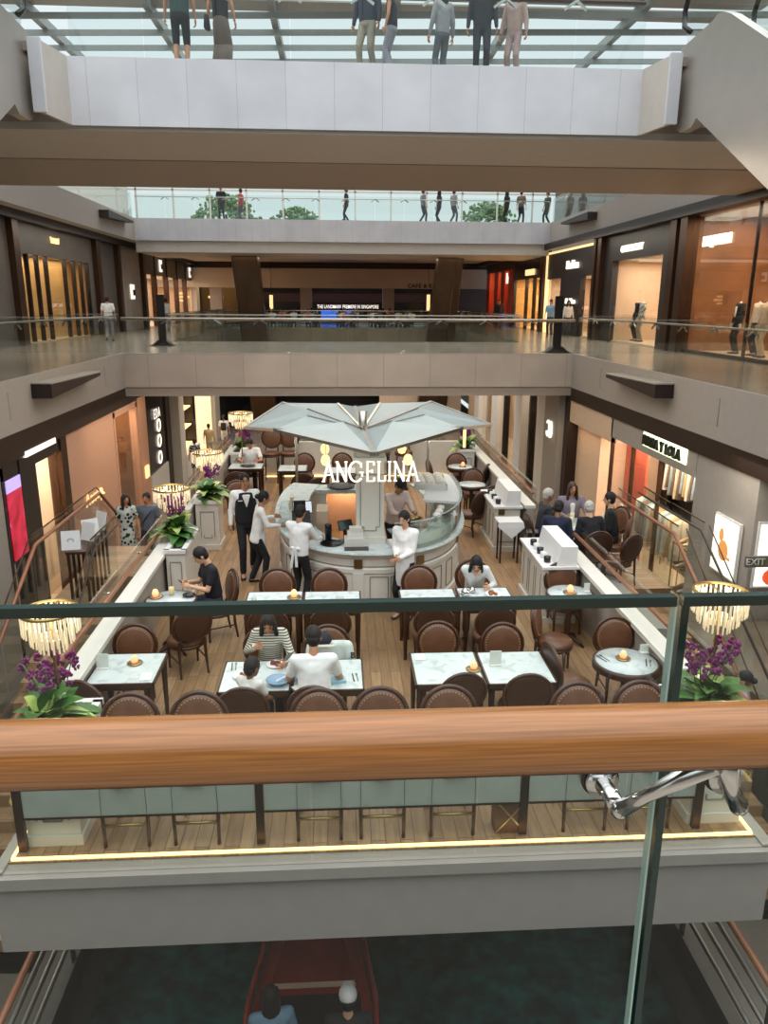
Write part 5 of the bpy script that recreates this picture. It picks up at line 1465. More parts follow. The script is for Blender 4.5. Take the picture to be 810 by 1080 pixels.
plain('canister', MB().lathe([(0, 0), (0.055, 0), (0.055, 0.25), (0.045, 0.27), (0, 0.27)], n=16), 'black_panel', (-0.17, 11.72, FZ + 0.985), 'tall black canister on the front of the counter', 'canister')
plain('serving_tray', MB().lathe([(0, 0), (0.17, 0), (0.18, 0.02), (0.17, 0.02), (0.16, 0.008), (0, 0.008)], n=22), 'black_panel', (-0.12, 11.52, FZ + 0.985), 'black round tray under the hands of the waiter with the apron bow', 'tray')
plain('serving_tray', MB().lathe([(0, 0), (0.27, 0), (0.29, 0.03), (0.275, 0.03), (0.26, 0.01), (0, 0.01)], n=26), 'black_panel', (0.05, 15.45, FZ + 0.965), 'large dark round tray on the inner working counter', 'tray')
t = thing('box_stack', 'stack of cream boxes in front of the column on the counter', 'boxes', (0.25, 11.42, FZ + 0.985))
MB().bx(-0.17, 0.14, -0.1, 0.1, 0, 0.14).build('large_box', 'cream_paint', t); MB().bx(-0.12, 0.12, -0.08, 0.1, 0.14, 0.22).build('box', 'white_paint', t); MB().bx(-0.09, 0.1, -0.07, 0.08, 0.22, 0.3).build('box', 'cream_paint', t)
plain('menu_tray', MB().bx(-0.17, 0.2, -0.12, 0.05, 0, 0.012), 'black_panel', (0.25, 11.28, FZ + 0.985), 'thin dark tray at the foot of the cream box stack', 'tray')
plain('flower_vase', MB().lathe([(0, 0), (0.05, 0), (0.07, 0.1), (0.03, 0.2), (0.04, 0.24), (0, 0.24)], n=12), 'pink_beige', (-0.85, 13.6, FZ + 0.985), 'pale vase on the left end of the counter', 'vase')
plain('acrylic_box', MB().bx(-0.13, 0.13, -0.4, 0.4, 0, 0.2), 'glass_green', (-0.9, 13.1, FZ + 0.985), 'clear acrylic case along the left edge of the counter', 'case')
plain('paper_rolls', MB().bx(-0.1, 0.1, -0.25, 0.25, 0, 0.22), 'pink_beige', (-0.28, 12.9, FZ + 0.985), 'row of beige paper bags behind the till screen', 'bags')

# white service cabinets with raised boxes along the right side
def service_cabinet(label, x0, x1, y0, y1):
    t = thing('service_cabinet', label, 'cabinet', ((x0 + x1) / 2, (y0 + y1) / 2, FZ))
    w, d = (x1 - x0) / 2, (y1 - y0) / 2
    MB().bx(-w, w, -d, d, 0.0, 0.86).build('body', 'cream_paint', t)
    MB().bx(-w - 0.03, w + 0.03, -d - 0.03, d + 0.03, 0, 0.1).build('plinth', 'cream_paint', t)
    MB().bx(-w - 0.04, w + 0.04, -d - 0.04, d + 0.04, 0.86, 0.9).build('counter_top', 'white_paint', t)
    g = MB()
    for u in (-0.55, 0.0, 0.55):
        for a in (-0.2, 0.2): g.cbx((-w - 0.005, (u + a * 1.0) * d, 0.45), (0.01, 0.012, 0.55))
    g.cbx((0, -d - 0.005, 0.68), (w * 1.5, 0.01, 0.012)).cbx((0, -d - 0.005, 0.2), (w * 1.5, 0.01, 0.012)).cbx((-w * 0.75, -d - 0.005, 0.44), (0.012, 0.01, 0.48)).cbx((w * 0.75, -d - 0.005, 0.44), (0.012, 0.01, 0.48))
    g.build('panel_moulding', 'cream_shadowline', t)
    MB().cbx((-w * 0.5, -d - 0.01, 0.79), (0.12, 0.02, 0.1)).build('brass_square', 'brass', t)
    MB().prism([(-w * 0.25, 0.9), (w, 0.9), (w, 1.2), (-w * 0.0, 1.2)], -d, d * 0.6, 'y').build('raised_box', 'white_paint', t)
    r_ = random.Random(5)
    for k in range(5):
        MB().lathe([(0, 0), (0.05, 0), (0.055, 0.09), (0, 0.1)], (-w * 0.62, -d * 0.7 + k * d * 0.3, 0.9), 10).build('cup_stack', 'white_paint' if k % 2 else 'black_panel', t)
service_cabinet('white service cabinet with a raised box nearest the front, by the nailhead chair', 3.02, 3.5, 10.55, 11.95)
service_cabinet('white service cabinet farther back behind the cloth-covered stand', 2.98, 3.46, 14.0, 15.35)
t = thing('folding_stand', 'dark wooden tray stand draped with a white cloth in the aisle', 'stand', (3.12, 13.45, FZ))
for sx in (-1, 1):
    for sy in (-1, 1): MB().bar((sx * 0.16, sy * 0.14, 0), (sx * 0.16, sy * 0.14, 0.76), 0.03, 0.03).build('leg', 'table_wood', t)
MB().bx(-0.19, 0.19, -0.17, 0.17, 0.76, 0.79).build('top', 'table_wood', t)
g = MB().add([(-0.23, -0.2, 0.8), (0.23, -0.2, 0.8), (0.23, 0.2, 0.8), (-0.23, 0.2, 0.8), (0.02, -0.24, 0.5), (0.27, 0.0, 0.62), (-0.24, -0.21, 0.72), (0.25, -0.22, 0.7), (0, 0, 0.806)],
             [(0, 1, 8), (1, 2, 8), (2, 3, 8), (3, 0, 8), (0, 6, 4, 7, 1), (1, 7, 5, 2)])
o = g.build('tablecloth', 'white_paint', loc=(3.12, 13.45, FZ)); sm = o.modifiers.new('thickness', 'SOLIDIFY'); sm.thickness = 0.008
tag(o, 'white cloth hanging cornerwise over the dark tray stand', 'cloth')
t = thing('menu_cabinet', 'red-brown wooden menu box standing in the aisle by the navy suited man', 'cabinet', (3.5, 12.75, FZ), R(-8))
MB().bx(-0.22, 0.22, -0.16, 0.16, 0, 0.62).build('body', 'leather', t)
MB().bx(-0.24, 0.24, -0.18, 0.18, 0.62, 0.66).build('top', 'chair_wood', t)
for k in range(3): MB().bx(-0.2 + k * 0.13, -0.12 + k * 0.13, -0.12, 0.12, 0.66, 0.78).build('menu_folder', 'black_panel', t)
# bag on the front stool row
t = thing('shopping_bag', 'brown leather bag with crossed stripes under the front counter', 'bag', (1.52, 5.98, FZ))
bb = MB().bx(-0.14, 0.14, -0.09, 0.09, 0, 0.34).build('bag_body', 'leather', t, bevel=0.01)
MB().bar((-0.13, -0.095, 0.02), (0.13, -0.095, 0.33), 0.012, 0.012).bar((0.13, -0.095, 0.02), (-0.13, -0.095, 0.33), 0.012, 0.012).build('stripe', 'nail', bb)
MB().tube([(-0.07, 0, 0.34), (-0.05, 0, 0.44), (0.05, 0, 0.44), (0.07, 0, 0.34)], 0.01, 6).build('handle', 'chair_wood', t)

# tall bar stools and screens at the far end
BS = chair_proto('bar_stool', 'tall round-backed bar stool, left of the far pair', 'stool', 0.8, 1.14, (-1.78, 20.15, FZ), R(176), 'tall bar stools at the far wall', 0.26, True)
dup(BS, (-1.3, 20.2, FZ), F_, 'tall round-backed bar stool, right of the far pair')
dup(BS, (1.15, 20.2, FZ), F_, 'tall bar stool beyond the right half of the canopy, nearer the column')
dup(BS, (1.75, 20.2, FZ), F_, 'tall bar stool beyond the right half of the canopy, nearer the right wall')

# reception table on the left landing
t = thing('console_table', 'dark wooden reception table on many slim legs on the left landing', 'table', (-4.13, 12.35, FZ), R(4))
MB().bx(-0.16, 0.16, -0.75, 0.75, 0.84, 0.88).build('table_top', 'table_wood', t)
for sy in (-0.7, -0.42, -0.14, 0.14, 0.42, 0.7):
    for sx in (-0.13, 0.13): MB().bar((sx, sy, 0), (sx, sy, 0.84), 0.04, 0.04).build('leg', 'table_wood', t)
def menu_board(x, y, rz, label, s=1.0, mark=None):
    t = thing('menu_board', label, 'menu', (x, y, FZ + 0.885), rz, 'white menu boards on the reception table')
    mt = Matrix.Rotation(R(-14), 4, 'X'); mt.translation = Vector((0, 0, 0.15 * s))
    bd = MB().mbx(mt, (0.28 * s, 0.015, 0.3 * s)).build('board', 'white_paint', t)
    if mark:
        g = MB()
        pts = [(0.045 * math.cos(R(a)), 0.05 + 0.035 * math.sin(R(a))) for a in range(0, 360, 30)]
        for p, q in zip(pts, pts[1:] + pts[:1]): g.bar((p[0], -0.012, 0.1 + p[1]), (q[0], -0.012, 0.1 + q[1]), 0.004, 0.012)
        g.build('emblem', 'blue_paper', bd)
menu_board(-4.18, 11.72, R(10), 'upright white menu board with a blue emblem at the near end', 1.0, True)
menu_board(-4.06, 12.2, R(-30), 'white menu board tilted in the middle of the reception table', 1.0)
menu_board(-4.1, 12.45, R(35), 'white menu board leaning toward the railing', 0.95)
menu_board(-4.05, 12.85, R(-40), 'white menu board at the far end of the reception table', 1.0)

# planters, plants, crystal lamps
def planter(label, x0, x1, y0, y1, h=0.98):
    t = thing('planter_box', label, 'planter', ((x0 + x1) / 2, (y0 + y1) / 2, FZ))
    w, d = (x1 - x0) / 2, (y1 - y0) / 2
    bxo = MB().bx(-w, w, -d, d, 0, h - 0.06).build('box', 'cream_paint', t)
    MB().bx(-w - 0.02, w + 0.02, -d - 0.02, d + 0.02, 0, 0.1).build('plinth', 'cream_paint', t)
    g = MB()
    e = 0.05
    g.bx(-w - 0.03, w + 0.03, -d - 0.03, -d + e, h - 0.06, h).bx(-w - 0.03, w + 0.03, d - e, d + 0.03, h - 0.06, h).bx(-w - 0.03, -w + e, -d, d, h - 0.06, h).bx(w - e, w + 0.03, -d, d, h - 0.06, h)
    g.build('rim', 'white_paint', t)
    MB().bx(-w + e, w - e, -d + e, d - e, h - 0.1, h - 0.055).build('soil', 'soil', bxo)
    g = MB()
    for sgn in (-1,):
        for u, z, su, sz in ((-0.6, 0.5, 0.012, 0.5), (0.6, 0.5, 0.012, 0.5), (0, 0.76, 1.2, 0.012), (0, 0.24, 0.7, 0.012), (-0.35, 0.27, 0.012, 0.06), (0.35, 0.27, 0.012, 0.06)):
            su2 = su * w if su > 0.1 else su
            g.cbx((u * w, -d - 0.004, z), (su2, 0.012, sz))
    g.build('panel_moulding', 'cream_shadowline', bxo)
def leafy(label, x, y, z, s, n, seed, lean=0.0):
    r = random.Random(seed)
    t = thing('leafy_plant', label, 'plant', (x, y, z))
    g = MB()
    for k in range(n):
        a = r.uniform(0, 2 * PI); el = r.uniform(0.15, 1.25); L = s * r.uniform(0.55, 1.0); w = L * r.uniform(0.16, 0.24)
        base = Vector((r.uniform(-.06, .06), r.uniform(-.06, .06), r.uniform(0, s * 0.35)))
        d = Vector((math.cos(a) * math.cos(el), math.sin(a) * math.cos(el), math.sin(el)))
        side = d.cross(Vector((0, 0, 1))).normalized(); up = side.cross(d)
        vs = []
        for i in range(6):
            u = i / 5
            c = base + d * L * u - Vector((0, 0, 1)) * L * 0.45 * u * u
            ww = w * math.sin(PI * min(1, 0.12 + u * 0.88)) * (1 if u < 1 else 0)
            vs += [c - side * ww + up * 0.25 * ww, c, c + side * ww + up * 0.25 * ww]
        fs = []
        for i in range(5):
            for j in range(2): fs.append((i * 3 + j, i * 3 + j + 1, i * 3 + j + 4, i * 3 + j + 3))
        g.add(vs, fs, 1 if r.random() < 0.28 else 0, True)
    o = g.build('foliage', ['leaf', 'leaf_light'], t)
    for k in range(4):
        a = k * 1.6
        MB().tube([(0.03 * math.cos(a), 0.03 * math.sin(a), -0.05), (0.06 * math.cos(a), 0.06 * math.sin(a), s * 0.45)], [0.012, 0.008], 5).build('stem', 'leaf', t)
def orchid(label, x, y, z, h, seed, n=4):
    r = random.Random(seed)
    t = thing('orchid', label, 'orchid', (x, y, z))
    for k in range(n):
        a = r.uniform(0, 2 * PI); sp = r.uniform(0.05, 0.16)
        pts = [Vector((sp * u * math.cos(a) * 1.5, sp * u * math.sin(a) * 1.5, h * (u - 0.12 * u * u))) for u in (0, 0.35, 0.7, 1.0)]
        MB().tube(pts, 0.006, 5).build('stem', 'leaf', t)
        g = MB()
        for i in range(9):
            u = 0.55 + 0.45 * i / 8
            c = Vector((sp * u * math.cos(a) * 1.5, sp * u * math.sin(a) * 1.5, h * (u - 0.12 * u * u))) + Vector((r.uniform(-.05, .05), r.uniform(-.05, .05), r.uniform(-.02, .02)))
            for q in range(5):
                b = q * 2 * PI / 5 + r.random()
                g.ell(c + Vector((0.022 * math.cos(b), 0.012 * r.uniform(-1, 1), 0.022 * math.sin(b))), (0.02, 0.008, 0.02), Matrix.Rotation(r.uniform(-1, 1), 3, 'Z'), 6, 4)
        g.build('blossom', 'orchid', t)
def crystal_lamp(label, x, y, ztop, zfoot, r0=0.27):
    t = thing('crystal_lamp', label, 'lamp', (x, y, zfoot), 0, 'crystal lamps on the planters')
    H = ztop - zfoot
    MB().cyl((0, 0, 0), (0, 0, H - 0.02), 0.014, 8).build('pole', 'brass', t)
    ring = [(r0 * math.cos(2 * PI * k / 28), r0 * math.sin(2 * PI * k / 28), H) for k in range(28)]
    rimo = MB().tube(ring, 0.016, 6, closed=True).build('rim', 'brass', t)
    sp = MB()
    for k in range(4): sp.bar((0, 0, H - 0.02), (r0 * math.cos(k * PI / 2), r0 * math.sin(k * PI / 2), H), 0.012, 0.008)
    sp.build('spokes', 'brass', rimo)
    for tier, (rr, top_, ln) in enumerate(((r0, 0.0, 0.2), (r0 * 0.76, -0.13, 0.17), (r0 * 0.48, -0.24, 0.14))):
        g = MB(); nn = int(34 * rr / r0)
        for k in range(nn):
            a = 2 * PI * k / nn
            g.tube([(rr * math.cos(a), rr * math.sin(a), H + top_), (rr * math.cos(a), rr * math.sin(a), H + top_ - ln)], [0.011, 0.009], 4, smooth=False)
        g.build('crystal_tier', 'crystal', t)
    for k in range(4):
        a = PI / 4 + k * PI / 2
        MB().ell((0.16 * math.cos(a), 0.16 * math.sin(a), H - 0.03), (0.022, 0.022, 0.03), None, 8, 6).build('bulb', 'bulb', rimo)
    point('crystal_lamp_light', (x, y, ztop - 0.08), 9, (1, 0.78, 0.48), 0.12)
planter('white planter box at the front left corner of the cafe', -2.76, -2.3, 5.95, 6.75)
planter('white planter box at the front right corner of the cafe', 3.2, 3.66, 5.95, 6.75)
planter('white panelled planter box behind the waiter in the black vest', -2.73, -2.3, 14.35, 14.95)
planter('white planter box set in the left wall behind the man in black', -2.66, -2.38, 11.4, 12.6, 0.96)
planter('white planter box near the far end of the left wall', -2.7, -2.3, 19.2, 20.2)
planter('white planter box near the far end of the right wall', 3.12, 3.52, 19.4, 20.2)
PZ = FZ + 0.92
leafy('broad-leaved green plant in the front left planter', -2.6, 6.28, PZ, 0.58, 60, 1)
leafy('broad-leaved green plant in the front right planter', 3.46, 6.28, PZ, 0.6, 64, 2)
leafy('broad-leaved plant behind the man in a black t-shirt', -2.62, 12.1, PZ, 0.58, 56, 3)
leafy('broad-leaved plant in the panelled planter by the vested waiter', -2.53, 14.6, PZ, 0.56, 50, 4)
leafy('broad-leaved plant at the far left end of the cafe', -2.45, 19.6, PZ, 0.55, 26, 5)
leafy('spiky plant at the far right end of the cafe', 3.32, 19.7, PZ, 0.55, 30, 6)
orchid('purple orchid under the front left crystal lamp', -2.57, 6.42, PZ, 0.72, 1, 5)
orchid('purple orchid under the front right crystal lamp', 3.4, 6.35, PZ, 0.82, 2, 5)
orchid('purple orchid under the crystal lamp by the left landing', -2.62, 12.3, PZ, 0.75, 3, 5)
orchid('purple orchid under the crystal lamp by the vested waiter', -2.58, 15.3, PZ, 0.6, 4, 4)
orchid('purple orchid under the farthest crystal lamp', -2.3, 19.3, PZ, 0.75, 5, 4)
orchid('purple orchid at the far right end of the cafe', 3.36, 20.1, PZ, 0.6, 6, 3)
crystal_lamp('tiered crystal lamp at the front left corner', -2.55, 6.45, FZ + 2.02, PZ, 0.24)
crystal_lamp('tiered crystal lamp at the front right corner', 3.5, 6.42, FZ + 2.1, PZ, 0.24)
crystal_lamp('tiered crystal lamp by the left landing', -2.74, 12.45, FZ + 1.68, PZ, 0.29)
crystal_lamp('tiered crystal lamp beyond the vested waiter', -2.66, 15.6, FZ + 1.68, PZ, 0.31)
crystal_lamp('farthest tiered crystal lamp by the canopy tip', -2.38, 19.0, FZ + 2.0, PZ, 0.29)
tag(MB().cyl((0, 0, 0), (0, 0, 0.62), 0.04, 10).build('light_tube', 'sign_warm', loc=(3.26, 19.5, PZ + 0.1)), 'upright glowing tube among the spiky leaves at the far right', 'lamp')
# ------------------------------------------------------------------ people
def hull(mb, ells, mi=0):
    """convex hull of ellipsoids (centre, radii) added to mb"""
    bm = bmesh.new()
    for e in ells:
        c, r = Vector(e[0]), e[1]
        if not isinstance(r, (tuple, list)): r = (r, r, r)
        rot = e[2] if len(e) > 2 else None
        for i in range(7):
            t_ = PI * i / 6
            for j in range(1 if i in (0, 6) else 10):
                a = 2 * PI * j / 10
                p = Vector((r[0] * math.sin(t_) * math.cos(a), r[1] * math.sin(t_) * math.sin(a), r[2] * math.cos(t_)))
                if rot is not None: p = rot @ p
                bm.verts.new(c + p)
    res = bmesh.ops.convex_hull(bm, input=bm.verts)
    bmesh.ops.delete(bm, geom=[v for v in bm.verts if not v.link_faces], context='VERTS')
    bm.verts.index_update()
    mb.add([v.co.copy() for v in bm.verts], [tuple(v.index for v in f.verts) for f in bm.faces], mi, True)
    bm.free()
    return mb
def remeshed(mb, voxel, smooth=2):
    """one closed continuous surface around the pieces of mb"""
    me = bpy.data.meshes.new('tmp'); me.from_pydata(mb.v, [], mb.f)
    o = bpy.data.objects.new('tmp', me); COL.objects.link(o)
    r = o.modifiers.new('r', 'REMESH'); r.mode = 'VOXEL'; r.voxel_size = voxel
    if smooth:
        s = o.modifiers.new('s', 'SMOOTH'); s.iterations = smooth; s.factor = 0.5
    dg = bpy.context.evaluated_depsgraph_get()
    ev = bpy.data.meshes.new_from_object(o.evaluated_get(dg))
    bpy.data.objects.remove(o); bpy.data.meshes.remove(me)
    g = MB()
    g.v = [tuple(v.co) for v in ev.vertices]; g.f = [tuple(p.vertices) for p in ev.polygons]
    g.mi = [0] * len(g.f); g.sm = [True] * len(g.f)
    bpy.data.meshes.remove(ev)
    return g
SKIN = {'tan': mat('skin_tan', '#b98563', 0.55, 0, 0.05), 'pale': mat('skin_pale', '#d3a583', 0.55, 0, 0.05), 'brown': mat('skin_brown', '#8a5c40', 0.55, 0, 0.06), 'dummy': mat('mannequin_white', '#d8d2c8', 0.4)}
HAIR = {'black': mat('hair_black', '#120e0d', 0.7, 0, 0.3, 30), 'grey': mat('hair_grey', '#b9b2a8', 0.6, 0, 0.15, 30), 'brown': mat('hair_brown', '#3a261a', 0.5, 0, 0.3, 30)}
CLOTH = {}
def cloth(hexv, rough=0.85):
    if hexv not in CLOTH: CLOTH[hexv] = mat('cloth_' + hexv.strip('#'), hexv, rough, 0, 0.09, 14)
    return CLOTH[hexv]
def patterned(name, c1, c2, scale, stripes=False):
    m = mat(name, c1, 0.85)
    nt = m.node_tree
    tc_ = nt.nodes.new('ShaderNodeTexCoord')
    n_ = nt.nodes.new('ShaderNodeTexWave' if stripes else 'ShaderNodeTexVoronoi')
    if stripes: n_.bands_direction = 'Z'
    n_.inputs['Scale'].default_value = scale
    r_ = nt.nodes.new('ShaderNodeValToRGB'); r_.color_ramp.interpolation = 'CONSTANT'
    r_.color_ramp.elements[0].color = hexc(c1); r_.color_ramp.elements[1].color = hexc(c2); r_.color_ramp.elements[1].position = 0.62 if stripes else 0.42
    nt.links.new(tc_.outputs['Object'], n_.inputs['Vector'])
    nt.links.new(n_.outputs[0], r_.inputs[0]); nt.links.new(r_.outputs[0], nt.nodes['Principled BSDF'].inputs['Base Color'])
    CLOTH[name] = m
patterned('striped_knit', '#d8d3c2', '#4d5148', 11, True)
patterned('floral_blue', '#c9d3dd', '#3a4f77', 14)
patterned('black_white_print', '#20221f', '#b5bab0', 13)
FACE = mat('eye_dark', '#1b120e', 0.3); LIP = mat('lips', '#8f4a42', 0.5); SHOE = mat('shoe_black', '#17151a', 0.4); WSHOE = mat('shoe_white', '#d9d6d0', 0.5)

def ik(S, T, a, b, pole):
    d = T - S; L = min(d.length, a + b - 0.004); u = d.normalized()
    T = S + u * L
    x = (a * a - b * b + L * L) / (2 * L)
    h = math.sqrt(max(0.0, a * a - x * x))
    p = pole - u * pole.dot(u)
    return S + u * x + p.normalized() * h, T

def person(label, loc, rz, h=1.72, pose='stand', lean=0.0, rh=None, lh=None, skin='tan', hair='short', hc='black', top='#e8e6e2', sleeve='long', bottom=('trousers', '#1b1b1f'),
           hp=0.0, hy=0.0, fem=False, shoe=SHOE, seat=0.47, extras=(), vox=0.014, name='person', cat='person', group=None, stride=0.0, fat=1.0, nohead=False, hs=1.0):
    t = thing(name, label, cat, loc, rz, group)
    s = h / 1.75
    V = Vector
    hipz = 0.93 if pose != 'sit' else (seat + 0.1) / s
    w = (0.9 if fem else 1.0) * fat
    up = V((0, math.sin(lean), math.cos(lean))); fw = V((0, math.cos(lean), -math.sin(lean)))
    hip = V((0, 0, hipz))
    RT = Matrix((V((1, 0, 0)), fw, up)).transposed()
    def at(x, y, z): return hip + V((x, 0, 0)) + fw * y + up * z
    torso = [(at(0, 0, 0.02), (0.155 * w, 0.105 * w, 0.1), RT), (at(0, 0, 0.2), (0.13 * w, 0.092 * w, 0.08), RT), (at(0, 0.0, 0.38), (0.16 * w, 0.105 * w, 0.12), RT)]
    shw = 0.185 if not fem else 0.16
    sh = {1: at(shw * fat, -0.01, 0.485), -1: at(-shw * fat, -0.01, 0.485)}
    neck = at(0, -0.01, 0.53)
    hd_up = (Matrix.Rotation(-(lean * 0.5 + hp), 3, 'X') @ V((0, 0, 1)))
    HR = Matrix.Rotation(hy, 3, 'Z') @ Matrix.Rotation(-(lean * 0.5 + hp), 3, 'X')
    hc_ = neck + hd_up * 0.06 + HR @ V((0, 0.025, 0.115))
    HS = HR @ Matrix.Diagonal((hs, hs, hs))
    def hd(x, y, z): return hc_ + HS @ V((x, y, z))
    # legs
    legs = {}
    for k in (1, -1):
        hj = hip + V((k * 0.088 * w, 0, -0.03))
        if pose == 'sit':
            kn = V((k * 0.12, 0.42, hipz - 0.04)); an = V((k * 0.12, 0.36, 0.08))
        else:
            st = stride * k
            an = V((k * 0.1, st, 0.085 + (0.05 if st < -0.1 else 0)))
            kn, an = ik(hj, an, 0.42, 0.43, V((0, 1, 0)))
        legs[k] = (hj, kn, an)
    arms = {}
    for k, tg in ((1, rh), (-1, lh)):
        if tg is None: tg = (k * 0.27, 0.06, hipz - 0.08) if pose != 'sit' else (k * 0.16, 0.3, hipz + 0.12)
        el, wr = ik(sh[k], V(tg), 0.285, 0.25, V((k * 0.5, -0.7, -0.6)))
        arms[k] = (sh[k], el, wr)
    b = MB()
    hull(b, [(e[0], tuple(q * 0.93 for q in e[1]), RT) for e in torso])
    hull(b, [(sh[1], 0.05), (sh[-1], 0.05), (at(0, 0, 0.4), (0.1, 0.08, 0.06), RT)])
    if not nohead:
        hull(b, [(neck - up * 0.04, 0.056), (neck + hd_up * 0.06, 0.05)])
        hull(b, [(hd(0, 0, 0.02), (0.073, 0.092, 0.095), HS), (hd(0, 0.03, -0.07), (0.05, 0.05, 0.045), HS)])
        hull(b, [(hd(0, 0.09, 0.0), 0.008), (hd(0, 0.108, -0.025), 0.013)])
        for k in (1, -1): b.ell(hd(k * 0.076, -0.005, -0.005), (0.012, 0.022, 0.032), HS, 8, 6)
    else:
        hull(b, [(neck - up * 0.04, 0.05), (neck + hd_up * 0.03, 0.045)])
    for k in (1, -1):
        hj, kn, an = legs[k]
        hull(b, [(hj, (0.075 * w, 0.075 * w, 0.075)), (kn, 0.052)]); hull(b, [(kn, 0.05), (kn.lerp(an, 0.3), 0.052), (an, 0.036)])
        hull(b, [(an + V((0, -0.02, -0.035)), (0.035, 0.04, 0.035)), (an + V((k * 0.015, 0.12, -0.055)), (0.04, 0.05, 0.022))])
        S, E, W = arms[k]
        hull(b, [(S, 0.047), (E, 0.038)]); hull(b, [(E, 0.038), (E.lerp(W, 0.3), 0.036), (W, 0.025)])
    g = remeshed(b, vox)
    # hands: palm, four unequal bent fingers and a thumb on each
    for k in (1, -1):
        S, E, W = arms[k]
        d = (W - E).normalized(); inw = V((-k, 0.15, -0.1)); inw = (inw - d * inw.dot(d)).normalized(); sd = d.cross(inw)
        pr = Matrix((sd, d, inw)).transposed()
        g.ell(W + d * 0.045, (0.04, 0.052, 0.016), pr, 10, 6)
        for q, (o_, L) in enumerate(((-0.03, 0.062), (-0.01, 0.072), (0.01, 0.068), (0.029, 0.052))):
            p0 = W + d * 0.085 + sd * o_
            p1 = p0 + (d * 0.85 + inw * 0.4).normalized() * L * 0.55
            p2 = p1 + (d * 0.45 + inw * 0.85).normalized() * L * 0.5
            g.tube([p0, p1, p2], [0.0095, 0.0085, 0.0065], 6)
        sgn = 1 if sd.y + sd.z > 0 else -1
        p0 = W + d * 0.025 + sd * sgn * 0.034
        g.tube([p0, p0 + (d * 0.6 + sd * sgn * 0.7 + inw * 0.2).normalized() * 0.035, p0 + (d * 0.85 + sd * sgn * 0.35 + inw * 0.5).normalized() * 0.06], [0.012, 0.01, 0.008], 6)
    if not nohead and skin != 'dummy':
        for k in (1, -1):
            g.ell(hd(k * 0.031, 0.083, 0.012), (0.013, 0.008, 0.007), HS, 8, 6, mi=1)
            g.ell(hd(k * 0.031, 0.084, 0.035), (0.018, 0.006, 0.004), HS, 8, 6, mi=1)
        g.ell(hd(0, 0.083, -0.062), (0.021, 0.008, 0.006), HS, 8, 6, mi=2)
    def fin(mb, nm, m):
        mb.v = [(x * s, y * s, z * s) for x, y, z in mb.v]
        return mb.build(nm, m, t)
    fin(g, 'body', [SKIN[skin], FACE, LIP])
    cm = CLOTH[top] if top in CLOTH else cloth(top)
    # upper clothing
    def torso_shell(o, low=0.02, hem=0.0):
        m = MB()
        ee = [(e[0], tuple(q + o for q in e[1]), RT) for e in torso]
        if pose == 'sit': ee[0] = (at(0, 0, 0.07), (0.155 * w + o, 0.11 * w + o, 0.08), RT)
        hull(m, ee)
        hull(m, [(sh[1], 0.052 + o), (sh[-1], 0.052 + o), (at(0, 0.005, 0.36), (0.14 * w + o, 0.1 + o, 0.09), RT), (neck - up * 0.035, (0.07, 0.065, 0.03), RT)])
        if hem: hull(m, [(at(0, 0, 0.0), (0.165 * w + o, 0.115 * w + o, 0.09), RT), (at(0, 0, -hem), (0.17 * w + o, 0.12 * w + o, 0.05), RT)])
        return m
    hem = 0.1 if ('untucked' in extras and pose != 'sit') else 0.0
    m = torso_shell(0.016, hem=hem)
    for k in (1, -1):
        S, E, W = arms[k]
        if sleeve in ('long', 'rolled'):
            hull(m, [(S, 0.062), (E, 0.052)]); hull(m, [(E, 0.052), (E.lerp(W, 0.9 if sleeve == 'long' else 0.4), 0.038 if sleeve == 'long' else 0.045)])
        elif sleeve == 'short':
            hull(m, [(S, 0.064), (S.lerp(E, 0.62), 0.06)])
    fin(remeshed(m, max(0.018, vox)), 'jacket' if 'jacket' in extras else 'shirt', cm)
    if 'jacket' in extras:
        fin(hull(MB(), [(at(0, 0.12, 0.42), (0.05, 0.02, 0.03), RT), (at(0, 0.135, 0.2), (0.03, 0.02, 0.05), RT)]), 'shirt_front', cloth('#e9e6e0'))
    if 'vest' in extras:
        v = MB()
        hull(v, [(e[0], tuple(q + 0.03 for q in e[1]), RT) for e in torso]); hull(v, [(at(0.09, 0, 0.49), (0.05, 0.075, 0.03), RT), (at(-0.09, 0, 0.49), (0.05, 0.075, 0.03), RT), (at(0, 0, 0.3), (0.165, 0.125, 0.08), RT)])
        fin(remeshed(v, 0.018), 'vest', cloth('#17171b'))
        fin(hull(MB(), [(at(0.045, 0.125, 0.475), (0.02, 0.02, 0.02)), (at(-0.045, 0.125, 0.475), (0.02, 0.02, 0.02)), (at(0, 0.145, 0.3), (0.008, 0.012, 0.01))]), 'shirt_front', cloth('#efede9'))
        fin(MB().mbx(Matrix.Translation(at(0.1, 0.142, 0.4)), (0.07, 0.006, 0.016)), 'name_tag', 'white_paint')
    if 'glasses' in extras:
        q = MB()
        for k in (1, -1):
            rg = [hd(k * 0.033 + 0.024 * math.cos(2 * PI * i / 12), 0.098, 0.012 + 0.018 * math.sin(2 * PI * i / 12)) for i in range(12)]
            q.tube(rg, 0.003, 4, closed=True)
        fin(q, 'glasses', FACE)
    if 'apron' in extras:
        q = MB()
        hull(q, [(at(0, 0.02, 0.1), (0.12, 0.12, 0.03), RT), (hip + V((0, 0.1, -0.05)), (0.11, 0.06, 0.05)), (hip + V((0, 0.12, -0.34)), (0.095, 0.04, 0.03))])
        fin(q, 'apron', cloth('#e4e3e0'))
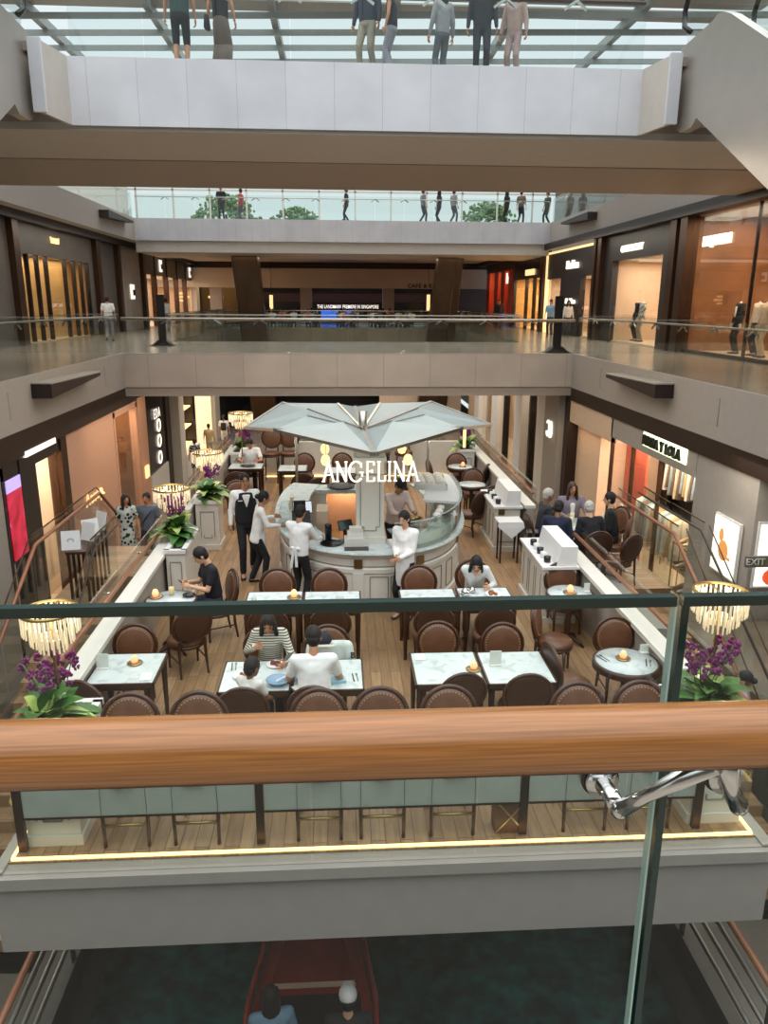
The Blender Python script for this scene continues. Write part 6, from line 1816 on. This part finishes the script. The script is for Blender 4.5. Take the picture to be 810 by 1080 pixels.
    if 'bow' in extras:
        q = MB()
        hull(q, [(at(0, 0, 0.11), (0.15, 0.115, 0.02), RT), (at(0, 0, 0.15), (0.145, 0.112, 0.015), RT)])
        q.ell(at(-0.05, -0.13, 0.13), (0.05, 0.02, 0.03)); q.ell(at(0.05, -0.13, 0.13), (0.05, 0.02, 0.03))
        q.bar(at(-0.02, -0.14, 0.12), at(-0.06, -0.14, -0.2), 0.045, 0.015); q.bar(at(0.02, -0.14, 0.12), at(0.04, -0.14, -0.17), 0.045, 0.015)
        fin(q, 'apron_bow', cloth('#e4e3e0'))
    # lower clothing
    kind, col = bottom
    lm = CLOTH[col] if col in CLOTH else cloth(col)
    m = MB()
    if kind in ('trousers', 'shorts'):
        hull(m, [(hip + V((0, 0, 0.04)), (0.163 * w, 0.115 * w, 0.07)), (hip + V((0, 0.0, -0.06)), (0.165 * w, 0.12 * w, 0.07))])
        for k in (1, -1):
            hj, kn, an = legs[k]
            hull(m, [(hj, (0.088 * w, 0.09 * w, 0.085)), (kn, 0.067)])
            if kind == 'trousers': hull(m, [(kn, 0.066), (an + V((0, 0, 0.02)), 0.056)])
        fin(remeshed(m, max(0.018, vox)), kind, lm)
    elif kind in ('skirt', 'long_skirt', 'dress'):
        k1, k2 = legs[1][1], legs[-1][1]
        hull(m, [(hip + V((0, 0, 0.08)), (0.15 * w, 0.11 * w, 0.06)), (hip + V((0, 0, -0.08)), (0.175 * w, 0.14 * w, 0.08)), (k1, (0.1, 0.11, 0.03)), (k2, (0.1, 0.11, 0.03))])
        if kind == 'long_skirt': hull(m, [(k1, (0.1, 0.11, 0.03)), (k2, (0.1, 0.11, 0.03)), (legs[1][2] + V((0, 0, 0.1)), (0.1, 0.11, 0.03)), (legs[-1][2] + V((0, 0, 0.1)), (0.1, 0.11, 0.03))])
        fin(m, 'skirt', lm)
    for k in (1, -1):
        an = legs[k][2]
        q = hull(MB(), [(an + V((0, -0.03, -0.045)), (0.042, 0.045, 0.04)), (an + V((k * 0.018, 0.13, -0.062)), (0.046, 0.055, 0.024))])
        fin(q, 'shoe', shoe)
    # hair
    if not nohead and hair != 'none':
        hm = HAIR[hc]
        q = MB()
        q.ell(hd(0, -0.018, 0.032), (0.084, 0.1, 0.103), HS, 18, 12)
        if hair in ('short', 'bun', 'pony'): q.ell(hd(0, -0.05, -0.02), (0.074, 0.06, 0.075), HS, 14, 10)
        if hair == 'bun': q.ell(hd(0, -0.13, 0.0), (0.045, 0.045, 0.045), HS, 12, 8)
        if hair == 'pony': hull(q, [(hd(0, -0.11, 0.03), 0.032), (hd(0, -0.15, -0.09), 0.03), (hd(0, -0.12, -0.2), 0.014)])
        if hair == 'long':
            hull(q, [(hd(0, -0.03, 0.03), (0.09, 0.085, 0.08), HS), (hd(0, -0.05, -0.17), (0.1, 0.05, 0.06), HS), (hd(0, -0.06, -0.26), (0.07, 0.03, 0.04), HS)])
            for k in (1, -1): hull(q, [(hd(k * 0.075, 0.02, 0.02), (0.022, 0.04, 0.05), HS), (hd(k * 0.09, 0.03, -0.19), (0.028, 0.03, 0.05), HS)])
        fin(q, 'hair', hm)
    if 'cap' in extras or 'whitecap' in extras:
        q = MB(); q.ell(hd(0, -0.005, 0.055), (0.094, 0.112, 0.085), HS, 16, 10)
        hull(q, [(hd(0, 0.1, 0.055), (0.06, 0.03, 0.008), HS), (hd(0, 0.16, 0.045), (0.045, 0.02, 0.006), HS)])
        fin(q, 'cap', cloth('#dedcd6' if 'whitecap' in extras else '#1d2230'))
    if 'backpack' in extras:
        fin(hull(MB(), [(at(0, -0.17, 0.42), (0.13, 0.06, 0.05), RT), (at(0, -0.19, 0.12), (0.15, 0.08, 0.06), RT)]), 'backpack', cloth('#1c1b20'))
    if 'strap' in extras:
        fin(MB().bar(at(-0.13, 0.13, 0.47), at(0.15, 0.14, 0.1), 0.03, 0.012), 'bag_strap', cloth('#1c1b20'))
    if 'handbag' in extras:
        fin(hull(MB(), [(hip + V((-0.27, 0.0, 0.05)), (0.04, 0.11, 0.02)), (hip + V((-0.27, 0.0, -0.16)), (0.055, 0.14, 0.03))]), 'handbag', cloth('#2a2426'))
    if 'phone' in extras:
        W = arms[1][2]
        fin(MB().mbx(Matrix.Translation(W + V((-0.06, 0.07, 0.015))) @ Matrix.Rotation(0.7, 4, 'X'), (0.075, 0.15, 0.009)), 'phone', 'black_panel')
    return t

TZ_ = 0.79   # table top height seen by hands
# staff
person('waiter in a black vest and white shirt walking down the aisle', (-1.6, 12.9, FZ), PI + 0.25, 1.82, 'walk', top='#efede9', extras=('vest', 'glasses'), stride=0.12, rh=(0.27, 0.05, 0.84), lh=(-0.27, 0.02, 0.84), vox=0.011)
person('waitress with black hair in a bun leaning toward the till', (-1.38, 12.45, FZ), R(-78), 1.62, 'stand', 0.18, rh=(0.14, 0.42, 1.12), lh=(-0.2, 0.36, 1.2), hair='bun', fem=True, top='#f0eeea', extras=('untucked', 'apron'), stride=0.1, hp=0.2, vox=0.012)
person('waiter seen from behind with a white apron bow at the counter', (-0.62, 11.32, FZ), R(-28), 1.66, 'stand', 0.06, rh=(0.2, 0.42, 1.12), lh=(-0.1, 0.42, 1.1), top='#f0eeea', extras=('bow',), hp=0.25, vox=0.012)
person('waitress with clasped hands and a ponytail before the counter', (0.98, 10.86, FZ), PI - 0.55, 1.7, 'stand', rh=(0.03, 0.24, 1.08), lh=(-0.03, 0.25, 1.06), hair='pony', fem=True, skin='pale', top='#f2f0ec', extras=('apron',), hp=0.22, vox=0.011)
person('server in a pale pink shirt working behind the pastry case', (0.95, 12.9, FZ), R(-150), 1.78, 'stand', 0.22, rh=(0.12, 0.5, 1.15), lh=(-0.12, 0.5, 1.15), skin='tan', top='#e6cfc6', sleeve='rolled', extras=('cap',), hp=0.35, vox=0.012)
# guests
person('man in a black t-shirt looking at his phone by the left wall', (-1.78, 10.36, FZ), R(115), 1.74, 'sit', 0.12, rh=(0.06, 0.36, 0.86), lh=(-0.1, 0.36, 0.85), skin='pale', top='#15161c', sleeve='short', bottom=('trousers', '#2a2d3a'), hp=0.5, extras=('phone',), vox=0.012, shoe=WSHOE)
person('woman in a striped knit top eating at the family table', (-0.8, 8.2, FZ), PI, 1.66, 'sit', 0.22, rh=(0.16, 0.22, 0.95), lh=(-0.2, 0.46, 0.86), hair='long', hc='black', skin='tan', fem=True, top='striped_knit', sleeve='long', bottom=('trousers', '#26262b'), hp=0.45, vox=0.011)
person('small boy in a white t-shirt at the family table', (-0.95, 7.16, FZ), R(-28), 1.18, 'sit', 0.16, rh=(0.22, 0.38, 0.95), lh=(-0.1, 0.36, 0.9), skin='brown', top='#d9d7cf', sleeve='short', bottom=('trousers', '#20242c'), hp=0.15, hy=-0.3, seat=0.47, vox=0.01, hs=1.32)
person('man in a white t-shirt with his back turned at the family table', (-0.27, 7.24, FZ), R(3), 1.8, 'sit', 0.2, rh=(0.17, 0.4, 0.82), lh=(-0.17, 0.4, 0.82), skin='tan', top='#efeeea', sleeve='short', bottom=('trousers', '#1a1f2b'), hp=0.4, fat=0.98, vox=0.011)
person('long-haired woman in white resting her head over the dishes', (1.97, 10.48, FZ), R(172), 1.64, 'sit', 0.5, rh=(0.0, 0.34, 0.98), lh=(-0.2, 0.42, 0.84), hair='long', fem=True, skin='pale', top='#d8d9d6', bottom=('trousers', '#2b2b30'), hp=0.5, vox=0.012)
chair(-2.2, 19.35, F_, 'chair in which the white-shirted man at the far left sits')
person('man in a white t-shirt seated at the far left table', (-2.2, 19.3, FZ), PI, 1.74, 'sit', 0.2, rh=(0.2, 0.42, 0.84), lh=(-0.2, 0.42, 0.84), skin='tan', top='#e9e8e4', sleeve='short', hp=0.4, vox=0.018)
person('person in a lilac jacket with long dark hair facing the viewer', (4.42, 13.98, FZ), PI, 1.72, 'sit', 0.08, rh=(0.2, 0.4, 0.82), lh=(-0.2, 0.4, 0.82), hair='long', hc='brown', skin='tan', top='#81767f', extras=('jacket',), fat=1.12, vox=0.014)
person('man in a dark grey suit at the left of the guests\' round table', (3.72, 13.4, FZ), R(-85), 1.74, 'sit', 0.15, skin='brown', hair='short', hc='grey', top='#2e3034', extras=('jacket',), vox=0.015)
person('man in a navy suit seen from behind at the guests\' round table', (3.7, 12.42, FZ), R(-25), 1.76, 'sit', 0.25, skin='brown', top='#1a2238', extras=('jacket',), hp=0.3, vox=0.015)
person('grey-haired man in black seen from behind at the guests\' round table', (4.36, 12.45, FZ), R(5), 1.7, 'sit', 0.3, skin='pale', hc='grey', top='#17171a', extras=('jacket',), hp=0.2, vox=0.015)
person('dark-haired man in a black jacket in profile at the guests\' round table', (4.93, 13.02, FZ), R(70), 1.76, 'sit', 0.15, skin='pale', top='#141416', extras=('jacket',), vox=0.015)
# on the stairs and walkways
person('woman in a black and white printed dress climbing the left stairs', (-4.42, 15.72, FZ - 0.82), PI + 0.3, 1.6, 'stand', hair='long', fem=True, skin='tan', top='black_white_print', sleeve='short', bottom=('dress', 'black_white_print'), hy=0.4, stride=0.08, vox=0.018)
person('man in a grey t-shirt with a bag strap climbing the left stairs', (-4.05, 16.0, FZ - 0.98), PI - 0.1, 1.72, 'stand', skin='tan', top='#5d646d', sleeve='short', bottom=('trousers', '#2d3138'), extras=('strap',), stride=0.08, vox=0.018)
person('woman in a blue floral dress walking away on the lower left walkway', (-5.85, 31.4, LZ), 0.1, 1.68, 'walk', hair='bun', fem=True, skin='pale', top='floral_blue', sleeve='short', bottom=('dress', 'floral_blue'), stride=0.15, vox=0.025)
person('person in a beige shirt walking away beside the lit shelves', (-5.95, 35.6, LZ), 0.1, 1.64, 'walk', skin='tan', top='#b9a37c', sleeve='short', bottom=('shorts', '#c4b9a0'), stride=0.15, vox=0.03)
person('person with a black backpack over a white top on the lower walkway', (-5.6, 38.0, LZ), 0, 1.7, 'walk', hair='pony', skin='tan', top='#dcdad6', sleeve='short', bottom=('shorts', '#dcdad6'), extras=('backpack',), stride=0.15, vox=0.03)
person('person in black walking away far along the lower walkway', (-4.7, 38.4, LZ), 0, 1.72, 'walk', skin='tan', top='#16161a', bottom=('trousers', '#17171b'), stride=0.15, vox=0.03)
person('woman in a pale headscarf coming along the lower walkway', (-4.4, 34.6, LZ), PI, 1.62, 'walk', hair='long', hc='grey', fem=True, skin='tan', top='#b79a8a', bottom=('long_skirt', '#7d6a72'), stride=0.12, vox=0.03)
person('child in a peach top on the lower walkway beside the headscarf woman', (-3.9, 33.3, LZ), PI, 1.45, 'walk', skin='tan', top='#d9b08a', sleeve='short', bottom=('trousers', '#5b4a52'), stride=0.12, vox=0.03)
person('woman in a pink jacket with a black strap on the right stairs', (5.3, 8.85, FZ - 1.63), R(60), 1.64, 'stand', hair='bun', fem=True, skin='pale', top='#b7909a', bottom=('trousers', '#26262b'), extras=('strap', 'handbag'), vox=0.018)
person('person in dark clothes on the lower right walkway outside the cafe wall', (4.75, 22.3, LZ), 0.2, 1.66, 'stand', hair='long', fem=True, skin='tan', top='#1b1c22', bottom=('trousers', '#1b1c22'), vox=0.03)
person('man in a white t-shirt walking away on the left walkway of our level', (-8.83, 31.3, 0), 0.15, 1.7, 'walk', skin='tan', top='#dcdbd8', sleeve='short', bottom=('trousers', '#8d8f92'), stride=0.16, vox=0.022)
person('person in white standing by a dark post beyond the left walkway', (-9.3, 44.0, 0), 0.6, 1.66, 'stand', skin='tan', top='#e2dedb', bottom=('trousers', '#8d8f92'), vox=0.03)
person('person in a blue shirt near the glowing-edged shop front', (9.95, 36.5, 0), PI - 0.5, 1.7, 'stand', skin='tan', top='#6f93ad', sleeve='short', bottom=('trousers', '#2b2f3a'), vox=0.03)
person('person in a pale top in front of the charcoal pier', (10.75, 36.4, 0), PI, 1.66, 'stand', hair='long', fem=True, skin='tan', top='#cfc8bc', bottom=('trousers', '#3b3a3c'), vox=0.03)
person('person in a black jacket before the orange shop front', (9.6, 46.6, 0), PI, 1.72, 'stand', skin='tan', top='#141418', fat=1.2, bottom=('trousers', '#1b1b1f'), vox=0.03)
# upper bridge
UP = (('dark-clothed man standing at the left of the upper bridge rail', -5.25, 38.6, PI, '#15161b', ('trousers', '#15161b'), 'short'),
      ('person in red low at the upper bridge rail', -4.45, 39.6, 1.2, '#a8342f', ('trousers', '#55525a'), 'short'),
      ('person walking alone at the middle of the upper bridge', 0.5, 38.8, 1.3, '#23262c', ('trousers', '#2b2f3a'), 'short'),
      ('person in grey walking right of the middle on the upper bridge', 4.1, 38.8, -1.2, '#73787f', ('trousers', '#3a4350'), 'short'),
      ('person in black between two others on the upper bridge', 4.9, 39.2, 1.0, '#1a1b1f', ('trousers', '#1a1b1f'), 'long'),
      ('person with pale hair and a grey top on the upper bridge', 5.55, 38.8, -1.0, '#8e8c8f', ('trousers', '#4c4f57'), 'short'),
      ('dark-clothed person leaning by the right part of the upper bridge', 8.1, 39.0, 0.8, '#202024', ('trousers', '#202024'), 'long'),
      ('person in tan close to the right end of the upper bridge', 8.75, 38.8, -0.6, '#6b5a4b', ('trousers', '#2d2c31'), 'short'),
      ('person in dark green at the right end of the upper bridge', 10.1, 39.2, 2.0, '#2e4038', ('trousers', '#26282c'), 'short'))
for lab, x, y, rz, c, bt, hr_ in UP:
    person(lab, (x * 1.13, y + 4.6, UZ), rz, 1.74, 'walk', top=c, sleeve='short', bottom=bt, hair=hr_, stride=0.12, vox=0.032)
# overhead bridge
person('person in black shorts standing at the overhead bridge rail', (-2.74, 15.75, UZ), 0.1, 1.74, 'stand', top='#2f4a45', sleeve='short', bottom=('shorts', '#15161a'), shoe=WSHOE, vox=0.016)
person('woman in a long brown skirt at the overhead bridge rail', (-2.02, 15.75, UZ), -0.15, 1.64, 'stand', hair='long', fem=True, top='#1b1b1f', sleeve='none', bottom=('long_skirt', '#6b5f55'), extras=('handbag',), vox=0.016)
person('man in beige trousers on the overhead bridge', (0.62, 15.95, UZ), 2.6, 1.76, 'stand', top='#2b3440', bottom=('trousers', '#8f8a78'), extras=('backpack',), stride=0.1, vox=0.016)
person('person in a sleeveless black top on the overhead bridge', (1.05, 15.75, UZ), 1.2, 1.5, 'stand', top='#1b1c1f', sleeve='none', bottom=('trousers', '#8d909a'), vox=0.016)
person('person in grey behind the right panes of the overhead bridge', (2.05, 16.3, UZ), 0.4, 1.68, 'stand', hair='long', fem=True, top='#8c8f92', bottom=('trousers', '#5a6068'), vox=0.02)
person('person in a dark jacket behind the right panes of the overhead bridge', (2.75, 16.0, UZ), 3.0, 1.75, 'stand', top='#23252b', bottom=('trousers', '#20242c'), vox=0.02)
person('person in pink trousers behind the right panes of the overhead bridge', (3.4, 16.2, UZ), 2.6, 1.7, 'stand', hair='long', fem=True, top='#a58d84', bottom=('trousers', '#a08a86'), vox=0.02)

# far food hall: small seated diners on benches, five looks repeated
ROWS = (51.0, 54.0, 57.0, 60.0)
for k, y in enumerate(ROWS):
    t = thing('bench', ('nearest', 'second', 'third', 'farthest')[k] + ' long bench row of the far food hall', 'bench', (0, y, -0.28))
    MB().bx(-7.2, 7.2, -0.2, 0.2, 0.4, 0.46).build('seat', 'table_wood', t)
    for x in (-7, -3.5, 0, 3.5, 7): MB().bx(x - 0.04, x + 0.04, -0.18, 0.18, 0, 0.4).build('leg', 'black_panel', t)
FAR = []
r = random.Random(11)
looks = (('#1b1c20', 'short', 'dark'), ('#d9d6cf', 'short', 'white'), ('#7d8a94', 'long', 'grey-blue'), ('#a85b4e', 'short', 'red'), ('#b9a583', 'long', 'tan'))
for k, (c, hr_, nm) in enumerate(looks):
    FAR.append(person('small far-off seated diner in %s among the food hall crowd' % nm, (-6 + k * 3.1, ROWS[k % 4], -0.28), (0, PI)[k % 2], 1.68, 'sit', top=c, sleeve='short', hair=hr_, vox=0.04, group='food hall diners in ' + nm))
for k in range(44):
    row = k % 4
    x = -7.0 + 14.0 * ((k // 4) + 0.5) / 11 + r.uniform(-0.3, 0.3)
    if min(abs(x - f.location.x) for f in FAR) < 0.6: x += 0.65
    dup(FAR[r.randrange(5)], (x, ROWS[row], -0.28), (0, PI)[r.randrange(2)])

# jacket and cap on the chair across from the man in white
g = MB()
hull(g, [((-0.17, 0, 0.86), (0.06, 0.06, 0.05)), ((0.17, 0, 0.86), (0.06, 0.06, 0.05)), ((0, -0.02, 0.55), (0.2, 0.1, 0.06))])
for sx in (-1, 1): hull(g, [((sx * 0.2, -0.01, 0.84), 0.07), ((sx * 0.26, -0.1, 0.55), 0.055)]); hull(g, [((sx * 0.26, -0.1, 0.55), 0.055), ((sx * 0.24, -0.22, 0.5), 0.045)])
o = thing('white_jacket', 'white printed jacket draped over the chair across from the man in white', 'jacket', (-0.12, 8.12, FZ))
rm = remeshed(g, 0.016); rm.build('jacket_body', mat('jacket_print', '#d5ddd3', 0.8, 0, 0.22, 5), o)
text_obj('sleeve_letters', 'B\nO\nO', 0.085, 'sign_black', o, (0.262, -0.165, 0.7), (R(62), 0, 0), 0.004, 1.1, 0.006)
o = thing('peaked_cap', 'dark cap with a pale brim resting on the white jacket', 'cap', (-0.2, 8.05, FZ + 0.9))
MB().ell((0, 0.03, 0.05), (0.11, 0.12, 0.075), None, 14, 10).build('crown_cloth', cloth('#1d2029'), o)
hull(MB(), [((-0.11, -0.12, 0.03), (0.05, 0.03, 0.012)), ((0.11, -0.12, 0.03), (0.05, 0.03, 0.012))]).build('peak', cloth('#c9bfb2'), o)

# red boat on the canal with two passengers
M['boat_red'] = mat('boat_red', '#8f2620', 0.35, 0, 0.15, 4)
t = thing('sampan', 'red wooden boat with a pale-lined deck on the green canal', 'boat', (-0.36, 7.0, -6.5))
def boat_sec(y, w, z0, z1): return [(-w, y, z1), (w, y, z1), (w * 0.75, y, z0), (-w * 0.75, y, z0)]
secs = [(-2.6, 0.55, 0.05, 0.5), (-1.8, 0.7, -0.1, 0.36), (0, 0.68, -0.12, 0.3), (1.3, 0.5, -0.05, 0.36), (2.0, 0.34, 0.1, 0.52)]
vs = []
for q in secs: vs += boat_sec(*q)
fs = [(0, 1, 2, 3), (16, 17, 18, 19)]
for i in range(4):
    for j in range(4): fs.append((i * 4 + j, i * 4 + (j + 1) % 4, i * 4 + 4 + (j + 1) % 4, i * 4 + 4 + j))
MB().add(vs, fs).build('hull', 'boat_red', t)
MB().bar((-0.5, 0.25, 0.34), (0.5, 0.25, 0.34), 0.05, 0.03).build('deck_trim', 'pink_beige', t)
MB().bar((-0.32, 1.25, 0.42), (0.32, 1.25, 0.42), 0.04, 0.03).build('deck_trim', 'pink_beige', t)
for s in (-1, 1): MB().bar((s * 0.5, 0.25, 0.35), (s * 0.32, 1.25, 0.42), 0.03, 0.03).build('deck_trim', 'boat_red', t)
for s in (-1, 1): MB().tube([(s * 0.72, -2.4, 0.5), (s * 0.72, 0, 0.38), (s * 0.54, 1.3, 0.42), (s * 0.38, 2.0, 0.56)], 0.035, 6).build('gunwale', 'boat_red', t)
MB().bx(-0.55, 0.55, -1.7, 0.1, 0.3, 0.36).build('passenger_well', 'black_panel', t)
MB().bx(-0.08, 0.08, 1.22, 1.3, 0.44, 0.5).build('deck_lamp', 'steel', t)
MB().bx(-0.5, 0.5, -1.1, -0.75, 0.36, 0.55).build('bench', 'darkbrown', t)
person('passenger with dark hair sitting in the red boat', (-0.72, 6.14, -6.28), 0.2, 1.66, 'sit', 0.2, hair='long', skin='pale', top='#6f8ea0', seat=0.3, bottom=('trousers', '#2b2f3a'), vox=0.018)
person('passenger in a white cap sitting in the red boat', (0.04, 6.05, -6.28), 0.0, 1.74, 'sit', 0.15, skin='pale', top='#17181a', seat=0.3, extras=('whitecap',), bottom=('trousers', '#2b2f3a'), vox=0.018)
# pavement table at the lower left corner
t = thing('round_table', 'pale round pavement table behind the canal railing at the lower left', 'table', (-3.75, 5.7, LZ))
MB().lathe([(0, 0.72), (0.45, 0.72), (0.46, 0.745), (0, 0.75)], n=28).build('table_top', 'pink_beige', t)
MB().cyl((0, 0, 0), (0, 0, 0.72), 0.04, 10).build('pedestal', 'steel', t)
MB().lathe([(0, 0), (0.25, 0), (0.22, 0.03), (0, 0.03)], n=20).build('base_plate', 'steel', t)
dup(t, (6.0, 5.6, LZ), 0, 'pale round table under the right stairs')

# ------------------------------------------------------------------ goods in the shop windows
def mannequin(label, x, y, z, rz, c, bt, group=None):
    return person(label, (x, y, z), rz, 1.8, 'stand', skin='dummy', hair='none', top=c, bottom=('trousers', bt), nohead=True, name='mannequin', cat='mannequin', vox=0.025, extras=('jacket',) if c == '#18181a' else ())
mannequin('headless mannequin in a black suit in the copper window, leftmost', 12.3, 23.6, 0.05, PI / 2, '#18181a', '#18181a')
mannequin('headless mannequin in a white blouse in the copper window', 12.4, 22.7, 0.05, PI / 2, '#d8c9b4', '#1d1b1a')
mannequin('headless mannequin in a pale coat in the copper window', 12.2, 21.9, 0.05, PI / 2, '#c7b299', '#c7b299')
mannequin('headless mannequin in a black jacket at the copper window edge', 12.3, 20.9, 0.05, PI / 2, '#1f1d1c', '#2b2320')
mannequin('headless mannequin in black trousers in the cream window', 12.3, 31.9, 0.05, PI / 2, '#18181a', '#18181a')
mannequin('headless mannequin in a printed top in the cream window', 12.2, 31.1, 0.05, PI / 2, 'black_white_print', '#8d8379')
mannequin('headless mannequin in dark clothes at the near side of the cream window', 12.2, 28.8, 0.05, PI / 2, '#202022', '#2a2a2c')
mannequin('headless mannequin in a striped coat in the lower clothes shop', 8.1, 20.9, LZ, PI / 2, 'striped_knit', '#d8cfc0')
mannequin('headless mannequin in a white dress in the lower clothes shop', 8.0, 20.2, LZ, PI / 2, '#e6ddcf', '#e6ddcf')
def garment(label, x, y, z, c, L, group):
    o = hull(MB(), [((-0.03, -0.17, -0.1), (0.03, 0.03, 0.03)), ((-0.03, 0.17, -0.1), (0.03, 0.03, 0.03)), ((0, 0, -0.03), (0.02, 0.03, 0.02)), ((0.0, -0.18, -L), (0.04, 0.05, 0.03)), ((0.0, 0.18, -L), (0.04, 0.05, 0.03))])
    o.v = [(b_, a_, c_) for a_, b_, c_ in o.v]
    t = o.build('hanging_garment', cloth(c), loc=(x, y, z))
    return tag(t, label, 'garment', group)
def rail(label, x, y0, y1, z, top_z):
    t = thing('clothes_rail', label, 'clothes rail', (x, (y0 + y1) / 2, z))
    L = (y1 - y0) / 2
    MB().cyl((0, -L, top_z - z), (0, L, top_z - z), 0.015, 8).build('rail_bar', 'brass', t)
    for s in (-1, 1): MB().cyl((0, s * L, 0), (0, s * L, top_z - z), 0.015, 8).build('post', 'brass', t)
r = random.Random(4)
GC = (('#d9cbb0', 'cream'), ('#b99a6c', 'tan'), ('#8fa0a8', 'grey-blue'), ('#e4ddd0', 'white'), ('#6c5c4c', 'brown'))
for (x, y0, y1, top_z, L, nm, floor) in ((9.0, 15.8, 20.0, -2.35, 1.05, 'upper rail of the lower clothes shop', LZ), (8.3, 17.4, 20.0, -3.5, 1.2, 'front rail of the lower clothes shop', LZ)):
    rail('brass clothes rail, ' + nm, x, y0, y1, floor, top_z)
    n_ = int((y1 - y0) / 0.17)
    for k in range(n_):
        c, cn = GC[r.randrange(5)]
        garment('%s garment hanging on the %s' % (cn, nm), x, y0 + 0.12 + k * 0.17, top_z - 0.02, c, L * r.uniform(0.75, 1.0), '%s garments on the %s' % (cn, nm))
t = thing('display_table', 'low display table with shoes and bags in the lower clothes shop', 'table', (8.2, 16.3, LZ))
for z in (0.45, 1.0, 1.6): MB().bx(-0.25, 0.25, -0.8, 0.8, z, z + 0.03).build('shelf', 'brass', t)
for sx in (-1, 1):
    for sy in (-1, 1): MB().bx(sx * 0.23 - 0.015, sx * 0.23 + 0.015, sy * 0.78 - 0.015, sy * 0.78 + 0.015, 0, 1.63).build('leg', 'brass', t)
for z in (0.48, 1.03, 1.63):
    for k in range(6):
        o = hull(MB(), [((0.0, -0.09, 0.03), (0.05, 0.05, 0.03)), ((-0.02, 0.1, 0.02), (0.045, 0.06, 0.02)), ((0, -0.1, 0.1), (0.03, 0.03, 0.03))]).build('display_shoe', cloth(GC[(k + int(z * 10)) % 5][0]), loc=(8.15, 15.65 + k * 0.26, LZ + z), rz=PI / 2)
        tag(o, '%s shoe set out on the display table shelves' % GC[(k + int(z * 10)) % 5][1], 'shoe', '%s shoes on the display shelves' % GC[(k + int(z * 10)) % 5][1])
# far greenery beyond the end glazing
M['tree_leaf'] = mat('tree_leaf', '#5d7a48', 0.7, 0, 0.35, 3)
def far_tree(label, x, y, h, rad, seed):
    rr = random.Random(seed)
    t = thing('tree', label, 'tree', (x, y, 0))
    MB().tube([(0, 0, 0), (0.1, 0, h * 0.5), (0, 0, h * 0.8)], [0.3, 0.22, 0.1], 8).build('trunk', 'bronze', t)
    g = MB()
    for k in range(620):
        a = rr.uniform(0, 2 * PI); el = rr.uniform(-0.6, 1.5); d = rad * rr.uniform(0.5, 1.0)
        c = Vector((d * math.cos(a) * math.cos(el), d * math.sin(a) * math.cos(el) * 0.8, h * 0.72 + d * math.sin(el) * 0.8))
        g.ell(c, (rr.uniform(0.1, 0.26), rr.uniform(0.1, 0.26), rr.uniform(0.06, 0.16)), Matrix.Rotation(rr.uniform(0, 3), 3, 'X'), 5, 4)
    g.build('crown', 'tree_leaf', t)
for k, (x, y, h, rad, lab) in enumerate(((-9.5, 72, 11.0, 3.2, 'leafy tree outside the end glazing, farthest left'), (-3.6, 73, 10.2, 2.8, 'leafy tree outside the end glazing, between the left mullions'),
        (0.8, 76, 9.6, 2.4, 'low leafy tree outside beyond the middle of the upper bridge'), (5.6, 80, 9.2, 2.2, 'low leafy tree outside right of the middle'), (13.6, 72.5, 11.0, 2.8, 'leafy tree outside the end glazing, farthest right'))):
    far_tree(lab, x, y, h, rad, k + 3)
tt = text_obj('glass_lettering', 'SHOPPES', 0.9, 'white_paint', None, (5.6, 63.16, UZ + 1.2), (PI / 2, 0, PI), 0.03, 1.0, 0.0, 1.3)
tag(tt, 'large white letters seen reversed on the end glazing', 'sign')
